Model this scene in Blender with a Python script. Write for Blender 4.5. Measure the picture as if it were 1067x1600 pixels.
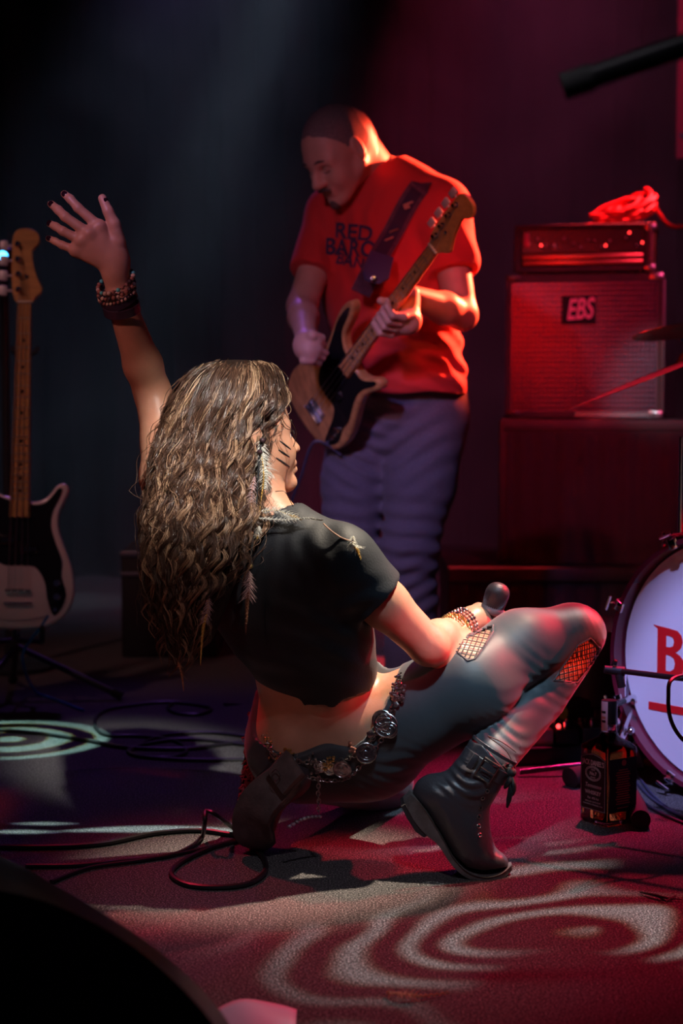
import bpy, bmesh, math, random
import numpy as np
from mathutils import Vector, Matrix, noise
from mathutils.bvhtree import BVHTree
import openvdb as vdb

SC = bpy.context.scene
COL = SC.collection
for o in list(bpy.data.objects):
    bpy.data.objects.remove(o)
random.seed(7)
rng = np.random.default_rng(7)
R = math.radians

# ------------------------------------------------------------------ camera
F = 2667.0                      # focal length in pixels of a 1067x1600 frame
CAM_H = 0.92
CAM_Y = -3.4
PITCH = math.atan(182.0 / F)
cam_data = bpy.data.cameras.new('camera')
cam = bpy.data.objects.new('camera', cam_data)
COL.objects.link(cam)
cam.location = (0, CAM_Y, CAM_H)
cam.rotation_euler = (R(90) - PITCH, 0, 0)
cam_data.sensor_fit = 'VERTICAL'
cam_data.sensor_height = 36.0
cam_data.lens = F * 36.0 / 1600.0
cam_data.clip_start = 0.05
cam_data.dof.use_dof = True
cam_data.dof.focus_distance = 3.33
cam_data.dof.aperture_fstop = 3.2
SC.camera = cam
FWD = Vector((0, math.cos(PITCH), -math.sin(PITCH)))
UPV = Vector((0, math.sin(PITCH), math.cos(PITCH)))
RGT = Vector((1, 0, 0))
CAMP = Vector((0, CAM_Y, CAM_H))

def J(px, py, d):
    """point seen at pixel (px, py) at distance d along the view axis"""
    d = float(d); return CAMP + (FWD + RGT * ((float(px) - 533.5) / F) + UPV * ((800 - float(py)) / F)) * d

def G(px, py, z=0.0):
    """point of the horizontal plane z seen at pixel (px, py)"""
    r = FWD + RGT * ((px - 533.5) / F) + UPV * ((800 - py) / F)
    return CAMP + r * ((z - CAM_H) / r.z)

# ------------------------------------------------------------------ world, view
SC.view_settings.view_transform = 'Standard'
SC.view_settings.look = 'None'
SC.view_settings.gamma = 1.0
SC.view_settings.exposure = 0.0
SC.view_settings.use_curve_mapping = False
world = bpy.data.worlds.new('world')
SC.world = world
world.use_nodes = True
world.node_tree.nodes['Background'].inputs[0].default_value = (0.35, 0.25, 0.6, 1)
world.node_tree.nodes['Background'].inputs[1].default_value = 0.012
SC.cycles.use_denoising = True
SC.cycles.max_bounces = 6
SC.cycles.volume_bounces = 0
SC.cycles.transparent_max_bounces = 12
SC.cycles.sample_clamp_indirect = 4.0

# ------------------------------------------------------------------ stage lamps
def spot(name, loc, target, color, watts, angle=40, blend=0.5, radius=0.06, gobo=None):
    l = bpy.data.lights.new(name, 'SPOT')
    l.energy = watts
    l.color = color
    l.spot_size = R(angle)
    l.spot_blend = blend
    l.shadow_soft_size = radius
    o = bpy.data.objects.new(name, l)
    COL.objects.link(o)
    o.location = loc
    o.rotation_euler = (Vector(target) - Vector(loc)).to_track_quat('-Z', 'Y').to_euler()
    if gobo:
        l.use_nodes = True
        gobo(l.node_tree)
    return o

def gobo_rings(scale, centre, thresh, fringe, stretch=(1, 1), warp=0.25, seed=0.0, soft=0.08):
    """a swirl gobo: wobbling rings, slightly wider in one colour than the next"""
    def build(nt):
        N, L = nt.nodes, nt.links
        em = [n for n in N if n.type == 'EMISSION'][0]
        tc = N.new('ShaderNodeTexCoord')
        sep = N.new('ShaderNodeSeparateXYZ'); L.new(tc.outputs['Normal'], sep.inputs[0])
        def M(op, a, b=None, c=None):
            n = N.new('ShaderNodeMath'); n.operation = op
            for i, v in enumerate((a, b, c)):
                if v is None: continue
                if isinstance(v, (int, float)): n.inputs[i].default_value = v
                else: L.new(v, n.inputs[i])
            return n.outputs[0]
        az = M('ABSOLUTE', sep.outputs[2])
        u = M('MULTIPLY', M('SUBTRACT', M('DIVIDE', sep.outputs[0], az), centre[0]), scale * stretch[0])
        v = M('MULTIPLY', M('SUBTRACT', M('DIVIDE', sep.outputs[1], az), centre[1]), scale * stretch[1])
        cx = N.new('ShaderNodeCombineXYZ'); L.new(u, cx.inputs[0]); L.new(v, cx.inputs[1]); cx.inputs[2].default_value = seed
        nz = N.new('ShaderNodeTexNoise'); nz.inputs['Scale'].default_value = 0.35; nz.inputs['Detail'].default_value = 1.0
        L.new(cx.outputs[0], nz.inputs['Vector'])
        nz2 = N.new('ShaderNodeTexNoise'); nz2.inputs['Scale'].default_value = 0.28; nz2.inputs['Detail'].default_value = 0.0
        ad = N.new('ShaderNodeVectorMath'); ad.operation = 'ADD'; L.new(cx.outputs[0], ad.inputs[0]); ad.inputs[1].default_value = (4, 9, 3)
        L.new(ad.outputs[0], nz2.inputs['Vector'])
        r = M('SQRT', M('ADD', M('MULTIPLY', u, u), M('MULTIPLY', v, v)))
        ph = M('ADD', M('MULTIPLY', r, 6.2832), M('MULTIPLY', nz.outputs[0], warp * 40))
        w = M('MULTIPLY_ADD', M('SINE', ph), 0.5, 0.5)
        gate = N.new('ShaderNodeMapRange'); gate.inputs[1].default_value = 0.40; gate.inputs[2].default_value = 0.52
        L.new(nz2.outputs[0], gate.inputs[0])
        outs = []
        for k in range(3):
            mr = N.new('ShaderNodeMapRange')
            mr.inputs[1].default_value = thresh + fringe * (k - 1)
            mr.inputs[2].default_value = thresh + fringe * (k - 1) + soft
            L.new(w, mr.inputs[0])
            outs.append(M('MULTIPLY', mr.outputs[0], gate.outputs[0]))
        cc = N.new('ShaderNodeCombineColor')
        for k in range(3): L.new(outs[k], cc.inputs[k])
        L.new(cc.outputs[0], em.inputs['Color'])
    return build
RED = (1.0, 0.03, 0.05)
def gobo_bars(bars, tilt=0.0, soft=0.004):
    """a gobo with a few long curved slits: (u centre, v centre, half length, half width, bend)"""
    def build(nt):
        N, L = nt.nodes, nt.links
        em = [n for n in N if n.type == 'EMISSION'][0]
        tc = N.new('ShaderNodeTexCoord'); sep = N.new('ShaderNodeSeparateXYZ'); L.new(tc.outputs['Normal'], sep.inputs[0])
        def M(op, *a):
            n = N.new('ShaderNodeMath'); n.operation = op
            for i, v in enumerate(a):
                if isinstance(v, (int, float)): n.inputs[i].default_value = v
                else: L.new(v, n.inputs[i])
            return n.outputs[0]
        az = M('ABSOLUTE', sep.outputs[2]); u = M('DIVIDE', sep.outputs[0], az); v = M('DIVIDE', sep.outputs[1], az)
        tot = None
        for uc, vc, hl, hw, bend in bars:
            du = M('DIVIDE', M('SUBTRACT', u, uc), hl)
            dv = M('SUBTRACT', M('SUBTRACT', v, vc), M('MULTIPLY', M('MULTIPLY', du, du), bend))
            w = M('MULTIPLY', M('SUBTRACT', 1.0, M('MULTIPLY', du, du)), hw)
            e = M('DIVIDE', M('SUBTRACT', w, M('ABSOLUTE', dv)), soft)
            c = M('MINIMUM', M('MAXIMUM', e, 0.0), 1.0)
            tot = c if tot is None else M('MAXIMUM', tot, c)
        L.new(tot, em.inputs['Strength'])
    return build
# the white beam on the singer, from high on the right
spot('key_lamp', (1.25, 0.45, 3.5), J(630, 860, 3.38), (1.0, 0.84, 0.64), 1500, 12.5, 0.8, 0.04)
spot('red_floor_lamp', (1.0, 1.7, 3.9), G(850, 1245), (1.0, 0.02, 0.13), 1500, 16, 0.9, 0.05)
spot('hair_lamp', (0.5, -2.6, 2.9), J(355, 690, 3.25), (1.0, 0.95, 0.88), 820, 9.5, 0.9, 0.05)
# red lamps at the back right and right
spot('red_back_lamp', (2.2, 3.2, 2.3), (0.33, 1.6, 1.36), (1.0, 0.07, 0.03), 7500, 18, 0.5, 0.06)
spot('amber_neck_fill', (0.9, -1.6, 2.6), J(705, 350, 4.35), (1.0, 0.42, 0.16), 60, 6, 0.9, 0.05)  # added fill that lifts the dark headstock
spot('red_amp_lamp', (1.9, 3.2, 3.4), J(960, 345, 6.2), (1.0, 0.04, 0.05), 2600, 13, 0.6, 0.06)
spot('red_side_lamp', (2.2, 1.9, 2.6), (0.50, -0.15, 0.2), (1.0, 0.02, 0.07), 700, 20, 1.0, 0.05)
spot('red_front_lamp', (1.9, -2.0, 3.2), (0.9, 2.6, 1.0), (1.0, 0.07, 0.22), 520, 18, 0.9, 0.1)
spot('red_shirt_lamp', (1.0, -1.8, 3.4), (0.28, 1.6, 1.15), (1.0, 0.05, 0.12), 170, 10, 0.9, 0.1)
spot('red_left_lamp', (-1.3, 1.9, 2.6), (-0.26, 0.0, 0.2), (1.0, 0.03, 0.08), 220, 16, 1.0, 0.08)
# cool, violet and rose front of house light, and added fills marked below
spot('teal_front_lamp', (0.45, -1.9, 3.1), J(740, 1060, 3.4), (0.46, 0.76, 1.0), 430, 9.5, 0.9, 0.10)
spot('violet_front_lamp', (-1.2, -2.4, 2.9), (0.12, 1.7, 0.55), (0.44, 0.34, 1.0), 260, 13, 0.9, 0.12)
spot('rose_front_lamp', (-2.0, -2.6, 2.6), (-0.50, 0.2, 1.15), (1.0, 0.44, 0.40), 120, 16, 0.9, 0.12)
spot('rose_low_fill', (-1.3, -3.0, 1.7), J(290, 950, 3.25), (1.0, 0.52, 0.42), 30, 12, 0.9, 0.10)  # added rose fill for the dark hair ends
spot('red_knee_fill', (2.2, 0.75, 1.75), J(830, 1000, 3.44), (1.0, 0.03, 0.05), 620, 14, 0.9, 0.04)  # added to redden the top of the thigh and the knee
spot('red_net_fill', (1.9, -1.3, 1.0), J(908, 1032, 3.42), (1.0, 0.06, 0.03), 300, 2.8, 0.6, 0.03)  # added narrow spot, brightens only the skin under the knee net
spot('red_waist_fill', (1.35, -1.7, 1.5), J(585, 1050, 3.38), (1.0, 0.03, 0.06), 130, 5.5, 0.7, 0.03)  # added for the red patch on the waist
spot('rose_second_lamp', (-1.2, -2.4, 2.6), (0.03, 1.5, 1.3), (1.0, 0.40, 0.60), 100, 15, 0.9, 0.12)
spot('amber_left_lamp', (-2.0, 0.2, 3.0), (-1.05, 1.75, 1.05), (1.0, 0.46, 0.42), 60, 26, 0.9, 0.12)
spot('violet_floor_lamp', (-0.8, 4.2, 3.6), (-0.5, 0.8, 0.0), (0.42, 0.14, 1.0), 110, 30, 1.0, 0.10)
spot('cold_grille_fill', (-0.2, -2.0, 3.0), (1.15, 2.75, 0.95), (0.85, 0.95, 1.0), 300, 5, 0.6, 0.05)  # added so the grille bars catch a column of cold highlights
spot('red_grille_fill', (-0.5, -2.1, 2.9), (0.85, 2.75, 0.95), (1.0, 0.03, 0.04), 240, 5, 0.6, 0.05)  # added for the red glints on the cabinet grille
# beams through the smoke
spot('smoke_red_lamp', (1.3, 4.0, 4.4), (0.5, 4.4, 0.6), (1.0, 0.12, 0.34), 210, 44, 1.0, 0.1)
spot('smoke_rose_lamp', (2.6, 3.6, 4.2), (0.9, 4.4, 0.8), (1.0, 0.32, 0.60), 70, 44, 1.0, 0.1)
spot('smoke_red_beam_lamp', (0.75, 3.6, 4.4), (0.05, 4.6, 0.4), (1.0, 0.05, 0.14), 320, 16, 0.8, 0.04)
spot('smoke_teal_lamp', (0.1, 3.6, 4.2), (-1.3, 4.4, 0.2), (0.55, 0.62, 1.0), 150, 40, 1.0, 0.1)
spot('smoke_teal_beam_lamp', (0.1, 3.8, 3.6), (-1.3, 4.2, 0.0), (0.60, 0.85, 1.0), 110, 14, 0.9, 0.04)
# drum head light
spot('lilac_drum_lamp', (0.2, -1.6, 3.0), J(1060, 1020, 3.8), (0.42, 0.42, 1.0), 700, 8.5, 0.5, 0.06)
# swirl gobos on the carpet
spot('gobo_left_lamp', (-1.5, 1.2, 4.2), G(14, 1155), (0.50, 1.0, 0.88), 2400, 7.2, 0.1, 0.008,
     gobo_rings(34, (0.0, 0.0), 0.40, 0.06, (1, 1), 0.07))
spot('gobo_right_lamp', (1.6, 0.2, 4.4), G(930, 1450), (0.78, 0.95, 1.0), 1900, 17, 0.9, 0.012,
     gobo_rings(40, (0.0, 0.0), 0.42, 0.06, (1, 0.8), 0.75, 5.2, 0.6))
gb = spot('gobo_streak_lamp', (-0.47, 2.1, 3.6), G(165, 1295), (0.70, 1.0, 0.95), 2600, 16, 0.1, 0.008,
     gobo_bars([(-0.030, 0.0, 0.060, 0.0075, 0.006), (0.042, 0.006, 0.022, 0.0045, 0.0), (0.034, -0.009, 0.020, 0.0040, 0.0)]))
spot('floor_wash_lamp', (0.3, -2.7, 3.4), G(480, 1450), (0.80, 0.72, 0.85), 110, 18, 1.0, 0.05)
# ------------------------------------------------------------------ materials
MATS = {}
def mat(name, color, rough=0.5, metal=0.0, noise_amt=0.0, noise_scale=20.0, bump=0.0, bump_scale=80.0,
        coat=0.0, sheen=0.0, emit=None, estr=0.0, trans=0.0, ior=1.45, sss=0.0, spec=0.5, color2=None, detail=4.0,
        stretch=None, alpha=None):
    if name in MATS: return MATS[name]
    m = bpy.data.materials.new(name); m.use_nodes = True
    nt = m.node_tree; N, L = nt.nodes, nt.links
    b = N['Principled BSDF']
    b.inputs['Base Color'].default_value = (*color, 1)
    b.inputs['Roughness'].default_value = rough
    b.inputs['Metallic'].default_value = metal
    b.inputs['Coat Weight'].default_value = coat
    b.inputs['Sheen Weight'].default_value = sheen
    b.inputs['Specular IOR Level'].default_value = spec
    b.inputs['Transmission Weight'].default_value = trans
    b.inputs['IOR'].default_value = ior
    if sss:
        b.inputs['Subsurface Weight'].default_value = sss
        b.inputs['Subsurface Radius'].default_value = (0.012, 0.005, 0.003)
        b.inputs['Subsurface Scale'].default_value = 1.0
    if emit:
        b.inputs['Emission Color'].default_value = (*emit, 1)
        b.inputs['Emission Strength'].default_value = estr
    tc = N.new('ShaderNodeTexCoord'); vec = tc.outputs['Object']
    if stretch:
        mp = N.new('ShaderNodeMapping'); mp.inputs['Scale'].default_value = stretch
        L.new(vec, mp.inputs['Vector']); vec = mp.outputs[0]
    if noise_amt or color2:
        nz = N.new('ShaderNodeTexNoise'); nz.inputs['Scale'].default_value = noise_scale
        nz.inputs['Detail'].default_value = detail
        L.new(vec, nz.inputs['Vector'])
        rp = N.new('ShaderNodeValToRGB')
        c2 = color2 or tuple(min(1, c * (1 - noise_amt)) for c in color)
        rp.color_ramp.elements[0].position = 0.35; rp.color_ramp.elements[1].position = 0.65
        rp.color_ramp.elements[0].color = (*c2, 1); rp.color_ramp.elements[1].color = (*color, 1)
        L.new(nz.outputs[0], rp.inputs[0]); L.new(rp.outputs[0], b.inputs['Base Color'])
    if bump:
        nb = N.new('ShaderNodeTexNoise'); nb.inputs['Scale'].default_value = bump_scale; nb.inputs['Detail'].default_value = 5
        L.new(vec, nb.inputs['Vector'])
        bp = N.new('ShaderNodeBump'); bp.inputs['Strength'].default_value = bump; bp.inputs['Distance'].default_value = 0.004
        L.new(nb.outputs[0], bp.inputs['Height']); L.new(bp.outputs[0], b.inputs['Normal'])
    MATS[name] = m
    return m

# ------------------------------------------------------------------ objects
def tag(o, label=None, cat=None, group=None, kind=None):
    if label: o['label'] = label
    if cat: o['category'] = cat
    if group: o['group'] = group
    if kind: o['kind'] = kind
    return o

def root(name, loc, label, cat, group=None):
    o = bpy.data.objects.new(name, None)
    o.empty_display_size = 0.1
    COL.objects.link(o); o.location = loc
    return tag(o, label, cat, group)

def link(name, me, m=None, parent=None):
    o = bpy.data.objects.new(name, me)
    COL.objects.link(o)
    if m is not None:
        for mm in (m if isinstance(m, (list, tuple)) else [m]): me.materials.append(mm)
    if parent is not None:
        o.parent = parent
        if parent.parent is None: o.matrix_parent_inverse = Matrix.Translation(-parent.location)
    return o

def np_mesh(name, V, faces, smooth=True):
    """V (n,3); faces: (m,4) or (m,3) int array or a list of such"""
    me = bpy.data.meshes.new(name)
    arrs = faces if isinstance(faces, list) else [faces]
    arrs = [np.asarray(a, dtype=np.int32) for a in arrs if len(a)]
    me.vertices.add(len(V)); me.vertices.foreach_set('co', np.asarray(V, dtype=np.float32).ravel())
    nl = sum(a.size for a in arrs); nf = sum(len(a) for a in arrs)
    me.loops.add(nl); me.polygons.add(nf)
    me.loops.foreach_set('vertex_index', np.concatenate([a.ravel() for a in arrs]))
    st = []; cur = 0
    for a in arrs:
        st.append(cur + np.arange(len(a)) * a.shape[1]); cur += a.size
    me.polygons.foreach_set('loop_start', np.concatenate(st).astype(np.int32))
    me.update(calc_edges=True); me.validate()
    if smooth: me.polygons.foreach_set('use_smooth', np.ones(len(me.polygons), dtype=bool))
    return me

class MB:
    """collects shapes, then links them as ONE mesh object"""
    def __init__(s, M=None):
        s.v = []; s.f = []; s.M = M or Matrix.Identity(4)
    def add(s, vs, fs, M=None):
        n = len(s.v); T = s.M @ (M or Matrix.Identity(4))
        s.v += [T @ Vector(p) for p in vs]
        s.f += [tuple(i + n for i in f) for f in fs]
        return s
    def box(s, lo, hi, M=None):
        (a, b, c), (d, e, f) = lo, hi
        vs = [(a, b, c), (d, b, c), (d, e, c), (a, e, c), (a, b, f), (d, b, f), (d, e, f), (a, e, f)]
        return s.add(vs, [(0, 3, 2, 1), (4, 5, 6, 7), (0, 1, 5, 4), (1, 2, 6, 5), (2, 3, 7, 6), (3, 0, 4, 7)], M)
    def rbox(s, lo, hi, r=0.01, seg=2, M=None):
        bm = bmesh.new(); bmesh.ops.create_cube(bm, size=1)
        c = [(lo[i] + hi[i]) / 2 for i in range(3)]; d = [hi[i] - lo[i] for i in range(3)]
        for v in bm.verts: v.co = Vector([c[i] + v.co[i] * d[i] for i in range(3)])
        bmesh.ops.bevel(bm, geom=bm.edges[:], offset=r, segments=seg, profile=0.5, affect='EDGES')
        bm.verts.ensure_lookup_table()
        s.add([v.co[:] for v in bm.verts], [[v.index for v in f.verts] for f in bm.faces], M); bm.free()
        return s
    def tube(s, pts, r, n=8, M=None, cap=True, flat=1.0, up=None, closed=False):
        pts = [Vector(p) for p in pts]; K = len(pts)
        rs = r if isinstance(r, (list, tuple)) else [r] * K
        vs = []; fs = []; prev = None
        for i in range(K):
            if closed: t = pts[(i + 1) % K] - pts[i - 1]
            else: t = (pts[min(i + 1, K - 1)] - pts[max(i - 1, 0)])
            t = t.normalized() if t.length > 1e-9 else Vector((0, 0, 1))
            if prev is None:
                u = Vector(up) if up is not None else (Vector((0, 0, 1)) if abs(t.z) < 0.9 else Vector((1, 0, 0)))
            else: u = prev
            u = (u - t * u.dot(t)).normalized(); prev = u
            w = t.cross(u)
            for k in range(n):
                a = 2 * math.pi * k / n
                vs.append(pts[i] + u * (math.cos(a) * rs[i] * flat) + w * (math.sin(a) * rs[i]))
        for i in range(K if closed else K - 1):
            j = (i + 1) % K
            for k in range(n):
                k2 = (k + 1) % n
                fs.append((i * n + k, i * n + k2, j * n + k2, j * n + k))
        if cap and not closed:
            fs.append(tuple(range(n - 1, -1, -1))); fs.append(tuple((K - 1) * n + k for k in range(n)))
        return s.add(vs, fs, M)
    def lathe(s, prof, n=24, M=None):
        """prof: (radius, z) from bottom to top"""
        vs = []; fs = []
        for (r, z) in prof:
            for k in range(n):
                a = 2 * math.pi * k / n; vs.append((r * math.cos(a), r * math.sin(a), z))
        for i in range(len(prof) - 1):
            for k in range(n):
                k2 = (k + 1) % n; fs.append((i * n + k, i * n + k2, (i + 1) * n + k2, (i + 1) * n + k))
        if prof[0][0] > 1e-6: fs.append(tuple(range(n - 1, -1, -1)))
        if prof[-1][0] > 1e-6: fs.append(tuple((len(prof) - 1) * n + k for k in range(n)))
        return s.add(vs, fs, M)
    def prism(s, outl, z0, z1, M=None):
        n = len(outl)
        vs = [(x, y, z0) for x, y in outl] + [(x, y, z1) for x, y in outl]
        fs = [tuple(range(n - 1, -1, -1)), tuple(range(n, 2 * n))] + [(i, (i + 1) % n, n + (i + 1) % n, n + i) for i in range(n)]
        return s.add(vs, fs, M)
    def ball(s, c, r, n=8, M=None):
        rx = r if isinstance(r, (tuple, list)) else (r, r, r)
        m = max(4, n // 2 + 1); vs = []; fs = []
        for i in range(m + 1):
            th = math.pi * i / m
            for k in range(n):
                a = 2 * math.pi * k / n
                vs.append((c[0] + rx[0] * math.sin(th) * math.cos(a), c[1] + rx[1] * math.sin(th) * math.sin(a), c[2] - rx[2] * math.cos(th)))
        for i in range(m):
            for k in range(n):
                k2 = (k + 1) % n; fs.append((i * n + k, i * n + k2, (i + 1) * n + k2, (i + 1) * n + k))
        return s.add(vs, fs, M)
    def build(s, name, m, parent=None, smooth=True, angle=40, bevel=0.0, seg=2):
        bm = bmesh.new()
        bv = [bm.verts.new(p) for p in s.v]
        for f in s.f:
            try: bm.faces.new([bv[i] for i in f])
            except ValueError: pass
        bmesh.ops.remove_doubles(bm, verts=bm.verts[:], dist=1e-6)
        bmesh.ops.recalc_face_normals(bm, faces=bm.faces[:])
        me = bpy.data.meshes.new(name); bm.to_mesh(me); bm.free()
        if smooth:
            me.polygons.foreach_set('use_smooth', np.ones(len(me.polygons), dtype=bool))
            me.set_sharp_from_angle(angle=R(angle))
        o = link(name, me, m, parent)
        if bevel:
            b = o.modifiers.new('bevel', 'BEVEL'); b.width = bevel; b.segments = seg; b.limit_method = 'ANGLE'; b.angle_limit = R(35)
        return o

def frame(origin, x, z_hint):
    """matrix with local x along x, local z close to z_hint"""
    x = Vector(x).normalized(); z = Vector(z_hint); z = (z - x * z.dot(x)).normalized(); y = z.cross(x)
    M = Matrix((x, y, z)).transposed().to_4x4(); M.translation = Vector(origin)
    return M

def zframe(origin, z, x_hint=(1, 0, 0)):
    z = Vector(z).normalized(); x = Vector(x_hint); x = (x - z * x.dot(z))
    if x.length < 1e-4: x = Vector((0, 1, 0)) - z * z.y
    x.normalize(); y = z.cross(x)
    M = Matrix((x, y, z)).transposed().to_4x4(); M.translation = Vector(origin)
    return M

def spline(pts, n=8, closed=False):
    """Catmull-Rom through the points (any dimension)"""
    P = [np.array(p, dtype=float) for p in pts]; K = len(P); out = []
    rngk = K if closed else K - 1
    for i in range(rngk):
        if closed: p0, p1, p2, p3 = P[i - 1], P[i], P[(i + 1) % K], P[(i + 2) % K]
        else: p0, p1, p2, p3 = P[max(i - 1, 0)], P[i], P[i + 1], P[min(i + 2, K - 1)]
        for j in range(n):
            t = j / n
            out.append(0.5 * ((2 * p1) + (-p0 + p2) * t + (2 * p0 - 5 * p1 + 4 * p2 - p3) * t * t + (-p0 + 3 * p1 - 3 * p2 + p3) * t ** 3))
    if not closed: out.append(P[-1])
    return [tuple(o) for o in out]

def text_mesh(body, size, extrude=0.0, offset=0.0, shear=0.0, spacing=1.0):
    c = bpy.data.curves.new('lettering', 'FONT'); c.body = body; c.size = size; c.extrude = extrude
    c.offset = offset; c.shear = shear; c.space_character = spacing; c.align_x = 'CENTER'; c.align_y = 'CENTER'
    c.resolution_u = 4
    o = bpy.data.objects.new('lettering_tmp', c); COL.objects.link(o)
    bpy.context.view_layer.update()
    me = bpy.data.meshes.new_from_object(o.evaluated_get(bpy.context.evaluated_depsgraph_get()))
    bpy.data.objects.remove(o); bpy.data.curves.remove(c)
    return me

def text_obj(name, body, size, M, m, parent, extrude=0.001, **k):
    me = text_mesh(body, size, extrude, **k); me.transform(M)
    return link(name, me, m, parent)

# ------------------------------------------------------------------ smooth solid modelling on a grid
class SDF:
    def __init__(s, lo, hi, h):
        s.h = h; s.lo = np.array(lo, dtype=np.float32)
        n = np.ceil((np.array(hi) - s.lo) / h).astype(int) + 1
        s.ax = [s.lo[i] + h * np.arange(n[i], dtype=np.float32) for i in range(3)]
        s.f = np.full(tuple(n), 1.0, dtype=np.float32)
    def _slice(s, lo, hi):
        sl = []
        for i in range(3):
            a = int(max(0, math.floor((lo[i] - s.lo[i]) / s.h))); b = int(min(len(s.ax[i]), math.ceil((hi[i] - s.lo[i]) / s.h) + 1))
            if b <= a: return None
            sl.append(slice(a, b))
        return tuple(sl)
    def _xyz(s, sl):
        return s.ax[0][sl[0]][:, None, None], s.ax[1][sl[1]][None, :, None], s.ax[2][sl[2]][None, None, :]
    def _merge(s, sl, d, k, op):
        f = s.f[sl]
        if op == 'sub': f = -f
        if k > 0:
            h = np.maximum(k - np.abs(f - d), 0) / k
            r = np.minimum(f, d) - h * h * (k * 0.25)
        else: r = np.minimum(f, d)
        if op == 'sub': r = -r
        s.f[sl] = r
    def cap(s, a, b, ra, rb, k=0.02, op='add', side=None, flat=1.0, flatb=None, grow=0.0):
        a = np.array(a, dtype=np.float32); b = np.array(b, dtype=np.float32); ra = ra + grow; rb = rb + grow
        m = max(ra, rb) * max(1.0, flat, flatb or 0) + k + 3 * s.h
        sl = s._slice(np.minimum(a, b) - m, np.maximum(a, b) + m)
        if sl is None: return
        X, Y, Z = s._xyz(sl); ab = b - a; L2 = float(ab @ ab) + 1e-12
        px, py, pz = X - a[0], Y - a[1], Z - a[2]
        t = np.clip((px * ab[0] + py * ab[1] + pz * ab[2]) / L2, 0, 1)
        qx, qy, qz = px - t * ab[0], py - t * ab[1], pz - t * ab[2]
        r = ra + (rb - ra) * t
        if side is None:
            d = np.sqrt(qx * qx + qy * qy + qz * qz) - r
        else:
            axis = ab / math.sqrt(L2); u = np.array(side, dtype=np.float32); u = u - axis * (u @ axis); u /= np.linalg.norm(u)
            w = np.cross(axis, u); fl = flat if flatb is None else flat + (flatb - flat) * t
            qv = qx * w[0] + qy * w[1] + qz * w[2]; q2 = qx * qx + qy * qy + qz * qz - qv * qv
            q2 = np.maximum(q2, 0); k0 = np.sqrt(q2 + (qv / fl) ** 2) + 1e-6; k1 = np.sqrt(q2 + (qv / fl ** 2) ** 2) / k0 + 1e-4
            d = (k0 - r) / k1 * np.minimum(1, k0 / (0.3 * r + 1e-6))
        s._merge(sl, d, k, op)
    def chain(s, pts, rs, k=0.02, **kw):
        for i in range(len(pts) - 1): s.cap(pts[i], pts[i + 1], rs[i], rs[i + 1], k, **kw)
    def ell(s, c, r, M=None, k=0.02, op='add', grow=0.0):
        """ellipsoid; M 3x3 whose columns are its axes"""
        c = np.array(c, dtype=np.float32); r = np.array(r, dtype=np.float32) + grow
        m = float(max(r)) + k + 3 * s.h; sl = s._slice(c - m, c + m)
        if sl is None: return
        X, Y, Z = s._xyz(sl); p = (X - c[0], Y - c[1], Z - c[2])
        A = np.eye(3) if M is None else np.array(M)
        q = [p[0] * A[0, i] + p[1] * A[1, i] + p[2] * A[2, i] for i in range(3)]
        k0 = np.sqrt(sum((q[i] / r[i]) ** 2 for i in range(3))) + 1e-6
        k1 = np.sqrt(sum((q[i] / r[i] ** 2) ** 2 for i in range(3))) + 1e-6
        s._merge(sl, k0 * (k0 - 1) / k1, k, op)
    def clip(s, p, n, k=0.0):
        """keep the side the normal n points away from"""
        X, Y, Z = s._xyz((slice(None),) * 3); n = Vector(n).normalized()
        d = (X - p[0]) * n[0] + (Y - p[1]) * n[1] + (Z - p[2]) * n[2]
        s.f = np.maximum(s.f, d)
    def displace(s, fn):
        X, Y, Z = s._xyz((slice(None),) * 3)
        s.f = s.f + fn(X, Y, Z).astype(np.float32)
    def arrays(s):
        g = vdb.FloatGrid(1.0); g.copyFromArray(np.ascontiguousarray(s.f))
        pts, tris, quads = g.convertToPolygons(isovalue=0.0, adaptivity=0.0)
        V = pts * s.h + s.lo
        return V, [q[:, ::-1] for q in (tris, quads) if len(q)]
    def mesh(s, name, m, parent=None, relax=1):
        V, fs = s.arrays()
        o = link(name, np_mesh(name, V, fs), m, parent)
        if relax:
            md = o.modifiers.new('smooth', 'SMOOTH'); md.factor = 0.5; md.iterations = relax
        return o

def n3(v): return np.array(v, dtype=np.float32)
def lerp(a, b, t): return a + (b - a) * float(t)
# ------------------------------------------------------------------ the setting
M_CARPET = mat('speckled_carpet', (0.115, 0.105, 0.105), rough=0.95, noise_scale=300, color2=(0.02, 0.017, 0.018), bump=0.9, bump_scale=300, sheen=0.1, detail=2.0)
nt = M_CARPET.node_tree
rp_ = [n for n in nt.nodes if n.type == 'VALTORGB'][0]
rp_.color_ramp.elements[0].position = 0.50; rp_.color_ramp.elements[1].position = 0.68
rp_.color_ramp.elements[0].color = (0.012, 0.010, 0.011, 1)
rp_.color_ramp.elements[1].color = (0.30, 0.27, 0.27, 1)
fl = MB().box((-4.5, -3.2, -0.05), (4.5, 5.6, 0)).build('floor', M_CARPET); tag(fl, kind='structure')
M_CURTAIN = mat('black_molton', (0.012, 0.012, 0.014), rough=0.95)
cm = MB(); K = 220; vs = []; fs_ = []
for i in range(K + 1):
    x = -4.4 + 8.8 * i / K; y = 5.3 + 0.07 * math.sin(i * 0.9) + 0.03 * math.sin(i * 2.3)
    vs += [(x, y, 0.0), (x, y, 4.9)]
for i in range(K): fs_.append((2 * i, 2 * i + 2, 2 * i + 3, 2 * i + 1))
cm.add(vs, fs_); tag(cm.build('wall_back', M_CURTAIN, angle=80), kind='structure')
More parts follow.
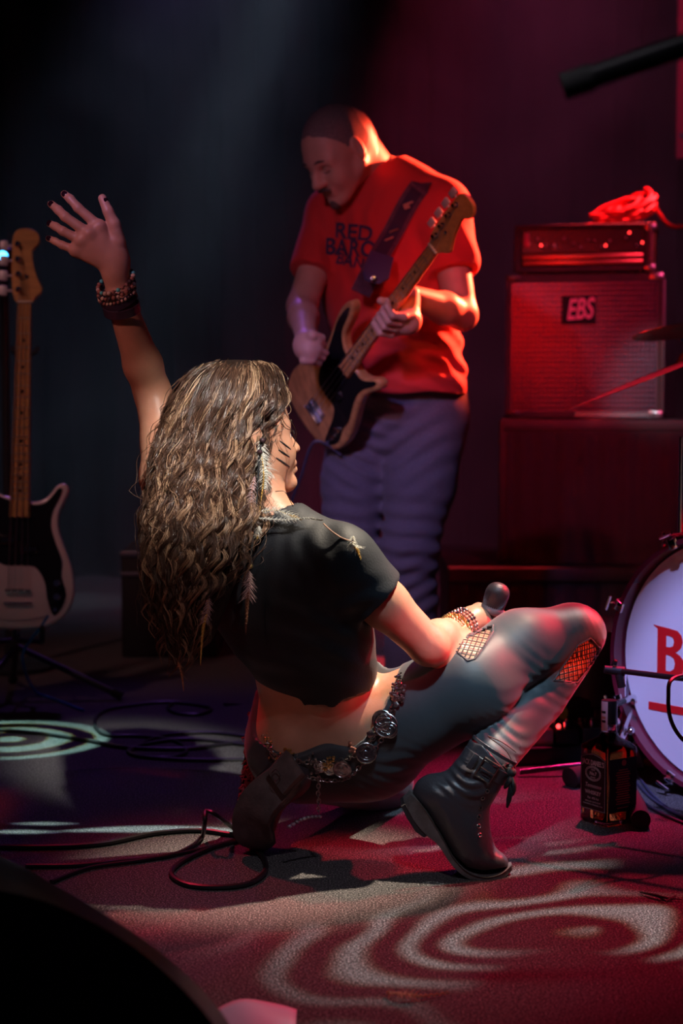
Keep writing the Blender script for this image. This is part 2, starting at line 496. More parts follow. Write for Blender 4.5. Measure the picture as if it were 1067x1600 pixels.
for side_, sx in (('left', -1), ('right', 1)):
    vs = []; fs_ = []
    for i in range(161):
        y = -3.2 + 8.6 * i / 160; x = sx * (4.4 + 0.06 * math.sin(i * 0.95) + 0.03 * math.sin(i * 2.1))
        vs += [(x, y, 0.0), (x, y, 4.9)]
    for i in range(160): fs_.append((2 * i, 2 * i + 2, 2 * i + 3, 2 * i + 1))
    tag(MB().add(vs, fs_).build('wall_' + side_, M_CURTAIN, angle=80), kind='structure')
tag(MB().box((-4.5, -3.2, 4.9), (4.5, 5.6, 5.0)).build('ceiling', M_CURTAIN), kind='structure')
# ------------------------------------------------------------------ the singer
M_SKIN = mat('skin', (0.58, 0.28, 0.18), rough=0.42, sss=0.15, noise_amt=0.12, noise_scale=30, bump=0.05, bump_scale=300)
M_TEE = mat('black_jersey', (0.012, 0.014, 0.020), rough=0.62, sheen=0.06, bump=0.15, bump_scale=260)
M_LEG = mat('satin_black', (0.048, 0.05, 0.058), rough=0.52, sheen=0.25, bump=0.05, bump_scale=60, spec=0.45)
M_LEATHER = mat('black_leather', (0.06, 0.05, 0.058), rough=0.33, bump=0.25, bump_scale=120, spec=0.6)
M_SOLE = mat('grey_rubber', (0.16, 0.13, 0.125), rough=0.6, noise_amt=0.3, noise_scale=60)
M_SILVER = mat('worn_silver', (0.62, 0.58, 0.56), rough=0.28, metal=1.0, noise_amt=0.5, noise_scale=150)
M_GOLD = mat('gold_metal', (0.85, 0.62, 0.25), rough=0.28, metal=1.0)
M_BLACKTHREAD = mat('black_thread', (0.012, 0.012, 0.014), rough=0.6)
M_NAIL = mat('dark_nail_polish', (0.02, 0.005, 0.01), rough=0.12)
M_PAINT = mat('black_face_paint', (0.015, 0.013, 0.016), rough=0.6)

singer = root('person', G(520, 1330), 'long haired woman in black crop top crouching on carpet with one arm raised', 'person')

NB = J(408, 815, 3.29); HO = J(379, 672, 3.31)
Ls = J(280, 812, 3.40); Rs = J(532, 878, 3.24)
SIDE = (Rs - Ls).normalized()
HIPSIDE = (J(600, 1080, 3.44) - J(420, 1150, 3.50)).normalized()
Le, Lw = J(238, 612, 3.46), J(188, 470, 3.37)
Re, Rw = J(668, 1008, 3.29), J(724, 980, 3.49)
Rhip, Rmid, Rk = J(575, 1150, 3.43), J(735, 1070, 3.37), J(886, 992, 3.46)
Rcalf, Rank = J(836, 1084, 3.45), J(764, 1186, 3.31)
Lhip, Lk, Lank = J(465, 1165, 3.45), J(600, 1222, 3.85), J(452, 1212, 3.55)

def s_torso(s, g=0.0):
    s.cap(J(430, 880, 3.31), J(470, 985, 3.35), 0.125, 0.118, 0.03, side=SIDE, flat=0.70, flatb=0.70, grow=g)
    s.cap(J(470, 985, 3.35), J(494, 1068, 3.42), 0.115, 0.112, 0.04, side=SIDE, flat=0.70, flatb=0.72, grow=g)
def s_hips(s, g=0.0):
    s.cap(J(494, 1068, 3.42), J(510, 1125, 3.47), 0.114, 0.14, 0.04, side=HIPSIDE, flat=0.74, flatb=0.8, grow=g)
    s.ell(J(486, 1176, 3.46), (0.098, 0.09, 0.09), k=0.05, grow=g)
    s.ell(J(572, 1170, 3.45), (0.11, 0.10, 0.10), k=0.05, grow=g)
def s_shoulders(s, g=0.0):
    s.cap(NB + Vector((0, 0.0, -0.03)), Ls, 0.045, 0.038, 0.04, grow=g)
    s.cap(NB + Vector((0, 0.0, -0.03)), Rs, 0.048, 0.05, 0.04, grow=g)
    s.cap(J(330, 880, 3.36), J(420, 950, 3.36), 0.06, 0.09, 0.05, grow=g)
    s.cap(J(500, 905, 3.29), J(490, 985, 3.33), 0.062, 0.07, 0.04, grow=g)
def s_rarm(s, g=0.0):
    s.chain([Rs, lerp(Rs, Re, 0.5), Re], [0.052, 0.045, 0.037], 0.02, grow=g)
def s_rthigh(s, g=0.0):
    s.chain([Rhip, Rmid, J(815, 1010, 3.425), Rk], [0.102, 0.083, 0.064, 0.055], 0.03, grow=g)
    s.ell(J(903, 988, 3.47), (0.050, 0.058, 0.047), k=0.03, grow=g)
def s_rshin(s, g=0.0):
    s.chain([J(896, 1006, 3.48), Rcalf, Rank], [0.050, 0.058, 0.042], 0.005, grow=g)
def s_lleg(s, g=0.0):
    s.chain([Lhip, Lk], [0.10, 0.06], 0.03, grow=g)
    s.chain([Lk, lerp(Lk, Lank, 0.35), Lank], [0.055, 0.055, 0.042], 0.01, grow=g)

def zoneface(s):
    """the head: skull, face, jaw, neck"""
    fx = Vector((0.88, 0.46, 0.03)).normalized()
    up = Vector((-0.03, 0.0, 1.0)); up = (up - fx * up.dot(fx)).normalized(); ly = up.cross(fx)
    A = np.array([[fx[i], ly[i], up[i]] for i in range(3)])
    P = lambda x, y, z: HO + fx * x + ly * y + up * z
    e = lambda c, r, k=0.02, op='add': s.ell(P(*c), r, A, k, op)
    e((-0.012, 0, 0.022), (0.096, 0.076, 0.088), 0)
    e((0.040, 0, -0.02), (0.052, 0.062, 0.085), 0.03)
    e((0.054, 0, -0.068), (0.046, 0.044, 0.044), 0.03)
    for y in (-1, 1):
        s.cap(P(0.0, y * 0.055, -0.055), P(0.080, y * 0.014, -0.106), 0.017, 0.013, 0.025)
        e((0.062, y * 0.040, -0.045), (0.024, 0.02, 0.026), 0.03)          # cheek
        s.cap(P(0.080, y * 0.012, 0.006), P(0.068, y * 0.048, 0.004), 0.010, 0.009, 0.016)   # brow
        e((0.086, y * 0.031, -0.014), (0.012, 0.016, 0.010), 0.014, 'sub')  # socket
        e((0.074, y * 0.031, -0.015), (0.0125, 0.0135, 0.0125), 0.003)      # lid over the eye
        e((0.101, y * 0.0095, -0.044), (0.009, 0.0058, 0.006), 0.008)        # nostril wing
        e((-0.008, y * 0.076, -0.018), (0.016, 0.007, 0.028), 0.006)       # ear
    e((0.092, 0, -0.107), (0.019, 0.020, 0.017), 0.016)                    # chin
    s.cap(P(0.087, 0, -0.004), P(0.111, 0, -0.037), 0.0065, 0.0080, 0.012) # nose
    e((0.1135, 0, -0.0415), (0.0078, 0.0078, 0.0068), 0.006)
    s.cap(P(0.097, -0.02, -0.068), P(0.097, 0.02, -0.068), 0.0065, 0.0065, 0.010)
    s.cap(P(0.104, -0.008, -0.068), P(0.104, 0.008, -0.068), 0.0060, 0.0060, 0.006)
    s.cap(P(0.102, -0.013, -0.081), P(0.102, 0.013, -0.081), 0.0066, 0.0066, 0.006)
    s.cap(P(0.109, -0.014, -0.0748), P(0.109, 0.014, -0.0748), 0.0018, 0.0018, 0.003, op='sub')
    s.cap(P(-0.02, 0, -0.06), NB, 0.050, 0.052, 0.03)
    return P, A

# raised left hand: knuckle rows straight from the bones
def left_hand(s):
    W = J(180, 428, 3.36)
    rows = {
        'index': ([(155, 354), (122, 325), (110, 311), (100.5, 303)], [3.335, 3.330, 3.335, 3.345], [0.0108, 0.0092, 0.0084, 0.0072]),
        'middle': ([(139, 365), (102, 339), (91, 328), (80, 319)], [3.33, 3.325, 3.335, 3.35], [0.0108, 0.0094, 0.0086, 0.0074]),
        'ring': ([(127, 376), (98, 361), (87, 354), (78, 349.5)], [3.335, 3.33, 3.34, 3.355], [0.0100, 0.0088, 0.0080, 0.0070]),
        'little': ([(119, 391), (97, 383), (86, 377), (76, 372.5)], [3.345, 3.345, 3.35, 3.36], [0.0092, 0.0078, 0.0070, 0.0062]),
        'thumb': ([(183, 378), (178, 350), (169, 330), (160, 310)], [3.35, 3.34, 3.335, 3.335], [0.017, 0.0128, 0.0105, 0.0085]),
    }
    tips = {}
    for nme, (px, ds, rs) in rows.items():
        pts = [J(x, y, d) for (x, y), d in zip(px, ds)]
        base = J(180, 415, 3.36) if nme != 'thumb' else J(185, 405, 3.36)
        s.cap(base, pts[0], 0.020 if nme != 'thumb' else 0.018, 0.0135 if nme != 'thumb' else 0.016, 0.012)
        s.ell(pts[0] - FWD * 0.003, (0.011, 0.011, 0.011), k=0.01)
        s.chain(pts, rs, 0.004)
        tips[nme] = (pts[-2], pts[-1], rs[-1])
    s.cap(J(168, 395, 3.358), J(140, 385, 3.352), 0.017, 0.012, 0.02)
    s.cap(J(181, 405, 3.36), W, 0.024, 0.0235, 0.015)
    s.cap(W, Lw, 0.0235, 0.026, 0.01, side=RGT, flat=0.8)
    s.cap(Lw, lerp(Lw, Le, 0.15), 0.026, 0.024, 0.01)
    return tips

# right hand closed round the microphone
MIC_A, MIC_B = J(757, 986, 3.54), J(779, 922, 3.52)
def right_hand(s):
    ax = (MIC_B - MIC_A).normalized()
    u = (-FWD - ax * (-FWD).dot(ax)).normalized()      # towards the camera
    w = ax.cross(u)                                   # roughly sideways
    if w.x < 0: w = -w
    s.cap(Rw, lerp(Rw, J(742, 974, 3.52), 0.8), 0.027, 0.030, 0.02)
    s.ell(J(742, 968, 3.52), (0.032, 0.030, 0.028), k=0.02)
    for i in range(4):
        c = MIC_A + ax * (0.022 - 0.019 * i)
        rr = 0.023; r0 = 0.0098 - 0.0006 * i
        pts = [c + (u * math.cos(a) + w * math.sin(a)) * rr * q for a, q in ((R(-75), 1.25), (R(-15), 1.15), (R(40), 1.05), (R(95), 1.0), (R(150), 1.0))]
        s.chain(pts, [r0 * 1.2, r0 * 1.08, r0, r0 * 0.95, r0 * 0.85], 0.005)
    c = MIC_A + ax * 0.036
    s.chain([J(736, 966, 3.53), J(748, 953, 3.535), c + (-w * 0.4 - u) * 0.023, c + (w - u * 0.4) * 0.022 + ax * 0.008], [0.018, 0.014, 0.0115, 0.009], 0.008)

b = SDF(Vector((-0.52, -0.36, 0.0)), Vector((0.62, 0.62, 1.17)), 0.005)
s_torso(b); s_hips(b); s_shoulders(b); s_rarm(b)
b.chain([J(405, 760, 3.31), NB, J(430, 880, 3.31)], [0.05, 0.052, 0.08], 0.03)
b.chain([Ls, J(256, 745, 3.42), lerp(Ls, Le, 0.6), Le], [0.046, 0.046, 0.042, 0.036], 0.02)
b.chain([Le, lerp(Le, Lw, 0.3), Lw], [0.036, 0.038, 0.027], 0.015)
b.chain([Re, lerp(Re, Rw, 0.3), Rw], [0.037, 0.039, 0.027], 0.012)
b.ell(Re + Vector((0.008, 0.0, -0.012)), (0.026, 0.026, 0.024), k=0.02)
s_rthigh(b); s_rshin(b); s_lleg(b)
b.chain([Rank, J(690, 1240, 3.30), J(732, 1325, 3.29), J(755, 1338, 3.29)], [0.038, 0.028, 0.020, 0.014], 0.01)
b.chain([Lank, J(420, 1240, 3.50), J(400, 1300, 3.48)], [0.038, 0.03, 0.026], 0.01)
# spine groove and lower back
b.cap(J(500, 1108, 3.332), J(478, 1050, 3.30), 0.005, 0.004, 0.03, op='sub')
fs_V, fs_F = b.arrays()
hd = SDF(HO - Vector((0.14, 0.14, 0.20)), HO + Vector((0.15, 0.15, 0.14)), 0.0022)
FP, FA = zoneface(hd)
lh = SDF(J(60, 545, 3.55), J(285, 290, 3.2), 0.0018) if False else SDF(Vector((-0.62, -0.14, 0.92)), Vector((-0.33, 0.14, 1.36)), 0.0018)
tips = left_hand(lh)
rh = SDF(Rw - Vector((0.05, 0.06, 0.07)), MIC_B + Vector((0.05, 0.08, 0.03)), 0.0022)
right_hand(rh)
Vs, Fq, Ft, n = [], [], [], 0
for V, fl in [(fs_V, fs_F), hd.arrays(), lh.arrays(), rh.arrays()]:
    Vs.append(V)
    for q in fl: (Fq if q.shape[1] == 4 else Ft).append(q.astype(np.int64) + n)
    n += len(V)
me = np_mesh('body', np.concatenate(Vs), [np.concatenate(x) for x in (Ft, Fq) if x])
BODY = link('body', me, M_SKIN, singer)
md = BODY.modifiers.new('smooth', 'SMOOTH'); md.factor = 0.5; md.iterations = 2

def bvh_of(o):
    m_ = o.data
    co = np.empty(len(m_.vertices) * 3, dtype=np.float32); m_.vertices.foreach_get('co', co)
    return BVHTree.FromPolygons([Vector(c) for c in co.reshape(-1, 3)], [tuple(p.vertices) for p in m_.polygons])
def hit(bvh, px, py, off=0.002):
    r = (J(px, py, 1.0) - CAMP).normalized()
    p, nrm, i, d = bvh.ray_cast(CAMP, r)
    if p is None: return None, None
    if nrm.dot(r) > 0: nrm = -nrm
    return p + nrm * off, nrm
BV_BODY = bvh_of(BODY)

# nails
for nme, (a, c, r) in tips.items():
    ax = (c - a).normalized()
    side = 1.0
    out = (-FWD - ax * (-FWD).dot(ax)).normalized()
    if nme == 'thumb': out = (out * 0.6 + RGT * 0.8).normalized()
    T = frame(c - ax * 0.0050 + out * (r * 0.82), ax, out)
    MB(T).ball((0, 0, 0), (0.0078, 0.0062 if nme != 'little' else 0.0052, 0.0026), 12).build('fingernail', M_NAIL, singer)

# face paint: three strokes on the cheek
for a, c in (((437, 689), (454, 702)), ((435, 703), (452, 714)), ((431, 715), (452, 729))):
    pts = []
    for i in range(9):
        p, nn = hit(BV_BODY, lerp(a[0], c[0], i / 8), lerp(a[1], c[1], i / 8), 0.0006)
        if p is not None: pts.append(p)
    if len(pts) > 2:
        MB().tube(pts, [0.0007 + 0.0012 * math.sin(math.pi * (i + 0.6) / len(pts)) for i in range(len(pts))], 6).build('face_paint', M_PAINT, singer)
# lashes and brow, eye, lips
M_EYE = mat('eye_white', (0.8, 0.78, 0.75), rough=0.15)
M_LIP = mat('lip_skin', (0.50, 0.16, 0.14), rough=0.3)
for y in (-1, 1):
    ey = MB().ball(FP(0.0795, y * 0.031, -0.0155), 0.0088, 16).build('eye', M_EYE, singer)
    MB().ball(FP(0.0885, y * 0.0315, -0.0155), (0.0012, 0.0038, 0.0038), 10).build('iris', M_PAINT, ey)
    MB().tube([FP(0.087, y * 0.015, -0.008), FP(0.095, y * 0.029, -0.0055), FP(0.090, y * 0.044, -0.010)], [0.0008, 0.0016, 0.0008], 6).build('eyelashes', M_PAINT, singer)
    MB().tube([FP(0.092, y * 0.012, 0.010), FP(0.090, y * 0.030, 0.015), FP(0.078, y * 0.048, 0.010)], [0.0016, 0.0026, 0.001], 6).build('eyebrow', mat('brow_hair', (0.05, 0.03, 0.02), rough=0.8), singer)

# ---- leggings
lg = SDF(Vector((-0.22, -0.26, 0.0)), Vector((0.60, 0.60, 0.66)), 0.0045)
g = 0.006
s_hips(lg, g); s_rthigh(lg, g)
lg.cap(J(494, 1040, 3.41), J(510, 1125, 3.47), 0.116, 0.14, 0.03, side=HIPSIDE, flat=0.74, flatb=0.8, grow=g)
thigh_f = lg.f.copy()
s_lleg(lg, g); s_rshin(lg, g)
def folds(X, Y, Z):
    out = 0
    # folds across the shin below the knee, at the knee and at the groin
    for c, dr, rad, wl, am in ((J(830, 1085, 3.40), Vector((0.55, -0.2, 0.8)), 0.085, 0.024, 0.0012),
                               (J(905, 985, 3.46), Vector((0.9, 0, 0.35)), 0.05, 0.015, 0.0012),
                               (J(640, 1120, 3.38), Vector((0.95, 0.0, 0.25)), 0.055, 0.019, 0.0014),
                               (J(790, 1150, 3.32), Vector((0.5, -0.2, 0.8)), 0.06, 0.018, 0.0018),
                               (J(600, 1190, 3.36), Vector((0.3, 0.0, 1)), 0.07, 0.022, 0.0016)):
        d2 = ((X - c[0]) ** 2 + (Y - c[1]) ** 2 + (Z - c[2]) ** 2) / rad ** 2
        ph = ((X - c[0]) * dr[0] + (Y - c[1]) * dr[1] + (Z - c[2]) * dr[2]) / dr.length
        out = out + np.exp(-d2) * am * np.sin(6.2832 * (ph + 0.01 * np.sin(40 * X + 25 * Z)) / wl)
    return out
lg.displace(folds)
# waistband: the plane through both sides and the small of the back
def plane3(a, b_, c, keep):
    nrm = (b_ - a).cross(c - a).normalized()
    if nrm.dot(keep - a) > 0: nrm = -nrm
    return a, nrm
WP, WN = plane3(J(392, 1085, 3.46), J(603, 1035, 3.44), J(500, 1158, 3.355), J(560, 1220, 3.45))
X, Y, Z = lg._xyz((slice(None),) * 3)
wc = J(495, 1060, 3.42)
wd = (X - WP[0]) * WN[0] + (Y - WP[1]) * WN[1] + (Z - WP[2]) * WN[2]
wr = np.sqrt((X - wc[0]) ** 2 + (Y - wc[1]) ** 2 + (Z - wc[2]) ** 2) - 0.17
lg.f = np.maximum(lg.f, np.where((wr > 0) & (wd > 0.01), -wr, wd) if False else np.minimum(wd, -wr))
def poly_dist(px, py, poly):
    """signed pixel distance, negative inside"""
    best = np.full(np.broadcast(px, py).shape, 1e9, dtype=np.float32); inside = np.zeros(best.shape, dtype=bool)
    K = len(poly)
    for i in range(K):
        (x1, y1), (x2, y2) = poly[i], poly[(i + 1) % K]
        dx, dy = x2 - x1, y2 - y1; t = np.clip(((px - x1) * dx + (py - y1) * dy) / (dx * dx + dy * dy), 0, 1)
        best = np.minimum(best, np.hypot(px - x1 - t * dx, py - y1 - t * dy))
        inside ^= ((y1 > py) != (y2 > py)) & (px < dx * (py - y1) / (dy if dy else 1e-9) + x1)
    return np.where(inside, -best, best)
PANELS = [[(712, 1017), (722, 1003), (748, 986), (770, 978), (770, 988), (757, 1008), (742, 1030), (731, 1032)],
          [(903, 1008), (922, 998), (936, 1012), (934, 1026), (902, 1066), (866, 1062), (880, 1040)]]
def cut_panels(X, Y, Z):
    dx, dy, dz = X - CAMP[0], Y - CAMP[1], Z - CAMP[2]
    dd = dx * FWD[0] + dy * FWD[1] + dz * FWD[2]
    px = 533.5 + F * dx / dd; py = 800 - F * (dy * UPV[1] + dz * UPV[2]) / dd
    c = np.full(lg.f.shape, -1.0, dtype=np.float32)
    for poly, dmax in zip(PANELS, (3.40, 3.50)):
        q = poly_dist(px, py, poly) / 790.0
        q = np.where(dd < dmax, q, 1.0)
        c = np.maximum(c, -q)
    return np.maximum(c - lg.f, 0)
lg.displace(cut_panels)
LEG = lg.mesh('leggings', M_LEG, singer, 1)
BV_LEG = bvh_of(LEG)
# black net over the openings
for pi, (poly, ang, sp, asp) in enumerate(((PANELS[0], -28, 9.0, 1.0), (PANELS[1], -55, 8.6, 0.9))):
    mbn = MB(); cx = sum(p[0] for p in poly) / len(poly); cy = sum(p[1] for p in poly) / len(poly)
    for fam in (0, 1):
        a = R(ang + (38 if fam else -38)); dx, dy = math.cos(a), math.sin(a)
        for k in range(-9, 10):
            run = []
            for t in np.arange(-70, 71, 2.5):
                x = cx + dx * t - dy * k * sp * 0.8; y = cy + dy * t + dx * k * sp * 0.8
                if float(poly_dist(np.float32(x), np.float32(y), poly)) < 2.5:
                    p, nn = hit(BV_BODY, x, y, 0.004)
                    if p is not None: run.append(p)
                    continue
                if len(run) > 2: mbn.tube(run, 0.0011, 5)
                run = []
            if len(run) > 2: mbn.tube(run, 0.0011, 5)
    tag(mbn.build('fishnet_panel', M_BLACKTHREAD, LEG), kind='stuff')
    # stitched edge
    edge = []
    for i in range(len(poly)):
        (x1, y1), (x2, y2) = poly[i], poly[(i + 1) % len(poly)]
        for t in (0, 0.33, 0.66):
            p, nn = hit(BV_LEG, lerp(x1, x2, t) + (x1 - cx) * 0.03, lerp(y1, y2, t) + (y1 - cy) * 0.03, 0.001)
            if p is not None: edge.append(p)
    MB().tube(edge, 0.0018, 6, closed=True).build('panel_hem', M_LEG, LEG)

# ---- crop top
st = SDF(Vector((-0.44, -0.36, 0.28)), Vector((0.20, 0.30, 0.90)), 0.0045)
def tee(s, g):
    s_torso(s, g); s_shoulders(s, g)
    s.cap(J(500, 930, 3.30), J(530, 1040, 3.36), 0.075, 0.055, 0.04, grow=g)
tee(st, 0.013)
def sleeves(s, g):
    s.chain([Rs, lerp(Rs, Re, 0.45)], [0.056, 0.049], 0.03, grow=g)
    s.chain([Ls, lerp(Ls, Le, 0.12)], [0.044, 0.040], 0.03, grow=g)
slo, sli = (SDF(Vector((-0.44, -0.36, 0.28)), Vector((0.20, 0.30, 0.90)), 0.0045) for _ in (0, 1))
sleeves(slo, 0.013); sleeves(sli, 0.004)
inner = SDF(Vector((-0.44, -0.36, 0.28)), Vector((0.20, 0.30, 0.90)), 0.0045); tee(inner, 0.0035)
HP, HN = plane3(J(390, 1088, 3.44), J(590, 1030, 3.42), J(484, 1112, 3.32), J(450, 950, 3.36))
def tee_shape(X, Y, Z):
    out = 0
    for c, dr, rad, wl, am in ((J(560, 960, 3.20), Vector((0.5, 0, -0.9)), 0.06, 0.045, 0.0035),
                               (J(500, 1010, 3.24), Vector((0.3, 0, 1)), 0.10, 0.055, 0.004),
                               (J(520, 860, 3.20), Vector((0.9, 0, 0.5)), 0.07, 0.05, 0.003),
                               (J(470, 860, 3.24), Vector((1, 0, -0.3)), 0.07, 0.04, 0.003),
                               (J(450, 1060, 3.30), Vector((0.2, 0, 1)), 0.09, 0.05, 0.003)):
        d2 = ((X - c[0]) ** 2 + (Y - c[1]) ** 2 + (Z - c[2]) ** 2) / rad ** 2
        ph = ((X - c[0]) * dr[0] + (Y - c[1]) * dr[1] + (Z - c[2]) * dr[2]) / dr.length
        out = out + np.exp(-d2) * am * np.sin(6.2832 * (ph + 0.012 * np.sin(22 * X + 14 * Z)) / wl)
    return out
for q_ in (st, inner, slo, sli): q_.displace(tee_shape)
X, Y, Z = st._xyz((slice(None),) * 3)
for sh, el, t in ((Rs, Re, 0.42), (Ls, Le, 0.10)):
    ax = (el - sh).normalized(); p0 = lerp(sh, el, t)
    dl = (X - p0[0]) * ax[0] + (Y - p0[1]) * ax[1] + (Z - p0[2]) * ax[2]
    near = np.sqrt((X - p0[0]) ** 2 + (Y - p0[1]) ** 2 + (Z - p0[2]) ** 2) < 0.12
    slo.f = np.where(near & (dl > -0.05), np.maximum(slo.f, dl), slo.f)
hh_ = np.maximum(0.035 - np.abs(st.f - slo.f), 0) / 0.035; st.f = np.minimum(st.f, slo.f) - hh_ * hh_ * 0.00875
inner.f = np.minimum(inner.f, sli.f)
st.f = np.maximum(st.f, -np.where(np.abs(inner.f) < 0.5, inner.f, 1.0))
X, Y, Z = st._xyz((slice(None),) * 3)
hem = (X - HP[0]) * HN[0] + (Y - HP[1]) * HN[1] + (Z - HP[2]) * HN[2] + 0.006 * np.sin(X * 88) + 0.003 * np.sin(X * 170 + 1)
st.f = np.maximum(st.f, hem)
# neckline
nd = (X - NB[0]) * -0.12 + (Y - NB[1]) * -0.1 + (Z - NB[2] + 0.005)
nr = np.sqrt((X - NB[0]) ** 2 + (Y - NB[1]) ** 2) - 0.075
st.f = np.maximum(st.f, np.where(nr < 0.05, -np.maximum(nr, -nd), -1))
TEE = st.mesh('crop_top', M_TEE, singer, 2)
BV_TEE = bvh_of(TEE)
# ---- boots: an upper, a welted sole, laces, eyelets, strap and buckle
def sole_sweep(st_, m, parent, name='sole', rings=1):
    """stations: (top centre, bottom centre, half width vector)"""
    vs = []; fs = []
    for (t, bo, w) in st_:
        vs += [t - w, t - w * 0.93 + (bo - t) * 0.08, bo - w * 0.93 - (bo - t) * 0.05, bo - w * 0.85, bo + w * 0.85, bo + w * 0.93 - (bo - t) * 0.05, t + w * 0.93 + (bo - t) * 0.08, t + w]
    for i in range(len(st_) - 1):
        for k in range(8):
            k2 = (k + 1) % 8; fs.append((i * 8 + k, i * 8 + k2, i * 8 + 8 + k2, i * 8 + 8 + k))
    fs.append(tuple(range(7, -1, -1))); fs.append(tuple((len(st_) - 1) * 8 + k for k in range(8)))
    return MB().add(vs, fs).build(name, m, parent, angle=50)

BD = 3.29
def B(px, py, dd=0.0): return J(px, py, BD + dd)
bt = SDF(B(615, 1385, -0.09) - Vector((0, 0.02, 0.0)), B(830, 1140, 0.11) + Vector((0, 0.03, 0.0)), 0.003)
bt.chain([B(771, 1172), B(742, 1218), B(712, 1240)], [0.049, 0.046, 0.042], 0.02)
bt.cap(B(690, 1243), B(736, 1322), 0.041, 0.040, 0.02, side=FWD, flat=0.95)
bt.cap(B(737, 1240), B(738, 1318), 0.034, 0.034, 0.02)
bt.cap(B(700, 1270), B(745, 1335), 0.036, 0.038, 0.02, side=FWD, flat=0.8)
bt.cap(B(742, 1336), B(766, 1343), 0.041, 0.036, 0.012, side=FWD, flat=0.60)
bt.ell(B(674, 1240), (0.036, 0.034, 0.036), k=0.015)
def boot_creases(X, Y, Z):
    out = 0
    for c, dr, rad, wl, am in ((B(742, 1340), Vector((0.75, 0, -0.45)), 0.03, 0.014, 0.0022),
                               (B(716, 1222, -0.03), Vector((0.45, 0, 0.9)), 0.035, 0.019, 0.0026),
                               (B(745, 1215, -0.03), Vector((0.2, 0, 1)), 0.04, 0.022, 0.0018),
                               (B(700, 1270, -0.03), Vector((0.9, 0, 0.5)), 0.04, 0.035, 0.0012)):
        d2 = ((X - c[0]) ** 2 + (Y - c[1]) ** 2 + (Z - c[2]) ** 2) / rad ** 2
        ph = ((X - c[0]) * dr[0] + (Y - c[1]) * dr[1] + (Z - c[2]) * dr[2]) / dr.length
        out = out + np.exp(-d2) * am * np.sin(6.2832 * (ph + 0.006 * np.sin(60 * X)) / wl)
    return out
bt.displace(boot_creases)
bt.clip(B(766, 1176), B(790, 1146) - B(766, 1176) + Vector((0.012, 0, 0)))
# cut along the sole line
X, Y, Z = bt._xyz((slice(None),) * 3)
topl = [(636, 1226), (645, 1240), (667, 1265), (690, 1303), (708, 1334), (730, 1355), (757, 1361), (800, 1353)]
dx, dy, dz = X - CAMP[0], Y - CAMP[1], Z - CAMP[2]
dd = dx * FWD[0] + dy * FWD[1] + dz * FWD[2]
qx = 533.5 + F * dx / dd; qy = 800 - F * (dy * UPV[1] + dz * UPV[2]) / dd
pd = poly_dist(qx, qy, topl + [(900, 1353), (900, 1000), (560, 1000), (560, 1160)]) / 810.0
bt.f = np.maximum(bt.f, pd)
RB = bt.mesh('boot', M_LEATHER, singer, 1)
BV_BOOT = bvh_of(RB)
W_ = Vector((0, 1, 0.02))
tops = spline([(641, 1238), (650, 1243), (668, 1266), (690, 1303), (708, 1334), (730, 1354), (757, 1361), (782, 1357), (799, 1349)], 4)
bots = spline([(630, 1248), (636, 1262), (656, 1290), (683, 1314), (703, 1343), (726, 1362), (757, 1370), (782, 1367), (800, 1357)], 4)
wid = [0.020, 0.034, 0.037, 0.035, 0.038, 0.042, 0.042, 0.033, 0.010]
ws = [w[0] for w in spline([(w,) for w in wid], 4)]
sole_sweep([(B(*t), B(*b2), W_ * w) for t, b2, w in zip(tops, bots, ws)], M_SOLE, RB)
M_HEEL = mat('dark_heel_rubber', (0.03, 0.024, 0.026), rough=0.7)
ht = [(632, 1250), (643, 1270), (655, 1287), (668, 1297)]; hb = [(626, 1254), (635, 1273), (648, 1293), (661, 1302)]
sole_sweep([(B(*t), B(*b2), W_ * 0.034) for t, b2 in zip(ht, hb)], M_HEEL, RB, 'heel_tip')
# eyelets and laces along the throat
eyes = [(761, 1236), (754, 1247), (750.5, 1262), (748, 1276), (747.5, 1291), (749.5, 1305)]
for x, y in eyes:
    p, nn = hit(BV_BOOT, x, y, 0.001)
    if p is None: continue
    T = zframe(p, nn)
    MB(T).tube([(0.0036 * math.cos(a), 0.0036 * math.sin(a), 0) for a in np.linspace(0, 2 * math.pi, 13)[:-1]], 0.0011, 6, closed=True).build('eyelet', M_SILVER, RB)
for i, (x, y) in enumerate(eyes[:-1]):
    a, n1 = hit(BV_BOOT, x, y, 0.002); x2, y2 = eyes[i + 1]
    c, n2 = hit(BV_BOOT, x2, y2, 0.002)
    far = [B(x + 9, y + 3, -0.006), B(x + 11, y + 8, 0.02)]
    if a is not None: MB().tube(spline([a, far[0], far[1], B(x2 + 6, y2, 0.035)], 5), 0.0016, 6).build('lace', M_BLACKTHREAD, RB)
# strap round the ankle with its buckle
ringc = B(757, 1197); axs = (B(771, 1172) - B(742, 1218)).normalized()
e1 = (-FWD - axs * (-FWD).dot(axs)).normalized(); e2 = axs.cross(e1)
def strap_pt(a, r=0.051, h=0.0): return ringc + (e1 * math.cos(a) + e2 * math.sin(a)) * r + axs * h
def band(name, m, parent, rad, h0, h1, a0=0, a1=360, thick=0.003, n=48, pt=None):
    vs = []; fs = []; pt = pt or strap_pt
    for i in range(n + 1):
        a = R(lerp(a0, a1, i / n))
        vs += [pt(a, rad, h0), pt(a, rad, h1), pt(a, rad + thick, h1), pt(a, rad + thick, h0)]
    for i in range(n):
        for k in range(4): fs.append((4 * i + k, 4 * i + 4 + k, 4 * i + 4 + (k + 1) % 4, 4 * i + (k + 1) % 4))
    fs += [(0, 1, 2, 3), (4 * n + 3, 4 * n + 2, 4 * n + 1, 4 * n)]
    return MB().add(vs, fs).build(name, m, parent, bevel=0.001)
band('strap', M_LEATHER, RB, 0.0475, -0.012, 0.014, thick=0.0035)
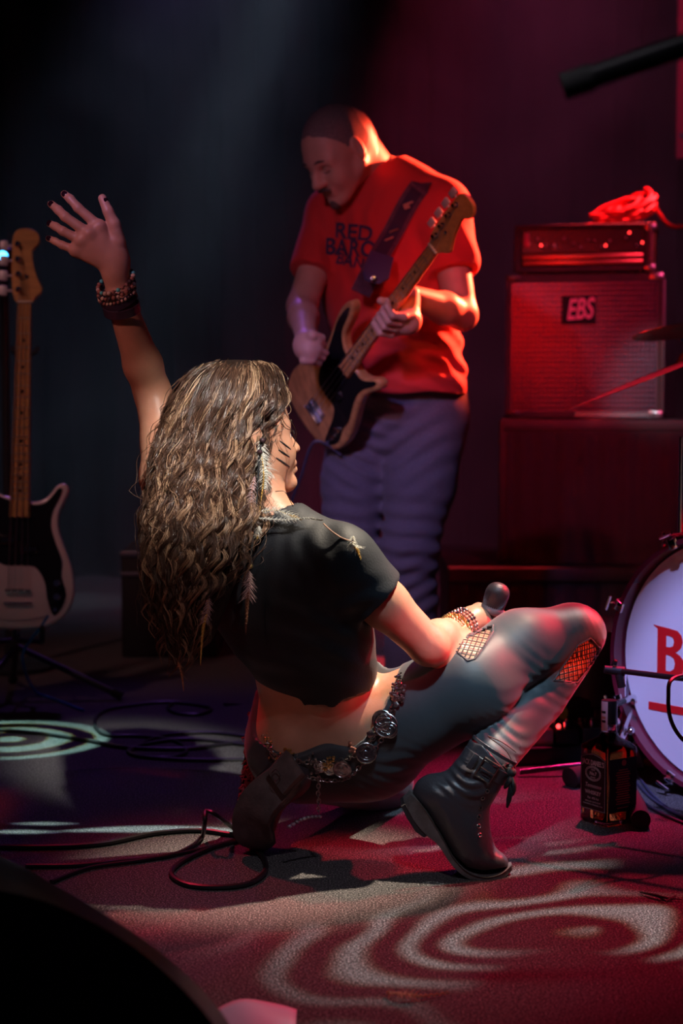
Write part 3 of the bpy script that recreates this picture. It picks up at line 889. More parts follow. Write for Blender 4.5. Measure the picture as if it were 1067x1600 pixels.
bp = strap_pt(R(0), 0.054); T = Matrix.Translation(bp) @ Matrix((e2 if e2.x > 0 else -e2, axs, e1)).transposed().to_4x4()
mbk = MB(T)
sq = [(-0.016, -0.019), (0.016, -0.019), (0.016, 0.019), (-0.016, 0.019)]
mbk.tube([(x, y, 0) for x, y in sq], 0.0022, 6, closed=True).tube([(0.016, 0, 0.001), (-0.014, 0, 0.004)], 0.0016, 6)
mbk.build('buckle', M_SILVER, RB)
MB(T).rbox((-0.038, -0.016, -0.002), (-0.026, 0.016, 0.004), 0.002).build('strap_keeper', M_LEATHER, RB)
# lace bow hanging at the front of the shaft
bow = B(797, 1207, -0.02)
mb = MB()
mb.ball(bow, (0.012, 0.012, 0.011), 10)
for ex, ey, s_ in ((792, 1262, 0.003), (801, 1243, 0.002), (788, 1232, 0.0)):
    mb.tube(spline([bow, B((797 + ex) / 2 + 3, (1207 + ey) / 2, -0.03), B(ex, ey, -0.028)], 6), [0.0042] * 6 + [0.0055] * 4 + [0.004, 0.003, 0.002], 7)
mb.tube(spline([bow, B(786, 1198, -0.03), B(795, 1193, -0.01), bow], 6), 0.0032, 6)
mb.build('lace_bow', M_BLACKTHREAD, RB)
for pts in ([(762, 1150), (785, 1160), (806, 1175)], [(762, 1151), (790, 1172), (802, 1195), (806, 1206)], [(764, 1200), (780, 1208), (790, 1213)]):
    mb = MB().tube(spline([B(x, y, -0.052 + 0.0009 * max(0, x - 762)) for x, y in pts], 6), 0.0011, 6)
    mb.build('lace_end', mat('waxed_cord', (0.12, 0.09, 0.08), rough=0.4), RB)
# collar of the boot
band('collar', M_LEATHER, RB, 0.0455, 0.033, 0.040, thick=0.004)

# left boot: the sole looks at the camera
ld = 3.405
LB = SDF(Vector((-0.33, -0.12, -0.01)), Vector((0.0, 0.30, 0.34)), 0.004)
def L(px, py, dd=0.0): return J(px, py, 3.315 + 0.105 * min(1, max(0, (py - 1190) / 140)) + dd)
path = [(456, 1206), (438, 1226), (412, 1250), (398, 1276), (397, 1304), (401, 1326)]
wl_ = [0.032, 0.038, 0.042, 0.045, 0.045, 0.038]
LB.chain([L(455, 1203, 0.055), L(425, 1235, 0.05), L(404, 1275, 0.045), L(404, 1312, 0.035)], [0.040, 0.036, 0.037, 0.026], 0.02)
LB.chain([L(455, 1205, 0.06), L(470, 1212, 0.16), L(490, 1216, 0.24)], [0.046, 0.050, 0.052], 0.03)
LB.clip(L(440, 1340), Vector((0, 0, -1)))
X, Y, Z = LB._xyz((slice(None),) * 3)
lb = LB.mesh('boot', M_LEATHER, singer, 1)
M_SOLE2 = mat('dusty_dark_rubber', (0.16, 0.125, 0.12), rough=0.75, noise_amt=0.35, noise_scale=40, bump=0.2, bump_scale=150)
sp_ = spline(path, 5); wsp = [w[0] for w in spline([(w,) for w in wl_], 5)]
st_ = []
nrm = Vector((-0.28, -0.86, 0.42)).normalized()
for i, (x, y) in enumerate(sp_):
    a = L(*sp_[max(0, i - 1)]); c = L(*sp_[min(len(sp_) - 1, i + 1)]); t = (c - a).normalized()
    wv = t.cross(nrm).normalized(); p = L(x, y)
    e = 1.0 if i < len(sp_) - 3 else (0.9, 0.75, 0.5)[i - len(sp_) + 3]
    st_.append((p - nrm * 0.004, p + nrm * 0.018, wv * wsp[i] * e))
sole_sweep(st_, M_SOLE2, lb)
st2 = []
for (x, y) in [(468, 1196), (458, 1206), (448, 1217), (438, 1229)]:
    a = L(462, 1189); c = L(430, 1225); t = (c - a).normalized(); wv = t.cross(nrm).normalized()
    st2.append((L(x, y) + nrm * 0.012, L(x, y) + nrm * 0.036, wv * 0.031))
hl = sole_sweep(st2, M_SOLE2, lb, 'heel')
a = L(462, 1189); c = L(430, 1225); t = (c - a).normalized(); wv = t.cross(nrm).normalized()
T = Matrix.Translation(L(440, 1218) + nrm * 0.037) @ Matrix((t, wv, nrm)).transposed().to_4x4()
rr_ = [(0.006 * math.cos(q) + (0.004 if math.cos(q) > 0 else -0.004), 0.009 * math.sin(q) * 1.1, 0) for q in np.linspace(0, 2 * math.pi, 17)[:-1]]
MB(T).tube(rr_, 0.0009, 5, closed=True).build('moulded_mark', M_HEEL, lb)
# ---- bracelets
def ring_frame(c, ax, r, tiltv=None):
    ax = Vector(ax).normalized(); u = (Vector((0, -1, 0)) - ax * ax.dot(Vector((0, -1, 0)))).normalized(); w = ax.cross(u)
    return lambda a, rr=r, h=0.0: Vector(c) + (u * math.cos(a) + w * math.sin(a)) * rr + ax * h
M_TURQ = mat('turquoise_bead', (0.12, 0.50, 0.46), rough=0.3)
M_BROWNB = mat('brown_wood_bead', (0.30, 0.11, 0.08), rough=0.4)
M_CREAM = mat('cream_bead', (0.62, 0.42, 0.30), rough=0.35)
M_DARKB = mat('dark_bead', (0.05, 0.025, 0.03), rough=0.3)
def bead_ring(name, c, ax, r, n, br, mats, wob=0.0, seed=0):
    rr = random.Random(seed); fr = ring_frame(c, ax, r)
    cord = MB().tube([fr(2 * math.pi * i / 24) for i in range(24)], 0.0012, 5, closed=True).build(name, M_BLACKTHREAD, singer)
    by = {}
    for i in range(n):
        m = mats[rr.randrange(len(mats))]
        by.setdefault(m.name, MB()).ball(fr(2 * math.pi * i / n, r, wob * math.sin(i * 1.7)), br * rr.uniform(0.85, 1.1), 8)
    for k, mb in by.items(): tag(mb.build('beads', MATS[k], cord), kind='stuff')
    return cord
wax = (Lw - J(180, 430, 3.36)).normalized()
wc = J(183, 447, 3.37)
bead_ring('beaded_bracelet', J(180.5, 440, 3.365), (wax + Vector((0.25, 0.5, 0.1))), 0.0385, 24, 0.0046, [M_BROWNB, M_TURQ, M_BROWNB, M_CREAM, M_DARKB], seed=1)
bead_ring('beaded_bracelet', J(181.5, 450, 3.365), (wax + Vector((0.2, 0.5, 0.05))), 0.0380, 26, 0.0044, [M_CREAM, M_BROWNB, M_DARKB], seed=2)
bead_ring('beaded_bracelet', J(183, 459, 3.365), (wax + Vector((0.15, 0.5, 0.0))), 0.0375, 30, 0.0036, [M_BROWNB, M_DARKB, M_CREAM], seed=3)
for c, r, h, tl in ((J(186, 468, 3.37), 0.034, 0.010, 0.3), (J(190, 482, 3.37), 0.0335, 0.009, -0.05)):
    fr = ring_frame(c, wax + Vector((tl, 0.35, 0)), r)
    band('leather_bracelet', mat('dark_violet_leather', (0.05, 0.028, 0.05), rough=0.35, bump=0.3), singer, r, -h, h, n=36, pt=lambda a, rr, hh, fr=fr: fr(a, rr, hh))
rax = (Rw - Re).normalized()
for c, tl, kind in ((J(702, 991, 3.41), 0.0, 'g'), (J(706, 988, 3.425), 0.1, 'g'), (J(710, 985, 3.44), -0.1, 'g'), (J(715, 982, 3.455), 0.1, 'b'), (J(720, 980, 3.47), 0.0, 'b'), (J(724, 977, 3.482), 0.1, 'b')):
    ax2 = (rax + Vector((0.30 + tl, 0, 0.10)))
    if kind == 'g':
        fr = ring_frame(c, ax2, 0.0335)
        mb = MB()
        for q in (0, 1):
            mb.tube([fr(2 * math.pi * i / 60, 0.034 + 0.0022 * math.sin(i * 2.1 + q * 3.14), 0.0022 * math.cos(i * 2.1 + q * 3.14)) for i in range(60)], 0.0019, 6, closed=True)
        mb.build('gold_bangle', M_GOLD, singer)
    else: bead_ring('beaded_bracelet', c, ax2, 0.034, 28, 0.0040, [M_DARKB, M_BROWNB, M_SILVER], seed=5)

# ---- coin belt slung round the hips
def surf(px, py, off=0.004):
    p, nn = hit(BV_LEG, px, py, off)
    return (p, nn) if p is not None else (J(px, py, 3.4), -FWD)
belt = root('coin_belt', (0, 0, 0), None, None); belt.parent = singer; belt.matrix_parent_inverse = Matrix.Translation(-singer.location)
row1 = spline([(414, 1152), (424, 1172), (450, 1186), (492, 1190), (540, 1185), (570, 1168), (592, 1140), (612, 1108), (626, 1078), (624, 1060)], 7)
row2 = spline([(418, 1165), (434, 1188), (462, 1206), (500, 1216), (540, 1214), (568, 1190), (600, 1150), (618, 1112)], 7)
def chain_row(row, r=0.0042):
    mb = MB(); acc = 0; last = None
    for i in range(len(row) - 1):
        p, nn = surf(row[i][0], row[i][1], 0.005)
        if last is not None and (p - last).length < r * 1.3: continue
        d = (p - last).normalized() if last is not None else Vector((1, 0, 0)); last = p
        T = frame(p, d, nn if (i % 2) else nn.cross(d))
        mb.tube([(T @ Vector((r * 1.3 * math.cos(a), r * math.sin(a), 0))) for a in np.linspace(0, 2 * math.pi, 9)[:-1]], 0.0013, 5, closed=True)
    tag(mb.build('belt_chain', M_SILVER, belt), kind='stuff')
chain_row(row1); chain_row(row2)
def coin(x, y, r, seed=0):
    p, nn = surf(x, y, 0.008); T = zframe(p, nn)
    mb = MB(T)
    mb.lathe([(0, -0.0015), (r, -0.0015), (r, 0.0015), (r * 0.93, 0.0022), (r * 0.86, 0.0008), (0, 0.0008)], 20)
    mb.tube([(r * 0.62 * math.cos(a), r * 0.62 * math.sin(a), 0.0012) for a in np.linspace(0.4, 5.4, 14)], 0.0011, 5)
    mb.tube([(r * (0.1 + 0.07 * a) * math.cos(a), r * (0.1 + 0.07 * a) * math.sin(a), 0.0012) for a in np.linspace(0, 5, 14)], 0.0012, 5)
    mb.build('coin', M_SILVER, belt)
for x, y, r in ((572, 1176, 0.021), (604, 1133, 0.024), (598, 1125, 0.020), (610, 1140, 0.016), (536, 1199, 0.019), (516, 1198, 0.015), (500, 1196, 0.012)): coin(x, y, r)
def cluster(x, y, w, n, br, m, seed):
    rr = random.Random(seed); mb = MB()
    for i in range(n):
        p, nn = surf(x + rr.gauss(0, w), y + rr.gauss(0, w), 0.006 + rr.random() * 0.006); mb.ball(p, br * rr.uniform(0.7, 1.2), 6)
    tag(mb.build('metal_charms', m, belt), kind='stuff')
cluster(421, 1158, 4, 14, 0.0034, M_GOLD, 1); cluster(446, 1184, 6, 26, 0.0030, M_GOLD, 2); cluster(456, 1195, 5, 16, 0.0028, M_SILVER, 3)
cluster(512, 1191, 6, 20, 0.0034, M_GOLD, 4); cluster(490, 1190, 6, 14, 0.0030, M_SILVER, 5); cluster(553, 1170, 3, 8, 0.004, M_BROWNB, 7)
cluster(626, 1078, 6, 34, 0.0036, M_SILVER, 8); cluster(622, 1092, 6, 26, 0.0036, M_SILVER, 9); cluster(627, 1062, 3, 12, 0.003, M_SILVER, 10)
for x, y in ((580, 1146), (619, 1102), (437, 1157)):
    p, nn = surf(x, y, 0.006); T = zframe(p, nn) @ Matrix.Rotation(0.5, 4, 'Z')
    MB(T).rbox((-0.007, -0.006, -0.002), (0.007, 0.006, 0.003), 0.0015).build('square_stud', M_SILVER, belt)
# hanging end of the chain
mb = MB()
for i in range(12):
    p = J(497 + (i % 3) * 0.5, 1204 + i * 6.0, 3.33); T = frame(p, (0, 0, 1), (1, 0, 0) if i % 2 else (0, 1, 0))
    mb.tube([(T @ Vector((0.0055 * math.cos(a), 0.0035 * math.sin(a), 0))) for a in np.linspace(0, 2 * math.pi, 9)[:-1]], 0.0012, 5, closed=True)
tag(mb.build('hanging_chain', M_SILVER, belt), kind='stuff')
p0 = J(499, 1276, 3.33)
mb = MB()
for i in range(9):
    q = lerp(p0, J(452, 1291, 3.30), i / 8) + Vector((0, 0, 0.006 * math.sin(i * 0.4)))
    mb.ball(q, (0.0055, 0.004, 0.004), 8)
mb.build('chain_tail', M_SILVER, belt)

# ---- laced sash of black fringe falling behind the left hip
M_FRINGE = mat('red_lit_fringe', (0.42, 0.05, 0.08), rough=0.5)  # red light falling on the lace is put into this colour
rr = random.Random(4)
sash = MB()
for i in range(10):
    t = i / 9; x = lerp(392, 372, t); y = lerp(1100, 1285, t)
    sash.tube(spline([J(398 + i * 1.2, 1095 + i, 3.50), J(384 + i * 3.2, 1180, 3.50 + 0.01 * (i % 3)), J(368 + i * 4.0, 1290, 3.47 + 0.01 * (i % 2))], 8), [0.006] * 17, 6, flat=0.5)
sash = sash.build('sash', M_BLACKTHREAD, singer)
mb = MB()
for i in range(250):
    t = rr.random(); s_ = rr.random()
    p = J(lerp(393, 372, t) + s_ * 22 * (0.3 + t) + rr.gauss(0, 1.5), lerp(1112, 1262, t), 3.48 - 0.01 * rr.random())
    q = p + Vector((rr.gauss(0, 0.007), -abs(rr.gauss(0, 0.004)), rr.gauss(-0.008, 0.005)))
    mb.tube([p, lerp(p, q, 0.5) + Vector((rr.gauss(0, 0.003), 0, 0.003)), q], [0.0016, 0.0024, 0.0008], 4)
tag(mb.build('knotted_fringe', M_FRINGE, sash), kind='stuff')
# ------------------------------------------------------------------ hair
def hair_material():
    m = bpy.data.materials.new('wavy_brown_hair'); m.use_nodes = True
    N, L_ = m.node_tree.nodes, m.node_tree.links; b_ = N['Principled BSDF']
    at = N.new('ShaderNodeAttribute'); at.attribute_name = 'tone'
    rp = N.new('ShaderNodeValToRGB'); e = rp.color_ramp.elements
    e[0].position = 0.0; e[0].color = (0.030, 0.013, 0.008, 1)
    e[1].position = 1.0; e[1].color = (0.54, 0.34, 0.21, 1)
    e2 = rp.color_ramp.elements.new(0.5); e2.color = (0.095, 0.044, 0.028, 1)
    e3 = rp.color_ramp.elements.new(0.8); e3.color = (0.28, 0.15, 0.09, 1)
    L_.new(at.outputs['Fac'], rp.inputs[0]); L_.new(rp.outputs[0], b_.inputs['Base Color'])
    b_.inputs['Roughness'].default_value = 0.30; b_.inputs['Specular IOR Level'].default_value = 0.6
    return m
M_HAIR = hair_material()
# outline of the fall of hair by height (image rows) and its thickness; rows are turned into points in the world
ROWS = [ # y, xl, xr, depth centre, half depth
    (566, 345, 400, 3.32, 0.03), (572, 318, 425, 3.32, 0.065), (590, 291, 440, 3.32, 0.088), (615, 272, 446, 3.32, 0.102), (645, 258, 440, 3.315, 0.106),
    (680, 249, 424, 3.31, 0.108), (710, 241, 413, 3.29, 0.105), (740, 236, 409, 3.27, 0.10), (780, 231, 407, 3.245, 0.09), (820, 227, 408, 3.215, 0.08), (870, 228, 398, 3.195, 0.07),
    (910, 229, 378, 3.19, 0.062), (950, 233, 362, 3.185, 0.055), (990, 240, 343, 3.19, 0.045), (1030, 248, 324, 3.20, 0.035), (1080, 262, 300, 3.21, 0.02)]
RY = [r[0] for r in ROWS]
def row_at(y):
    return [float(np.interp(y, RY, [r[k] for r in ROWS])) for k in (1, 2, 3, 4)]
def hair_pt(y, th, rho, dx=0.0, dd_=0.0):
    xl, xr, d, hd_ = row_at(y)
    xc, a = (xl + xr) / 2, (xr - xl) / 2
    return J(xc + a * rho * math.cos(th) + dx, y, d - hd_ * rho * math.sin(th) + dd_)
# solid underlayer so that no scalp shows through
ul = SDF(J(200, 1080, 3.42) - Vector((0, 0.3, 0)), J(460, 560, 3.45) + Vector((0, 0.05, 0)), 0.005)
prev = None
for y in list(range(578, 1000, 14)):
    xl, xr, d, hd_ = row_at(y); s0 = 800.0
    if y < 700:
        c = J((xl + xr) / 2 - 1, y, d); ul.ell(c, (0.80 * (xr - xl) / 2 / s0, hd_ * 0.84, 0.02), k=0.02)
    else:
        c = J((xl + xr) / 2, y, d); ul.ell(c, (0.78 * (xr - xl) / 2 / s0, hd_ * 0.66, 0.02), k=0.02)
X, Y, Z = ul._xyz((slice(None),) * 3)
# keep the face free
fxv = Vector((0.88, 0.46, 0.03)).normalized()
fd = (X - HO[0]) * fxv[0] + (Y - HO[1]) * fxv[1] - 0.035
ul.f = np.maximum(ul.f, np.where((Z > HO[2] - 0.16) & (Z < HO[2] + 0.035), fd, -1))
HAIR = ul.mesh('hair', mat('hair_underlayer', (0.03, 0.014, 0.009), rough=0.6, noise_amt=0.5, noise_scale=90, stretch=(1, 1, 0.15)), singer, 3)

hr = np.random.default_rng(11)
NS = 34
def clump(th, rho, y0, y1, n, tone, spread, amp, lam, phase, root_spread=0.5, flick=0.0):
    """one lock: n strands following a waving guide down the outline"""
    t = np.linspace(0, 1, NS); ys = y0 + (y1 - y0) * t
    g_ = []
    for i in range(NS):
        th_i = th + 0.10 * math.sin(3 * t[i] + phase)
        w = amp * min(1.0, t[i] * 2.2 + 0.12)
        a1 = 2 * math.pi * (ys[i] - y0) / lam + phase
        xoff = w * (math.sin(a1) + 0.35 * math.sin(2.3 * a1 + 1)) + flick * t[i] ** 3
        p = hair_pt(ys[i], th_i, rho, xoff, 0.0012 * w * math.cos(a1 * 1.1))
        g_.append(p)
    g_ = np.array([tuple(p) for p in g_])
    taper = np.interp(t, [0, 0.12, 0.75, 1.0], [root_spread, 1.0, 0.9, 0.18])
    S = []
    for k in range(n):
        o = hr.normal(0, 1, 3) * spread * np.array([1, 0.8, 0.5])
        f1, f2 = hr.uniform(0.6, 1.6), hr.uniform(0, 6.28)
        wob = np.stack([np.sin(t * 14 * f1 + f2), np.cos(t * 11 * f1 + f2 * 2), np.zeros(NS)], 1) * spread * 0.35
        L0 = hr.uniform(0.80, 1.0)
        tt = t * L0
        gi = np.stack([np.interp(tt, t, g_[:, c]) for c in range(3)], 1)
        S.append(gi + (o[None, :] * taper[:, None]) + wob * taper[:, None])
    tn = np.clip(tone + hr.normal(0, 0.15, n), 0, 1)
    return np.array(S), tn
allS, allT = [], []
def addc(*a, **k):
    S, T_ = clump(*a, **k); allS.append(S); allT.append(T_)
PI = math.pi
# crown: locks starting at the parting and combed down over the skull
for i in range(190):
    th = hr.uniform(-0.45, PI + 0.45)
    rho = hr.uniform(0.86, 1.0)
    y0 = hr.uniform(567, 580)
    c = math.cos(th)
    yend = np.interp(c, [-1, -0.5, 0, 0.5, 0.85, 1], [960, 1050, 1040, 930, 840, 790]) - abs(hr.normal(0, 45))
    light = hr.random()
    tone = 0.18 + 0.30 * light + (0.42 if light > 0.72 else 0)
    if c > 0.55 and math.sin(th) > -0.3: yend = min(yend, hr.uniform(690, 880))
    addc(th, rho, y0, yend, 22, tone, 0.0030, hr.uniform(4, 9), hr.uniform(85, 140), hr.uniform(0, 6.28), root_spread=1.8, flick=hr.uniform(-10, 8))
# lower locks, waving more, of all lengths
for i in range(190):
    th = hr.uniform(-0.2, PI + 0.3); rho = hr.uniform(0.75, 1.03)
    y0 = hr.uniform(625, 800); c = math.cos(th)
    ye = np.interp(c, [-1, -0.5, 0, 0.5, 0.85, 1], [1000, 1065, 1060, 985, 900, 860]) - abs(hr.normal(0, 40))
    if ye < y0 + 90: continue
    q9 = hr.random(); tone = 0.15 + 0.35 * q9 + (0.40 if q9 > 0.72 else 0)
    addc(th, rho, y0, ye, 16, tone, 0.0029, hr.uniform(6, 13), hr.uniform(75, 140), hr.uniform(0, 6.28), root_spread=0.3, flick=hr.uniform(-14, 12))
# tips reaching lowest
for i in range(26):
    th = hr.uniform(0.6, PI - 0.4); addc(th, hr.uniform(0.3, 1.0), hr.uniform(820, 900), hr.uniform(1000, 1075), 12, 0.45 + 0.3 * hr.random(), 0.0028, hr.uniform(6, 11), hr.uniform(60, 90), hr.uniform(0, 6.28), root_spread=0.3)
# stray single hairs
for i in range(110):
    th = hr.uniform(-0.3, PI + 0.3); y0 = hr.uniform(568, 760)
    addc(th, hr.uniform(1.0, 1.08), y0, y0 + hr.uniform(110, 260), 1, 0.6, 0.004, hr.uniform(8, 20), hr.uniform(60, 140), hr.uniform(0, 6.28), flick=hr.uniform(-25, 25))
S = np.concatenate(allS); T_ = np.concatenate(allT); NSn = len(S)
# three sided strands
tan = np.gradient(S, axis=1); tan /= np.linalg.norm(tan, axis=2, keepdims=True) + 1e-9
ref = np.array([0.0, 1.0, 0.0]); u = np.cross(tan, ref); u /= np.linalg.norm(u, axis=2, keepdims=True) + 1e-9; v_ = np.cross(tan, u)
rad = 0.00062 * np.interp(np.linspace(0, 1, NS), [0, 0.1, 0.8, 1], [0.8, 1, 0.8, 0.2])[None, :, None] * (0.8 + 0.5 * hr.random(NSn))[:, None, None]
rings = np.stack([S + rad * (math.cos(a) * u + math.sin(a) * v_) for a in (0, 2.094, 4.189)], axis=2)   # strands, NS, 3, xyz
V = rings.reshape(-1, 3)
base = (np.arange(NSn) * NS * 3)[:, None, None]
ii = (np.arange(NS - 1) * 3)[None, :, None]; kk = np.arange(3)[None, None, :]; k2 = (np.arange(3) + 1) % 3
k2 = k2[None, None, :]
Fh = np.stack([base + ii + kk, base + ii + k2, base + ii + 3 + k2, base + ii + 3 + kk], axis=-1).reshape(-1, 4)
me = np_mesh('hair_strands', V, Fh)
at = me.attributes.new('tone', 'FLOAT', 'POINT')
tv = np.repeat(T_, NS * 3) + 0.0
at.data.foreach_set('value', tv.astype(np.float32))
tag(link('hair_strands', me, M_HAIR, HAIR), kind='stuff')
print('hair tris', len(Fh) * 2)

# ------------------------------------------------------------------ feathers
M_FW = mat('white_down', (0.85, 0.82, 0.74), rough=0.7)
M_FY = mat('golden_feather', (0.80, 0.50, 0.12), rough=0.5)
M_FP = mat('rosy_feather', (0.62, 0.42, 0.44), rough=0.6)
M_FB = mat('brown_feather', (0.28, 0.12, 0.07), rough=0.5)
M_FO = mat('rust_feather', (0.50, 0.20, 0.10), rough=0.5)
def feather(pts, wide, m_down, m_tip, parent, name='feather', split=0.5, fluff=1.0, seed=0, nb=70, face=None, root_obj=False):
    """quill along pts; barbs of down on the first part, close barbs on the tip"""
    rr = random.Random(seed); P = spline(pts, 12); P = [Vector(p) for p in P]; K = len(P)
    q = MB().tube(P, [0.0011 * (1 - 0.7 * i / K) for i in range(K)], 5).build(name, m_tip, parent)
    out = face or -FWD
    for half, m in ((0, m_down), (1, m_tip)):
        vs = []; fs = []
        for i in range(nb * 2):
            t = i / (nb * 2)
            if half == 0 and t > split: continue
            if half == 1 and t <= split - 0.12: continue
            f = t * (K - 1); j = min(int(f), K - 2); p = lerp(P[j], P[j + 1], f - j); d = (P[j + 1] - P[j]).normalized()
            sd = d.cross(out).normalized() * (1 if i % 2 else -1)
            env = math.sin(math.pi * min(1, (t + 0.06) / 1.04)) ** 0.6
            ln = wide * env * (rr.uniform(0.6, 1.25) if half == 0 else rr.uniform(0.85, 1.0) * 0.45)
            curl = (out * rr.gauss(0, 0.45) + Vector((0, 0, rr.gauss(0, 0.2)))) * (fluff if half == 0 else 0.12)
            dirn = (sd * 0.8 + d * (0.5 if half == 0 else 1.0) + curl).normalized()
            w = 0.0010 if half == 0 else 0.0016
            prevp = None
            for s2 in range(5):
                a = s2 / 4; c = p + dirn * ln * a + d * ln * 0.35 * a * a + out * (0.002 * math.sin(a * 3 + i))
                n0 = len(vs); ww = w * (1 - 0.85 * a)
                vs += [c - d * ww, c + d * ww, c + out * ww * 0.5]
                if s2:
                    for k in range(3): fs.append((n0 - 3 + k, n0 - 3 + (k + 1) % 3, n0 + (k + 1) % 3, n0 + k))
        if vs: tag(link('barbs', np_mesh('barbs', np.array([tuple(v) for v in vs]), np.array(fs)), m, q), kind='stuff')
    return q
D0 = 3.18
# hanging by the ear, over the jaw
feather([J(407, 688, 3.19), J(411, 712, 3.185), J(416, 742, 3.185), J(413, 765, 3.19)], 0.021, M_FW, M_FW, singer, seed=1, split=0.95)
feather([J(409, 712, 3.18), J(412, 745, 3.178), J(408, 780, 3.18), J(403, 822, 3.185)], 0.006, M_FW, M_FY, singer, seed=2, split=0.25)
feather([J(398, 745, 3.175), J(393, 775, 3.17), J(394, 815, 3.172), J(397, 850, 3.18)], 0.012, M_FP, M_FO, singer, seed=3, split=0.6)
feather([J(404, 822, 3.175), J(404, 830, 3.17), J(402, 842, 3.172)], 0.010, M_FW, M_FY, singer, seed=33, split=0.8, nb=30)
feather([J(389, 892, 3.165), J(389, 915, 3.16), J(386, 945, 3.165), J(384, 992, 3.17)], 0.0165, M_FP, M_FB, singer, seed=4, split=0.55)
feather([J(322, 925, 3.125), J(325, 950, 3.12), J(317, 985, 3.125), J(313, 1040, 3.13)], 0.013, M_FP, M_FY, singer, seed=5, split=0.55)
feather([J(384, 855, 3.16), J(378, 875, 3.155), J(365, 904, 3.165)], 0.006, M_FB, M_FO, singer, seed=6, split=0.2, nb=36)
feather([J(278, 1035, 3.15), J(284, 1055, 3.148), J(287, 1080, 3.15)], 0.008, M_FO, M_FO, singer, seed=7, split=0.2, nb=36)
# lying over the shoulder
feather([J(408, 800, 3.17), J(430, 797, 3.17), J(455, 806, 3.175), J(472, 812, 3.18)], 0.014, M_FW, M_FY, singer, seed=8, split=0.75, face=Vector((0.2, -0.8, 0.6)))
feather([J(405, 810, 3.17), J(445, 812, 3.165), J(480, 810, 3.175), J(504, 813, 3.18)], 0.009, M_FW, M_FW, singer, seed=9, split=0.5, face=Vector((0.2, -0.8, 0.6)))
feather([J(552, 838, 3.17), J(551, 850, 3.168), J(558, 860, 3.17), J(564, 876, 3.175)], 0.014, M_FW, M_FY, singer, seed=10, split=0.6, nb=40)
MB().tube(spline([J(505, 818, 3.185), J(518, 830, 3.18), J(535, 841, 3.178), J(552, 846, 3.175)], 6), 0.0015, 6).build('hair_cord', mat('tan_cord', (0.55, 0.3, 0.2), rough=0.6), singer)
# beads on the hair cords
for x, y, d, m in ((410, 688, 3.18, M_DARKB), (406, 706, 3.178, M_DARKB), (391, 885, 3.162, M_GOLD)):
    MB().ball(J(x, y, d), (0.0055, 0.0055, 0.0048), 12).build('hair_bead', m, singer)
MB().tube(spline([J(410, 690, 3.185), J(406, 706, 3.182), J(403, 750, 3.18), J(399, 820, 3.175), J(393, 860, 3.168), J(391, 892, 3.165)], 6), 0.0018, 6).build('hair_cord', M_BLACKTHREAD, singer)
# loose strands before the face
for pts in ([(440, 652), (447, 664), (456, 672), (461, 688), (458, 698)], [(443, 640), (450, 652), (457, 662), (463, 676), (461, 690)], [(438, 655), (445, 668), (455, 672)], [(430, 768), (444, 768), (452, 780), (458, 792)]):
    MB().tube(spline([J(x, y, 3.22) for x, y in pts], 8), 0.0007, 5).build('loose_strand', M_HAIR, HAIR)

# ------------------------------------------------------------------ microphone
micr = root('microphone', MIC_A, 'black vocal microphone held upright in the crouching woman\'s right hand', 'microphone')
ax = (MIC_B - MIC_A).normalized(); T = zframe(MIC_A, ax)
M_MICB = mat('matte_black_metal', (0.03, 0.026, 0.03), rough=0.5)
MB(T).lathe([(0.009, -0.11), (0.0125, -0.10), (0.0155, 0.02), (0.0185, 0.040), (0.020, 0.046)], 24).build('handle', M_MICB, micr)
MB(T).lathe([(0.0215, 0.042), (0.0245, 0.046), (0.0245, 0.054), (0.0225, 0.058)], 28).build('collar', mat('dark_grey_metal', (0.34, 0.30, 0.34), rough=0.35, metal=0.5), micr)
# the grille: a ball of wire mesh
def mic_surf(t, a):
    z = 0.055 + 0.052 * t; r = 0.0255 * (1 - 0.10 * (1 - t)) if t < 0.6 else 0.0255 * (1 - 0.04) * math.sqrt(max(0, 1 - ((t - 0.6) / 0.42) ** 2))
    if t < 0.6: r = 0.0228 + (0.0248 - 0.0228) * math.sin(t / 0.6 * math.pi / 2)
    return Vector((r * math.cos(a), r * math.sin(a), z))
MB(T).lathe([(mic_surf(t, 0).x * 0.965, mic_surf(t, 0).z - 0.0005) for t in np.linspace(0, 1.0, 14)], 28).build('grille_foam', M_MICB, micr)
mb = MB(T)
for s_ in (1, -1):
    for k in range(34):
        mb.tube([mic_surf(t, s_ * t * 2.2 + k * 2 * math.pi / 34) for t in np.linspace(0, 0.985, 14)], 0.00055, 4)
tag(mb.build('grille_mesh', mat('dark_wire', (0.12, 0.09, 0.11), rough=0.45, metal=0.5), micr), kind='stuff')
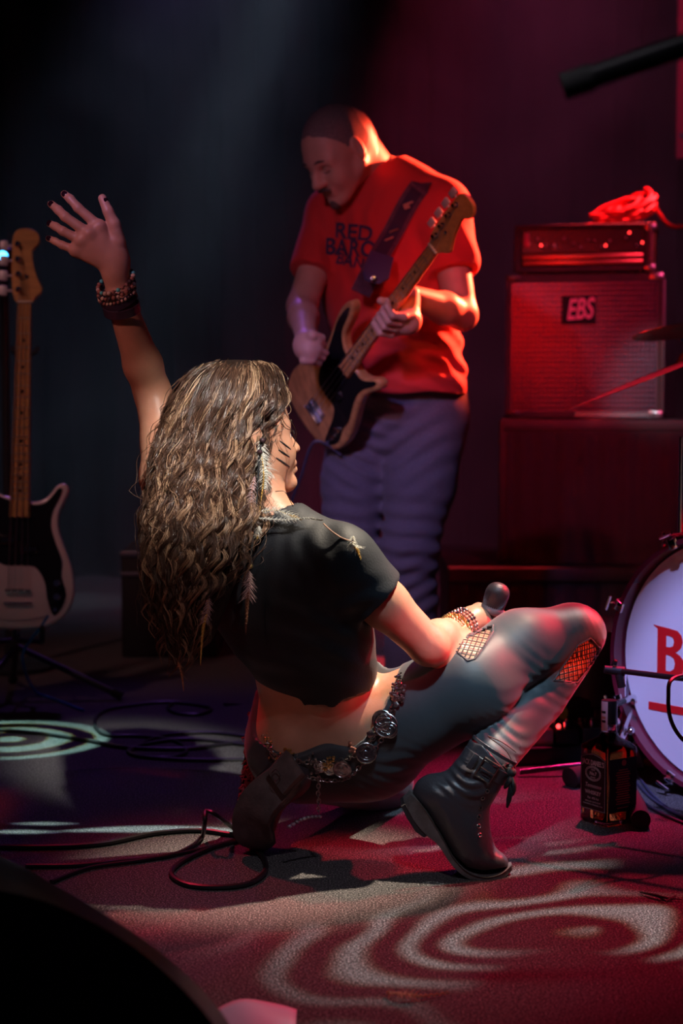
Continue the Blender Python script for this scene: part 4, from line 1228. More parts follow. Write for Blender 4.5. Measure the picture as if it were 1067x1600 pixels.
# ------------------------------------------------------------------ bass guitars
M_MAPLE = mat('maple_neck', (0.55, 0.29, 0.11), rough=0.35, coat=0.3, noise_amt=0.25, noise_scale=14, stretch=(1, 6, 6))
M_ASH = mat('natural_ash_body', (0.62, 0.33, 0.13), rough=0.3, coat=0.5, noise_amt=0.35, noise_scale=9, stretch=(1, 7, 3))
M_WHITEB = mat('white_lacquer', (0.72, 0.62, 0.64), rough=0.25, coat=0.5)
M_GUARD = mat('black_pickguard', (0.012, 0.011, 0.013), rough=0.12, coat=0.4)
M_CHROME = mat('chrome', (0.75, 0.75, 0.78), rough=0.12, metal=1.0)
M_FRET = mat('fret_wire', (0.6, 0.58, 0.55), rough=0.3, metal=1.0)
M_STRING = mat('steel_string', (0.55, 0.53, 0.55), rough=0.35, metal=1.0)
BODY_OUT = [(0, 0), (0.004, 0.06), (0.018, 0.105), (0.05, 0.143), (0.11, 0.163), (0.18, 0.155), (0.25, 0.130), (0.30, 0.114), (0.345, 0.115), (0.385, 0.132), (0.415, 0.142), (0.432, 0.130), (0.428, 0.108), (0.405, 0.090), (0.385, 0.068), (0.378, 0.034),
            (0.392, -0.034), (0.402, -0.060), (0.43, -0.082), (0.475, -0.092), (0.515, -0.100), (0.54, -0.115), (0.542, -0.135), (0.51, -0.148), (0.455, -0.146), (0.39, -0.130), (0.33, -0.118), (0.27, -0.122), (0.20, -0.148), (0.12, -0.166), (0.05, -0.150), (0.015, -0.105), (0.003, -0.055)]
def guitar(T, label, mbody, guard_cover=False, group=None):
    """electric bass lying along local x, face towards local z, treble side +y"""
    g_ = root('bass_guitar', T.translation, label, 'bass guitar', group)
    out = [(x, y) for x, y in spline(BODY_OUT, 4, closed=True)]
    MB(T).prism(out, -0.022, 0.020).build('body', mbody, g_, bevel=0.008, seg=3)
    # pickguard
    inset = [(0.155, 0.125), (0.20, 0.126), (0.25, 0.108), (0.30, 0.092), (0.345, 0.094), (0.385, 0.112), (0.412, 0.122), (0.418, 0.112), (0.395, 0.094), (0.372, 0.070), (0.368, 0.033),
             (0.382, -0.033), (0.395, -0.064), (0.43, -0.094), (0.49, -0.108), (0.523, -0.122), (0.50, -0.132), (0.44, -0.130), (0.38, -0.112), (0.33, -0.098), (0.27, -0.090), (0.215, -0.07), (0.19, -0.045), (0.185, 0.0), (0.185, 0.045), (0.15, 0.07), (0.09, 0.085), (0.045, 0.100), (0.05, 0.118), (0.10, 0.140)]
    MB(T).prism([(x, y) for x, y in spline(inset, 3, closed=True)], 0.0195, 0.0225).build('pickguard', M_GUARD, g_)
    # neck and fingerboard
    mb = MB(T); vs = []; fs = []
    XS = [0.33, 0.40, 0.60, 0.80, 0.975]; WD = [0.031, 0.030, 0.0265, 0.0235, 0.0205]
    for x, w in zip(XS, WD):
        for k in range(9):
            a = math.pi * k / 8; vs.append((x, -w * math.cos(a), 0.022 - 0.022 * math.sin(a) * (1 if x > 0.36 else 0.3)))
        vs.append((x, w * 0.9, 0.031)); vs.append((x, -w * 0.9, 0.031))
    for i in range(4):
        for k in range(11): fs.append((i * 11 + k, i * 11 + (k + 1) % 11, i * 11 + 11 + (k + 1) % 11, i * 11 + 11 + k))
    fs += [tuple(range(10, -1, -1)), tuple(44 + k for k in range(11))]
    nk = mb.add(vs, fs).build('neck', M_MAPLE, g_)
    scale = 0.863; bridge = 0.975 - scale
    for n in range(1, 21):
        x = 0.975 - scale * (1 - 2 ** (-n / 12)); w = float(np.interp(x, XS, WD)) * 0.92
        MB(T).box((x - 0.0012, -w, 0.0305), (x + 0.0012, w, 0.0322)).build('fret', M_FRET, nk)
    for n in (3, 5, 7, 9, 12, 15, 17, 19):
        x = 0.975 - scale * (1 - 2 ** (-(n - 0.5) / 12))
        MB(T).lathe([(0, 0.0305), (0.0045, 0.0305), (0.0045, 0.0314), (0, 0.0314)], 12, Matrix.Translation((x, 0, 0))).build('inlay_dot', M_GUARD, nk)
    MB(T).box((0.974, -0.021, 0.028), (0.979, 0.021, 0.0345)).build('nut', mat('bone', (0.8, 0.75, 0.65), rough=0.4), nk)
    # headstock, tuners on the bass side (-y)
    hs = [(0.975, 0.021), (0.99, 0.030), (1.005, 0.047), (1.02, 0.052), (1.035, 0.044), (1.07, 0.030), (1.11, 0.021), (1.135, 0.020), (1.147, 0.030), (1.160, 0.040), (1.180, 0.040), (1.197, 0.026), (1.203, 0.004), (1.200, -0.020), (1.185, -0.036), (1.15, -0.040), (1.08, -0.040), (1.02, -0.038), (0.995, -0.033), (0.975, -0.021)]
    hd_ = MB(T).prism([(x, y) for x, y in spline(hs, 3, closed=True)], 0.010, 0.026).build('headstock', M_MAPLE, g_, bevel=0.002)
    for i in range(4):
        x = 1.015 + i * 0.046; yy = -0.018 - 0.002 * i
        t = MB(T).lathe([(0.009, 0.025), (0.009, 0.028), (0.0055, 0.030), (0.0048, 0.040), (0.006, 0.044), (0, 0.045)], 14, Matrix.Translation((x, yy, 0))).build('tuner', M_CHROME, hd_)
        m2 = MB(T).tube([(x, yy, 0.006), (x, -0.055, 0.006)], 0.0035, 8)
        m2.rbox((x - 0.016, -0.078, 0.001), (x + 0.016, -0.054, 0.011), 0.004, 2)
        m2.rbox((x - 0.012, -0.036, -0.002), (x + 0.012, -0.004, 0.0105), 0.003, 2)
        m2.build('tuning_key', mat('satin_nickel', (0.55, 0.5, 0.55), rough=0.5, metal=0.3), hd_)
    MB(T).lathe([(0.006, 0.026), (0.006, 0.029), (0.002, 0.031), (0, 0.031)], 10, Matrix.Translation((1.055, 0.004, 0))).build('string_tree', M_CHROME, hd_)
    # strings
    for i in range(4):
        yn = -0.0155 + i * 0.0103; yb = -0.0285 + i * 0.019
        MB(T).tube([(bridge, yb, 0.034), (0.976, yn, 0.0355), (1.015 + i * 0.046, -0.018 - 0.002 * i + 0.005, 0.033)], 0.0014 - 0.0002 * i, 5).build('string', M_STRING, g_)
    # pickups, bridge, knobs, jack
    for x, y in ((0.262, -0.027), (0.236, 0.027)):
        pk = MB(T).rbox((x - 0.014, y - 0.028, 0.021), (x + 0.014, y + 0.028, 0.030), 0.003).build('pickup', M_GUARD, g_)
        for q in (-0.019, -0.007, 0.007, 0.019):
            MB(T).lathe([(0.0028, 0.029), (0.0028, 0.0312), (0, 0.0312)], 8, Matrix.Translation((x, y + q, 0))).build('pole_piece', M_CHROME, pk)
    br = MB(T).rbox((bridge - 0.035, -0.041, 0.0195), (bridge + 0.012, 0.041, 0.0225), 0.001).box((bridge - 0.037, -0.041, 0.020), (bridge - 0.033, 0.041, 0.034)).build('bridge', M_CHROME, g_)
    for i in range(4):
        yb = -0.0285 + i * 0.019
        MB(T).lathe([(0.006, -0.008), (0.006, 0.008)], 12, Matrix.Translation((bridge, yb, 0.029)) @ Matrix.Rotation(R(90), 4, 'X')).build('saddle', M_CHROME, br)
    for x, y in ((0.135, 0.112), (0.095, 0.113)):
        MB(T).lathe([(0.0105, 0.0225), (0.0105, 0.037), (0.0095, 0.039), (0, 0.039)], 18, Matrix.Translation((x, y, 0))).build('knob', M_CHROME, g_)
    MB(T).lathe([(0.006, 0.0225), (0.006, 0.026), (0.004, 0.026)], 12, Matrix.Translation((0.058, 0.108, 0))).build('jack_socket', M_CHROME, g_)
    for x in (0.0, 0.528):
        y = 0 if x == 0 else -0.125
        MB(T).lathe([(0.004, 0), (0.004, 0.008), (0.008, 0.013), (0, 0.014)], 12, Matrix.Translation((x, y, 0)) @ Matrix.Rotation(R(-90 if x == 0 else 90), 4, 'Y')).build('strap_button', M_CHROME, g_)
    return g_, T

# bassist's instrument
H1, E1 = J(741, 310, 4.30), J(482, 664, 5.04)
N_ = (H1 - E1).normalized()
nz_ = Vector((-0.74, -0.61, -0.285)); 
T1 = frame(E1, N_, nz_)
MIRROR = Matrix.Diagonal((1, -1, 1, 1))
T1b = T1 @ Matrix.Diagonal((( (H1 - E1).length / 1.20),) * 3 + (1,)) @ MIRROR
BG1, _ = guitar(T1b, 'natural wood bass guitar with black pickguard held by the man in the red shirt', M_ASH)
# white one on the stand
E2, H2 = J(28, 984, 5.10), J(42, 362, 5.24)
N2 = (H2 - E2).normalized()
T2 = frame(E2, N2, Vector((0.10, -1, 0.1)))
# treble side to the right
T2 = frame(E2, N2, Vector((0.10, -1, 0.1)))
T2b = T2 @ Matrix.Diagonal((( (H2 - E2).length / 1.20),) * 3 + (1,)) @ MIRROR
BG2, _ = guitar(T2b, 'white bass guitar with black pickguard standing upright at the left edge', M_WHITEB)
# white thumb plate between pickup and bridge
pl = [(0.035, -0.09), (0.10, -0.105), (0.165, -0.08), (0.185, -0.04), (0.183, 0.04), (0.150, 0.072), (0.09, 0.083), (0.035, 0.072)]
MB(T2b).prism([(x, y) for x, y in spline(pl, 4, closed=True)], 0.020, 0.0232).build('cover_plate', M_WHITEB, BG2)
# stand under the white bass
M_STAND = mat('black_stand_steel', (0.03, 0.03, 0.035), rough=0.4)
gs = root('guitar_stand', G(40, 1100), 'black tubular guitar stand carrying the white bass', 'guitar stand')
top = J(26, 1000, 5.22); mid = J(33, 760, 5.32)
MB().tube([top, mid, J(38, 560, 5.38)], 0.010, 10).tube([J(38, 560, 5.38), J(20, 548, 5.36), J(20, 545, 5.28)], 0.008, 8).tube([J(38, 560, 5.38), J(58, 548, 5.36), J(58, 545, 5.28)], 0.008, 8).build('upright', M_STAND, gs)
ft = [G(190, 1088, 0.012), G(-70, 1120, 0.012), G(20, 1062, 0.012)]
for p in ft:
    lg_ = MB().tube([top + Vector((0, 0, -0.02)), p], 0.010, 10).build('leg', M_STAND, gs)
    MB().tube([lerp(top, p, 0.92), p + Vector((0, 0, 0.001))], 0.015, 10).build('rubber_foot', mat('black_rubber', (0.02, 0.02, 0.02), rough=0.8), lg_)
for x in (-12, 66):
    MB().tube([top, J(x, 1003, 5.16), J(x, 1000, 5.02), J(x, 980, 4.99)], 0.008, 8).build('cradle_arm', M_STAND, gs)

# ------------------------------------------------------------------ the bassist
M_RTEE = mat('red_cotton', (0.62, 0.035, 0.035), rough=0.85, bump=0.15, bump_scale=300, sheen=0.15)
M_JEAN = mat('blue_denim', (0.14, 0.135, 0.19), rough=0.85, noise_amt=0.3, noise_scale=300, bump=0.2, bump_scale=400, sheen=0.1)
M_SKIN2 = mat('pale_skin', (0.58, 0.36, 0.29), rough=0.45, sss=0.1, noise_amt=0.1, noise_scale=25)
bs = root('person', G(640, 1103), 'man in a red printed t-shirt and jeans with head bowed playing bass', 'person')
bNB = J(592, 282, 5.02); bHO = J(526, 232, 4.90)
bLs, bRs = J(690, 325, 4.93), J(520, 335, 5.08)     # his left is on the right of the picture
bLe, bLw = J(722, 492, 4.84), J(640, 462, 4.66)
bRe, bRw = J(472, 478, 4.95), J(478, 528, 4.74)
bS = (bLs - bRs).normalized()
hipc = J(640, 620, 5.06)
bS2 = Vector((0.94, -0.33, 0)).normalized()
bLh, bLk, bLa = J(672, 655, 5.03), J(640, 858, 4.98), J(640, 1062, 5.05)
bRh, bRk, bRa = J(570, 655, 5.12), J(545, 850, 5.05), J(540, 1055, 5.15)
def b_torso(s, g=0.0):
    s.cap(J(602, 350, 5.02), J(606, 450, 5.03), 0.175, 0.180, 0.03, side=bS2, flat=0.66, grow=g)
    s.cap(J(606, 450, 5.03), J(630, 590, 5.05), 0.175, 0.165, 0.04, side=bS2, flat=0.74, grow=g)
    s.cap(bNB, bLs, 0.06, 0.062, 0.06, grow=g); s.cap(bNB, bRs, 0.055, 0.06, 0.06, grow=g)
    s.cap(J(585, 300, 5.05), J(602, 360, 5.05), 0.07, 0.13, 0.06, side=bS2, flat=0.7, grow=g)
def b_sleeves(s, g=0.0):
    s.cap(bLs, lerp(bLs, bLe, 0.55), 0.066, 0.062, 0.03, grow=g)
    s.cap(bRs, lerp(bRs, bRe, 0.60), 0.062, 0.058, 0.03, grow=g)
def b_hips(s, g=0.0):
    s.cap(J(632, 590, 5.06), J(628, 650, 5.08), 0.158, 0.160, 0.04, side=bS2, flat=0.72, grow=g)
def b_legs(s, g=0.0):
    s.chain([bLh, lerp(bLh, bLk, 0.5), bLk, lerp(bLk, bLa, 0.3), bLa], [0.098, 0.082, 0.060, 0.062, 0.042], 0.03, grow=g)
    s.chain([bRh, lerp(bRh, bRk, 0.5), bRk, lerp(bRk, bRa, 0.3), bRa], [0.098, 0.082, 0.060, 0.062, 0.042], 0.03, grow=g)
bb = SDF(Vector((-0.25, 1.0, 0.0)), Vector((0.55, 2.1, 1.85)), 0.006)
b_torso(bb); b_hips(bb); b_legs(bb)
bb.chain([bLs, lerp(bLs, bLe, 0.5), bLe], [0.060, 0.052, 0.042], 0.02)
bb.chain([bLe, lerp(bLe, bLw, 0.35), bLw], [0.042, 0.044, 0.029], 0.02)
bb.chain([bRs, lerp(bRs, bRe, 0.5), bRe], [0.058, 0.050, 0.043], 0.02)
bb.chain([bRe, lerp(bRe, bRw, 0.35), bRw], [0.043, 0.043, 0.029], 0.02)
for a in (bLa, bRa):
    bb.cap(a, a + Vector((0, 0, -0.06)), 0.04, 0.035, 0.02); bb.cap(a + Vector((0, 0.02, -0.055)), a + Vector((-0.03, -0.14, -0.06)), 0.035, 0.028, 0.02)
# head, bowed over the instrument
bf = Vector((-0.62, -0.45, -0.60)).normalized(); bu = Vector((-0.38, -0.30, 0.85)); bu = (bu - bf * bu.dot(bf)).normalized(); bl = bu.cross(bf)
BA = np.array([[bf[i], bl[i], bu[i]] for i in range(3)])
BP = lambda x, y, z: bHO + (bf * x + bl * y + bu * z) * 1.06
hb_ = SDF(bHO - Vector((0.2, 0.2, 0.2)), bHO + Vector((0.2, 0.22, 0.17)), 0.0035)
def be(c, r, k=0.02, op='add'): hb_.ell(BP(*c), [q * 1.06 for q in r], BA, k, op)
be((-0.01, 0, 0.022), (0.100, 0.078, 0.090), 0)
be((0.042, 0, -0.02), (0.054, 0.064, 0.085), 0.03)
be((0.046, 0, -0.07), (0.046, 0.050, 0.048), 0.03)
for y in (-1, 1):
    hb_.cap(BP(0.0, y * 0.060, -0.055), BP(0.066, y * 0.020, -0.106), 0.02, 0.017, 0.025)
    be((0.062, y * 0.042, -0.045), (0.024, 0.02, 0.026), 0.03)
    hb_.cap(BP(0.082, y * 0.012, 0.008), BP(0.070, y * 0.050, 0.006), 0.0125, 0.011, 0.02)
    be((0.088, y * 0.031, -0.014), (0.012, 0.016, 0.010), 0.014, 'sub')
    be((0.074, y * 0.031, -0.015), (0.0125, 0.0135, 0.0125), 0.003)
    be((0.102, y * 0.012, -0.046), (0.011, 0.008, 0.008), 0.008)
    be((-0.006, y * 0.084, -0.012), (0.018, 0.010, 0.033), 0.008)
    be((0.000, y * 0.093, -0.008), (0.009, 0.006, 0.020), 0.004, 'sub')
be((0.080, 0, -0.110), (0.022, 0.030, 0.020), 0.018)
hb_.cap(BP(0.088, 0, 0.0), BP(0.116, 0, -0.042), 0.010, 0.0145, 0.012)
hb_.cap(BP(0.092, -0.022, -0.072), BP(0.092, 0.022, -0.072), 0.007, 0.007, 0.008)
hb_.cap(BP(0.091, -0.02, -0.085), BP(0.091, 0.02, -0.085), 0.0075, 0.0075, 0.006)
hb_.cap(BP(-0.03, 0, -0.05), bNB + Vector((0, 0, -0.01)), 0.060, 0.066, 0.04)
hb_.cap(BP(-0.075, 0, 0.0), bNB + Vector((0, 0.03, 0)), 0.05, 0.060, 0.05)
# hands at 2.5 mm: left fretting, right plucking
hn = SDF(bLw - Vector((0.16, 0.16, 0.13)), bLw + Vector((0.08, 0.12, 0.13)), 0.0028)
neck_x = lambda t: T1b @ Vector((t, 0, 0.022))
xl = 0.66
nd_ = (T1b.to_3x3() @ Vector((1, 0, 0))).normalized(); ny_ = (T1b.to_3x3() @ Vector((0, 1, 0))).normalized(); nn_ = (T1b.to_3x3() @ Vector((0, 0, 1))).normalized()
pc = neck_x(xl) + ny_ * 0.050 - nn_ * 0.030
hn.cap(bLw, lerp(bLw, pc, 0.8), 0.030, 0.034, 0.02); hn.ell(pc, (0.040, 0.032, 0.034), k=0.02)
for i in range(4):
    c = neck_x(xl - 0.045 + i * 0.030)
    hn.chain([pc + nd_ * (i * 0.02 - 0.03), c + ny_ * 0.050 + nn_ * 0.005, c + ny_ * 0.036 + nn_ * 0.036, c + ny_ * 0.006 + nn_ * 0.034, c - ny_ * 0.006 + nn_ * 0.022], [0.015, 0.0115, 0.0105, 0.0095, 0.0085], 0.005)
c = neck_x(xl - 0.01)
hn.chain([pc, c - nn_ * 0.040 + ny_ * 0.02, c - ny_ * 0.025 - nn_ * 0.030, c - ny_ * 0.040 - nn_ * 0.008], [0.02, 0.015, 0.013, 0.011], 0.01)
hp = SDF(bRw - Vector((0.14, 0.16, 0.17)), bRw + Vector((0.20, 0.14, 0.10)), 0.0028)
kn = J(484, 548, 4.70)
hp.cap(bRw, kn, 0.030, 0.032, 0.02); hp.ell(J(480, 540, 4.71), (0.040, 0.030, 0.040), k=0.02)
for i, (ex, ey) in enumerate(((506, 538), (509, 552), (504, 560), (498, 568))):
    k0 = J(484 + i * -3, 536 + i * 9, 4.69); e_ = J(ex, ey, 4.715)
    m_ = lerp(k0, e_, 0.55) - FWD * 0.012 + Vector((0, 0, 0.004))
    hp.chain([k0, m_, e_], [0.0135, 0.0115, 0.0095], 0.005)
hp.chain([J(472, 530, 4.71), J(488, 524, 4.68), J(503, 528, 4.70)], [0.017, 0.014, 0.011], 0.008)
Vs, Fq, Ft, n = [], [], [], 0
for s_ in (bb, hb_, hn, hp):
    V, fl_ = s_.arrays(); Vs.append(V)
    for q in fl_: (Fq if q.shape[1] == 4 else Ft).append(q.astype(np.int64) + n)
    n += len(V)
me = np_mesh('body', np.concatenate(Vs), [np.concatenate(x) for x in (Ft, Fq) if x])
BBODY = link('body', me, M_SKIN2, bs)
md = BBODY.modifiers.new('smooth', 'SMOOTH'); md.factor = 0.5; md.iterations = 2
BV_BB = bvh_of(BBODY)
# cropped hair: a close cap of stubble standing off the scalp
hs_ = SDF(bHO - Vector((0.17, 0.17, 0.17)), bHO + Vector((0.17, 0.17, 0.17)), 0.004)
hs_.ell(BP(-0.011, 0, 0.0225), [q * 1.06 for q in (0.1010, 0.0790, 0.0915)], BA, 0)
hs_.cap(BP(-0.045, 0, -0.01), BP(-0.07, 0, -0.05), 0.066, 0.052, 0.03)
X, Y, Z = hs_._xyz((slice(None),) * 3)
d = lambda a: (X - bHO[0]) * a[0] + (Y - bHO[1]) * a[1] + (Z - bHO[2]) * a[2]
fx_, uz_ = d(bf), d(bu)
hs_.f = np.maximum(hs_.f, np.maximum(np.where(fx_ > 0.02, fx_ - 0.055 - 0.6 * (uz_ - 0.04), -1), np.where(fx_ <= 0.02, -0.02 - uz_ - 0.35 * np.maximum(0, -fx_) , 0.01 - uz_)))
hs_.displace(lambda X, Y, Z: 0.0012 * np.sin(X * 900) * np.sin(Y * 900) * np.sin(Z * 900))
hs_.mesh('cropped_hair', mat('greying_stubble', (0.24, 0.20, 0.21), rough=0.85, bump=0.8, bump_scale=500, noise_amt=0.4, noise_scale=300), bs, 0)
M_GOAT = mat('grey_beard', (0.10, 0.08, 0.08), rough=0.9, bump=0.6, bump_scale=400)
MB().tube([BP(0.102, -0.026, -0.068), BP(0.110, -0.01, -0.062), BP(0.110, 0.01, -0.062), BP(0.102, 0.026, -0.068)], [0.003, 0.006, 0.006, 0.003], 8).build('moustache', M_GOAT, bs)
MB().ball(BP(0.092, 0, -0.116), (0.018, 0.020, 0.018), 12).build('goatee', M_GOAT, bs)
for y in (-1, 1):
    MB().tube([BP(0.098, y * 0.012, 0.012), BP(0.096, y * 0.03, 0.016), BP(0.082, y * 0.05, 0.010)], [0.002, 0.004, 0.002], 6).build('eyebrow', M_GOAT, bs)
    MB().tube([BP(0.087, y * 0.018, -0.020), BP(0.091, y * 0.031, -0.023), BP(0.084, y * 0.044, -0.020)], 0.0012, 5).build('eyelid_line', M_PAINT, bs)
# t-shirt
ts = SDF(Vector((-0.20, 1.2, 0.88)), Vector((0.55, 2.05, 1.62)), 0.0055)
b_torso(ts, 0.016)
ts.cap(J(612, 470, 4.98), J(634, 600, 5.0), 0.17, 0.175, 0.04, side=bS2, flat=0.80)
ts.cap(J(700, 395, 4.98), J(688, 480, 5.0), 0.06, 0.05, 0.05)
def ts_f(X, Y, Z):
    out = 0
    for px, py, dp, dr, rad, wl, am in ((660, 500, 4.88, (-0.6, 0, 1), 0.16, 0.075, 0.008), (650, 570, 4.90, (0.2, 0, 1), 0.13, 0.06, 0.007), (520, 380, 4.90, (1, 0, 0.2), 0.10, 0.05, 0.006),
                                        (570, 330, 4.88, (1, 0, -0.3), 0.09, 0.05, 0.005), (705, 400, 4.86, (0.8, 0, 0.6), 0.09, 0.06, 0.006), (700, 560, 4.95, (0.8, 0, 0.8), 0.09, 0.05, 0.007), (600, 420, 4.88, (0.8, 0, 0.5), 0.12, 0.07, 0.004)):
        c = J(px, py, dp); L0 = math.sqrt(sum(q * q for q in dr))
        d2 = ((X - c[0]) ** 2 + (Y - c[1]) ** 2 + (Z - c[2]) ** 2) / rad ** 2
        ph = ((X - c[0]) * dr[0] + (Y - c[1]) * dr[1] + (Z - c[2]) * dr[2]) / L0
        out = out + np.exp(-d2) * am * np.sin(6.2832 * (ph + 0.02 * np.sin(14 * X + 9 * Z)) / wl)
    return out
tsl = SDF(Vector((-0.20, 1.2, 0.88)), Vector((0.55, 2.05, 1.62)), 0.0055); b_sleeves(tsl, 0.016)
ts.displace(ts_f); tsl.displace(ts_f)
X, Y, Z = ts._xyz((slice(None),) * 3)
hc = J(640, 614, 5.05)
for sh, el, t in ((bLs, bLe, 0.62), (bRs, bRe, 0.66)):
    ax = (el - sh).normalized(); p0 = lerp(sh, el, t)
    dl = (X - p0[0]) * ax[0] + (Y - p0[1]) * ax[1] + (Z - p0[2]) * ax[2]
    near = np.sqrt((X - p0[0]) ** 2 + (Y - p0[1]) ** 2 + (Z - p0[2]) ** 2) < 0.13
    tsl.f = np.where(near & (dl > -0.05), np.maximum(tsl.f, dl), tsl.f)
hh_ = np.maximum(0.03 - np.abs(ts.f - tsl.f), 0) / 0.03; ts.f = np.minimum(ts.f, tsl.f) - hh_ * hh_ * 0.0075
ts.f = np.maximum(ts.f, (hc[2] - Z) - 0.02 * (X - hc[0]) + 0.004 * np.sin(30 * X))
nv = Vector((-0.30, -0.25, 0.92)).normalized(); p0 = bNB + Vector((-0.01, -0.01, 0.0))
cyl = np.sqrt((X - p0[0]) ** 2 + (Y - p0[1]) ** 2) - 0.085
nd2 = (X - p0[0]) * nv[0] + (Y - p0[1]) * nv[1] + (Z - p0[2]) * nv[2] + 0.012
ts.f = np.maximum(ts.f, np.where(cyl < 0.06, np.minimum(-cyl * 0.9, nd2 + 0.02), -1))
RT = ts.mesh('t_shirt', M_RTEE, bs, 2)
BV_RT = bvh_of(RT)
# faded print across the chest
M_PRINT = mat('faded_navy_print', (0.05, 0.035, 0.09), rough=0.9)
def project_text(body, size, px, py, rot, shear=0.0, offset=0.0, sx=1.0):
    me = text_mesh(body, size, 0.0, offset=offset, shear=shear)
    bm = bmesh.new(); bm.from_mesh(me); bmesh.ops.triangulate(bm, faces=bm.faces[:])
    bmesh.ops.subdivide_edges(bm, edges=bm.edges[:], cuts=1)
    ca, sa = math.cos(R(rot)), math.sin(R(rot))
    for v in bm.verts:
        x, y = v.co.x * sx, v.co.y
        qx_, qy_ = px + (x * ca - y * sa), py - (x * sa + y * ca)
        p, nn = hit(BV_RT, qx_, qy_, 0.003)
        v.co = p if p is not None else J(qx_, qy_, 4.9)
    bm.to_mesh(me); bm.free()
    link('shirt_print', me, M_PRINT, RT)
project_text('RED', 34, 553, 364, -6, offset=0.9, sx=0.95)
project_text('BARO', 36, 548, 389, -4, offset=0.9, sx=0.85)
project_text('BAND', 25, 556, 411, -14, offset=0.6, sx=0.9)
# jeans
jn = SDF(Vector((-0.25, 1.35, 0.03)), Vector((0.45, 2.1, 1.02)), 0.006)
b_hips(jn, 0.026); jn.cap(J(630, 590, 5.03), J(628, 650, 5.06), 0.172, 0.172, 0.04, side=bS2, flat=0.76)
for h_, k_, a_ in ((bLh, bLk, bLa), (bRh, bRk, bRa)):
    jn.chain([h_, lerp(h_, k_, 0.5), k_, lerp(k_, a_, 0.4), a_ + Vector((0, 0, -0.03))], [0.115, 0.102, 0.082, 0.078, 0.072], 0.03)
def jn_f(X, Y, Z):
    out = 0
    for px, py, dp, dr, rad, wl, am in ((640, 850, 4.92, (0.35, 0, 1), 0.12, 0.05, 0.008), (560, 720, 5.0, (0.3, 0, 1), 0.10, 0.045, 0.006), (640, 700, 4.95, (-0.4, 0, 1), 0.12, 0.06, 0.006), (640, 930, 4.93, (-0.2, 0, 1), 0.11, 0.05, 0.006), (535, 820, 5.0, (-0.2, 0, 1), 0.11, 0.05, 0.006), (600, 640, 4.98, (0.5, 0, 1), 0.09, 0.04, 0.005)):
        c = J(px, py, dp); L0 = math.sqrt(sum(q * q for q in dr))
        d2 = ((X - c[0]) ** 2 + (Y - c[1]) ** 2 + (Z - c[2]) ** 2) / rad ** 2
        ph = ((X - c[0]) * dr[0] + (Y - c[1]) * dr[1] + (Z - c[2]) * dr[2]) / L0
        out = out + np.exp(-d2) * am * np.sin(6.2832 * (ph + 0.02 * np.sin(16 * X)) / wl)
    return out
jn.displace(jn_f); jn.clip(J(632, 592, 5.06), (0, 0, 1)); jn.clip((0, 0, 0.045), (0, 0, -1))
JN = jn.mesh('jeans', M_JEAN, bs, 1)
for a in (bLa, bRa):
    sh = SDF(a + Vector((-0.14, -0.28, -0.25)), a + Vector((0.14, 0.16, 0.05)), 0.006)
    gz = -a.z
    sh.cap(a + Vector((0, 0.03, gz + 0.055)), a + Vector((-0.04, -0.16, gz + 0.045)), 0.048, 0.04, 0.02); sh.cap(a, a + Vector((0, 0.0, gz + 0.07)), 0.05, 0.05, 0.03)
    sh.clip((a.x, a.y, 0.022), (0, 0, -1))
    s_o = sh.mesh('shoe', mat('black_shoe', (0.02, 0.02, 0.022), rough=0.5), bs)
    vs = [(0.05, 0.08), (0.05, -0.05), (0.02, -0.19), (-0.03, -0.225), (-0.08, -0.19), (-0.07, -0.05), (-0.05, 0.08), (0, 0.095)]
    MB(Matrix.Translation((a.x, a.y, 0.001))).prism(vs, 0, 0.024).build('sole', mat('black_rubber', (0.02, 0.02, 0.02), rough=0.8), s_o, bevel=0.004)
# strap from the upper horn over his left shoulder
M_STRAPL = mat('purple_black_strap', (0.10, 0.045, 0.075), rough=0.7, noise_amt=0.3, noise_scale=60)
sp1 = T1b @ Vector((0.545, -0.125, 0.0))
pts = [sp1, J(583, 424, 4.70)] 
spx = [(582, 428, 0), (597, 398, 0), (616, 362, 0), (633, 328, 0), (648, 306, 0), (658, 294, 0)]
P = []
for x, y, _ in spx:
    p, nn = hit(BV_RT, x, y, 0.010)
    P.append(p if p is not None else J(x, y, 4.90))
P[0] = lerp(P[0], sp1, 0.7); P[1] = lerp(P[1], P[0] , 0.15) - FWD * 0.02
P += [J(668, 284, 4.99), J(660, 400, 5.20), J(620, 560, 5.26)]
SPL = [Vector(p) for p in spline(P, 6)]
vs = []; fs = []
for i, p in enumerate(SPL):
    d_ = (SPL[min(i + 1, len(SPL) - 1)] - SPL[max(i - 1, 0)]).normalized()
    back = Vector((0, 1, 0)) if i > 38 else None
    oo = (-FWD if i < 30 else (Vector((0, 0, 1)) if i < 38 else Vector((0, 1, 0))))
    w = d_.cross(oo).normalized() * 0.029; nn = w.cross(d_).normalized() * 0.002
    vs += [p - w - nn, p + w - nn, p + w + nn, p - w + nn]
for i in range(len(SPL) - 1):
    for k in range(4): fs.append((4 * i + k, 4 * i + (k + 1) % 4, 4 * i + 4 + (k + 1) % 4, 4 * i + 4 + k))
STR = MB().add(vs, fs).build('strap', M_STRAPL, BG1)
M_STRAPIN = mat('woven_strap_band', (0.03, 0.02, 0.05), rough=0.8)
vs = []; fs = []
for i, p in enumerate(SPL[4:28]):
    d_ = (SPL[i + 5] - SPL[i + 3]).normalized(); w = d_.cross(-FWD).normalized() * 0.017; nn = w.cross(d_).normalized()
    if nn.dot(FWD) > 0: nn = -nn
    vs += [p - w + nn * 0.0032, p + w + nn * 0.0032]
for i in range(23): fs.append((2 * i, 2 * i + 1, 2 * i + 3, 2 * i + 2))
MB().add(vs, fs).build('woven_band', M_STRAPIN, STR)
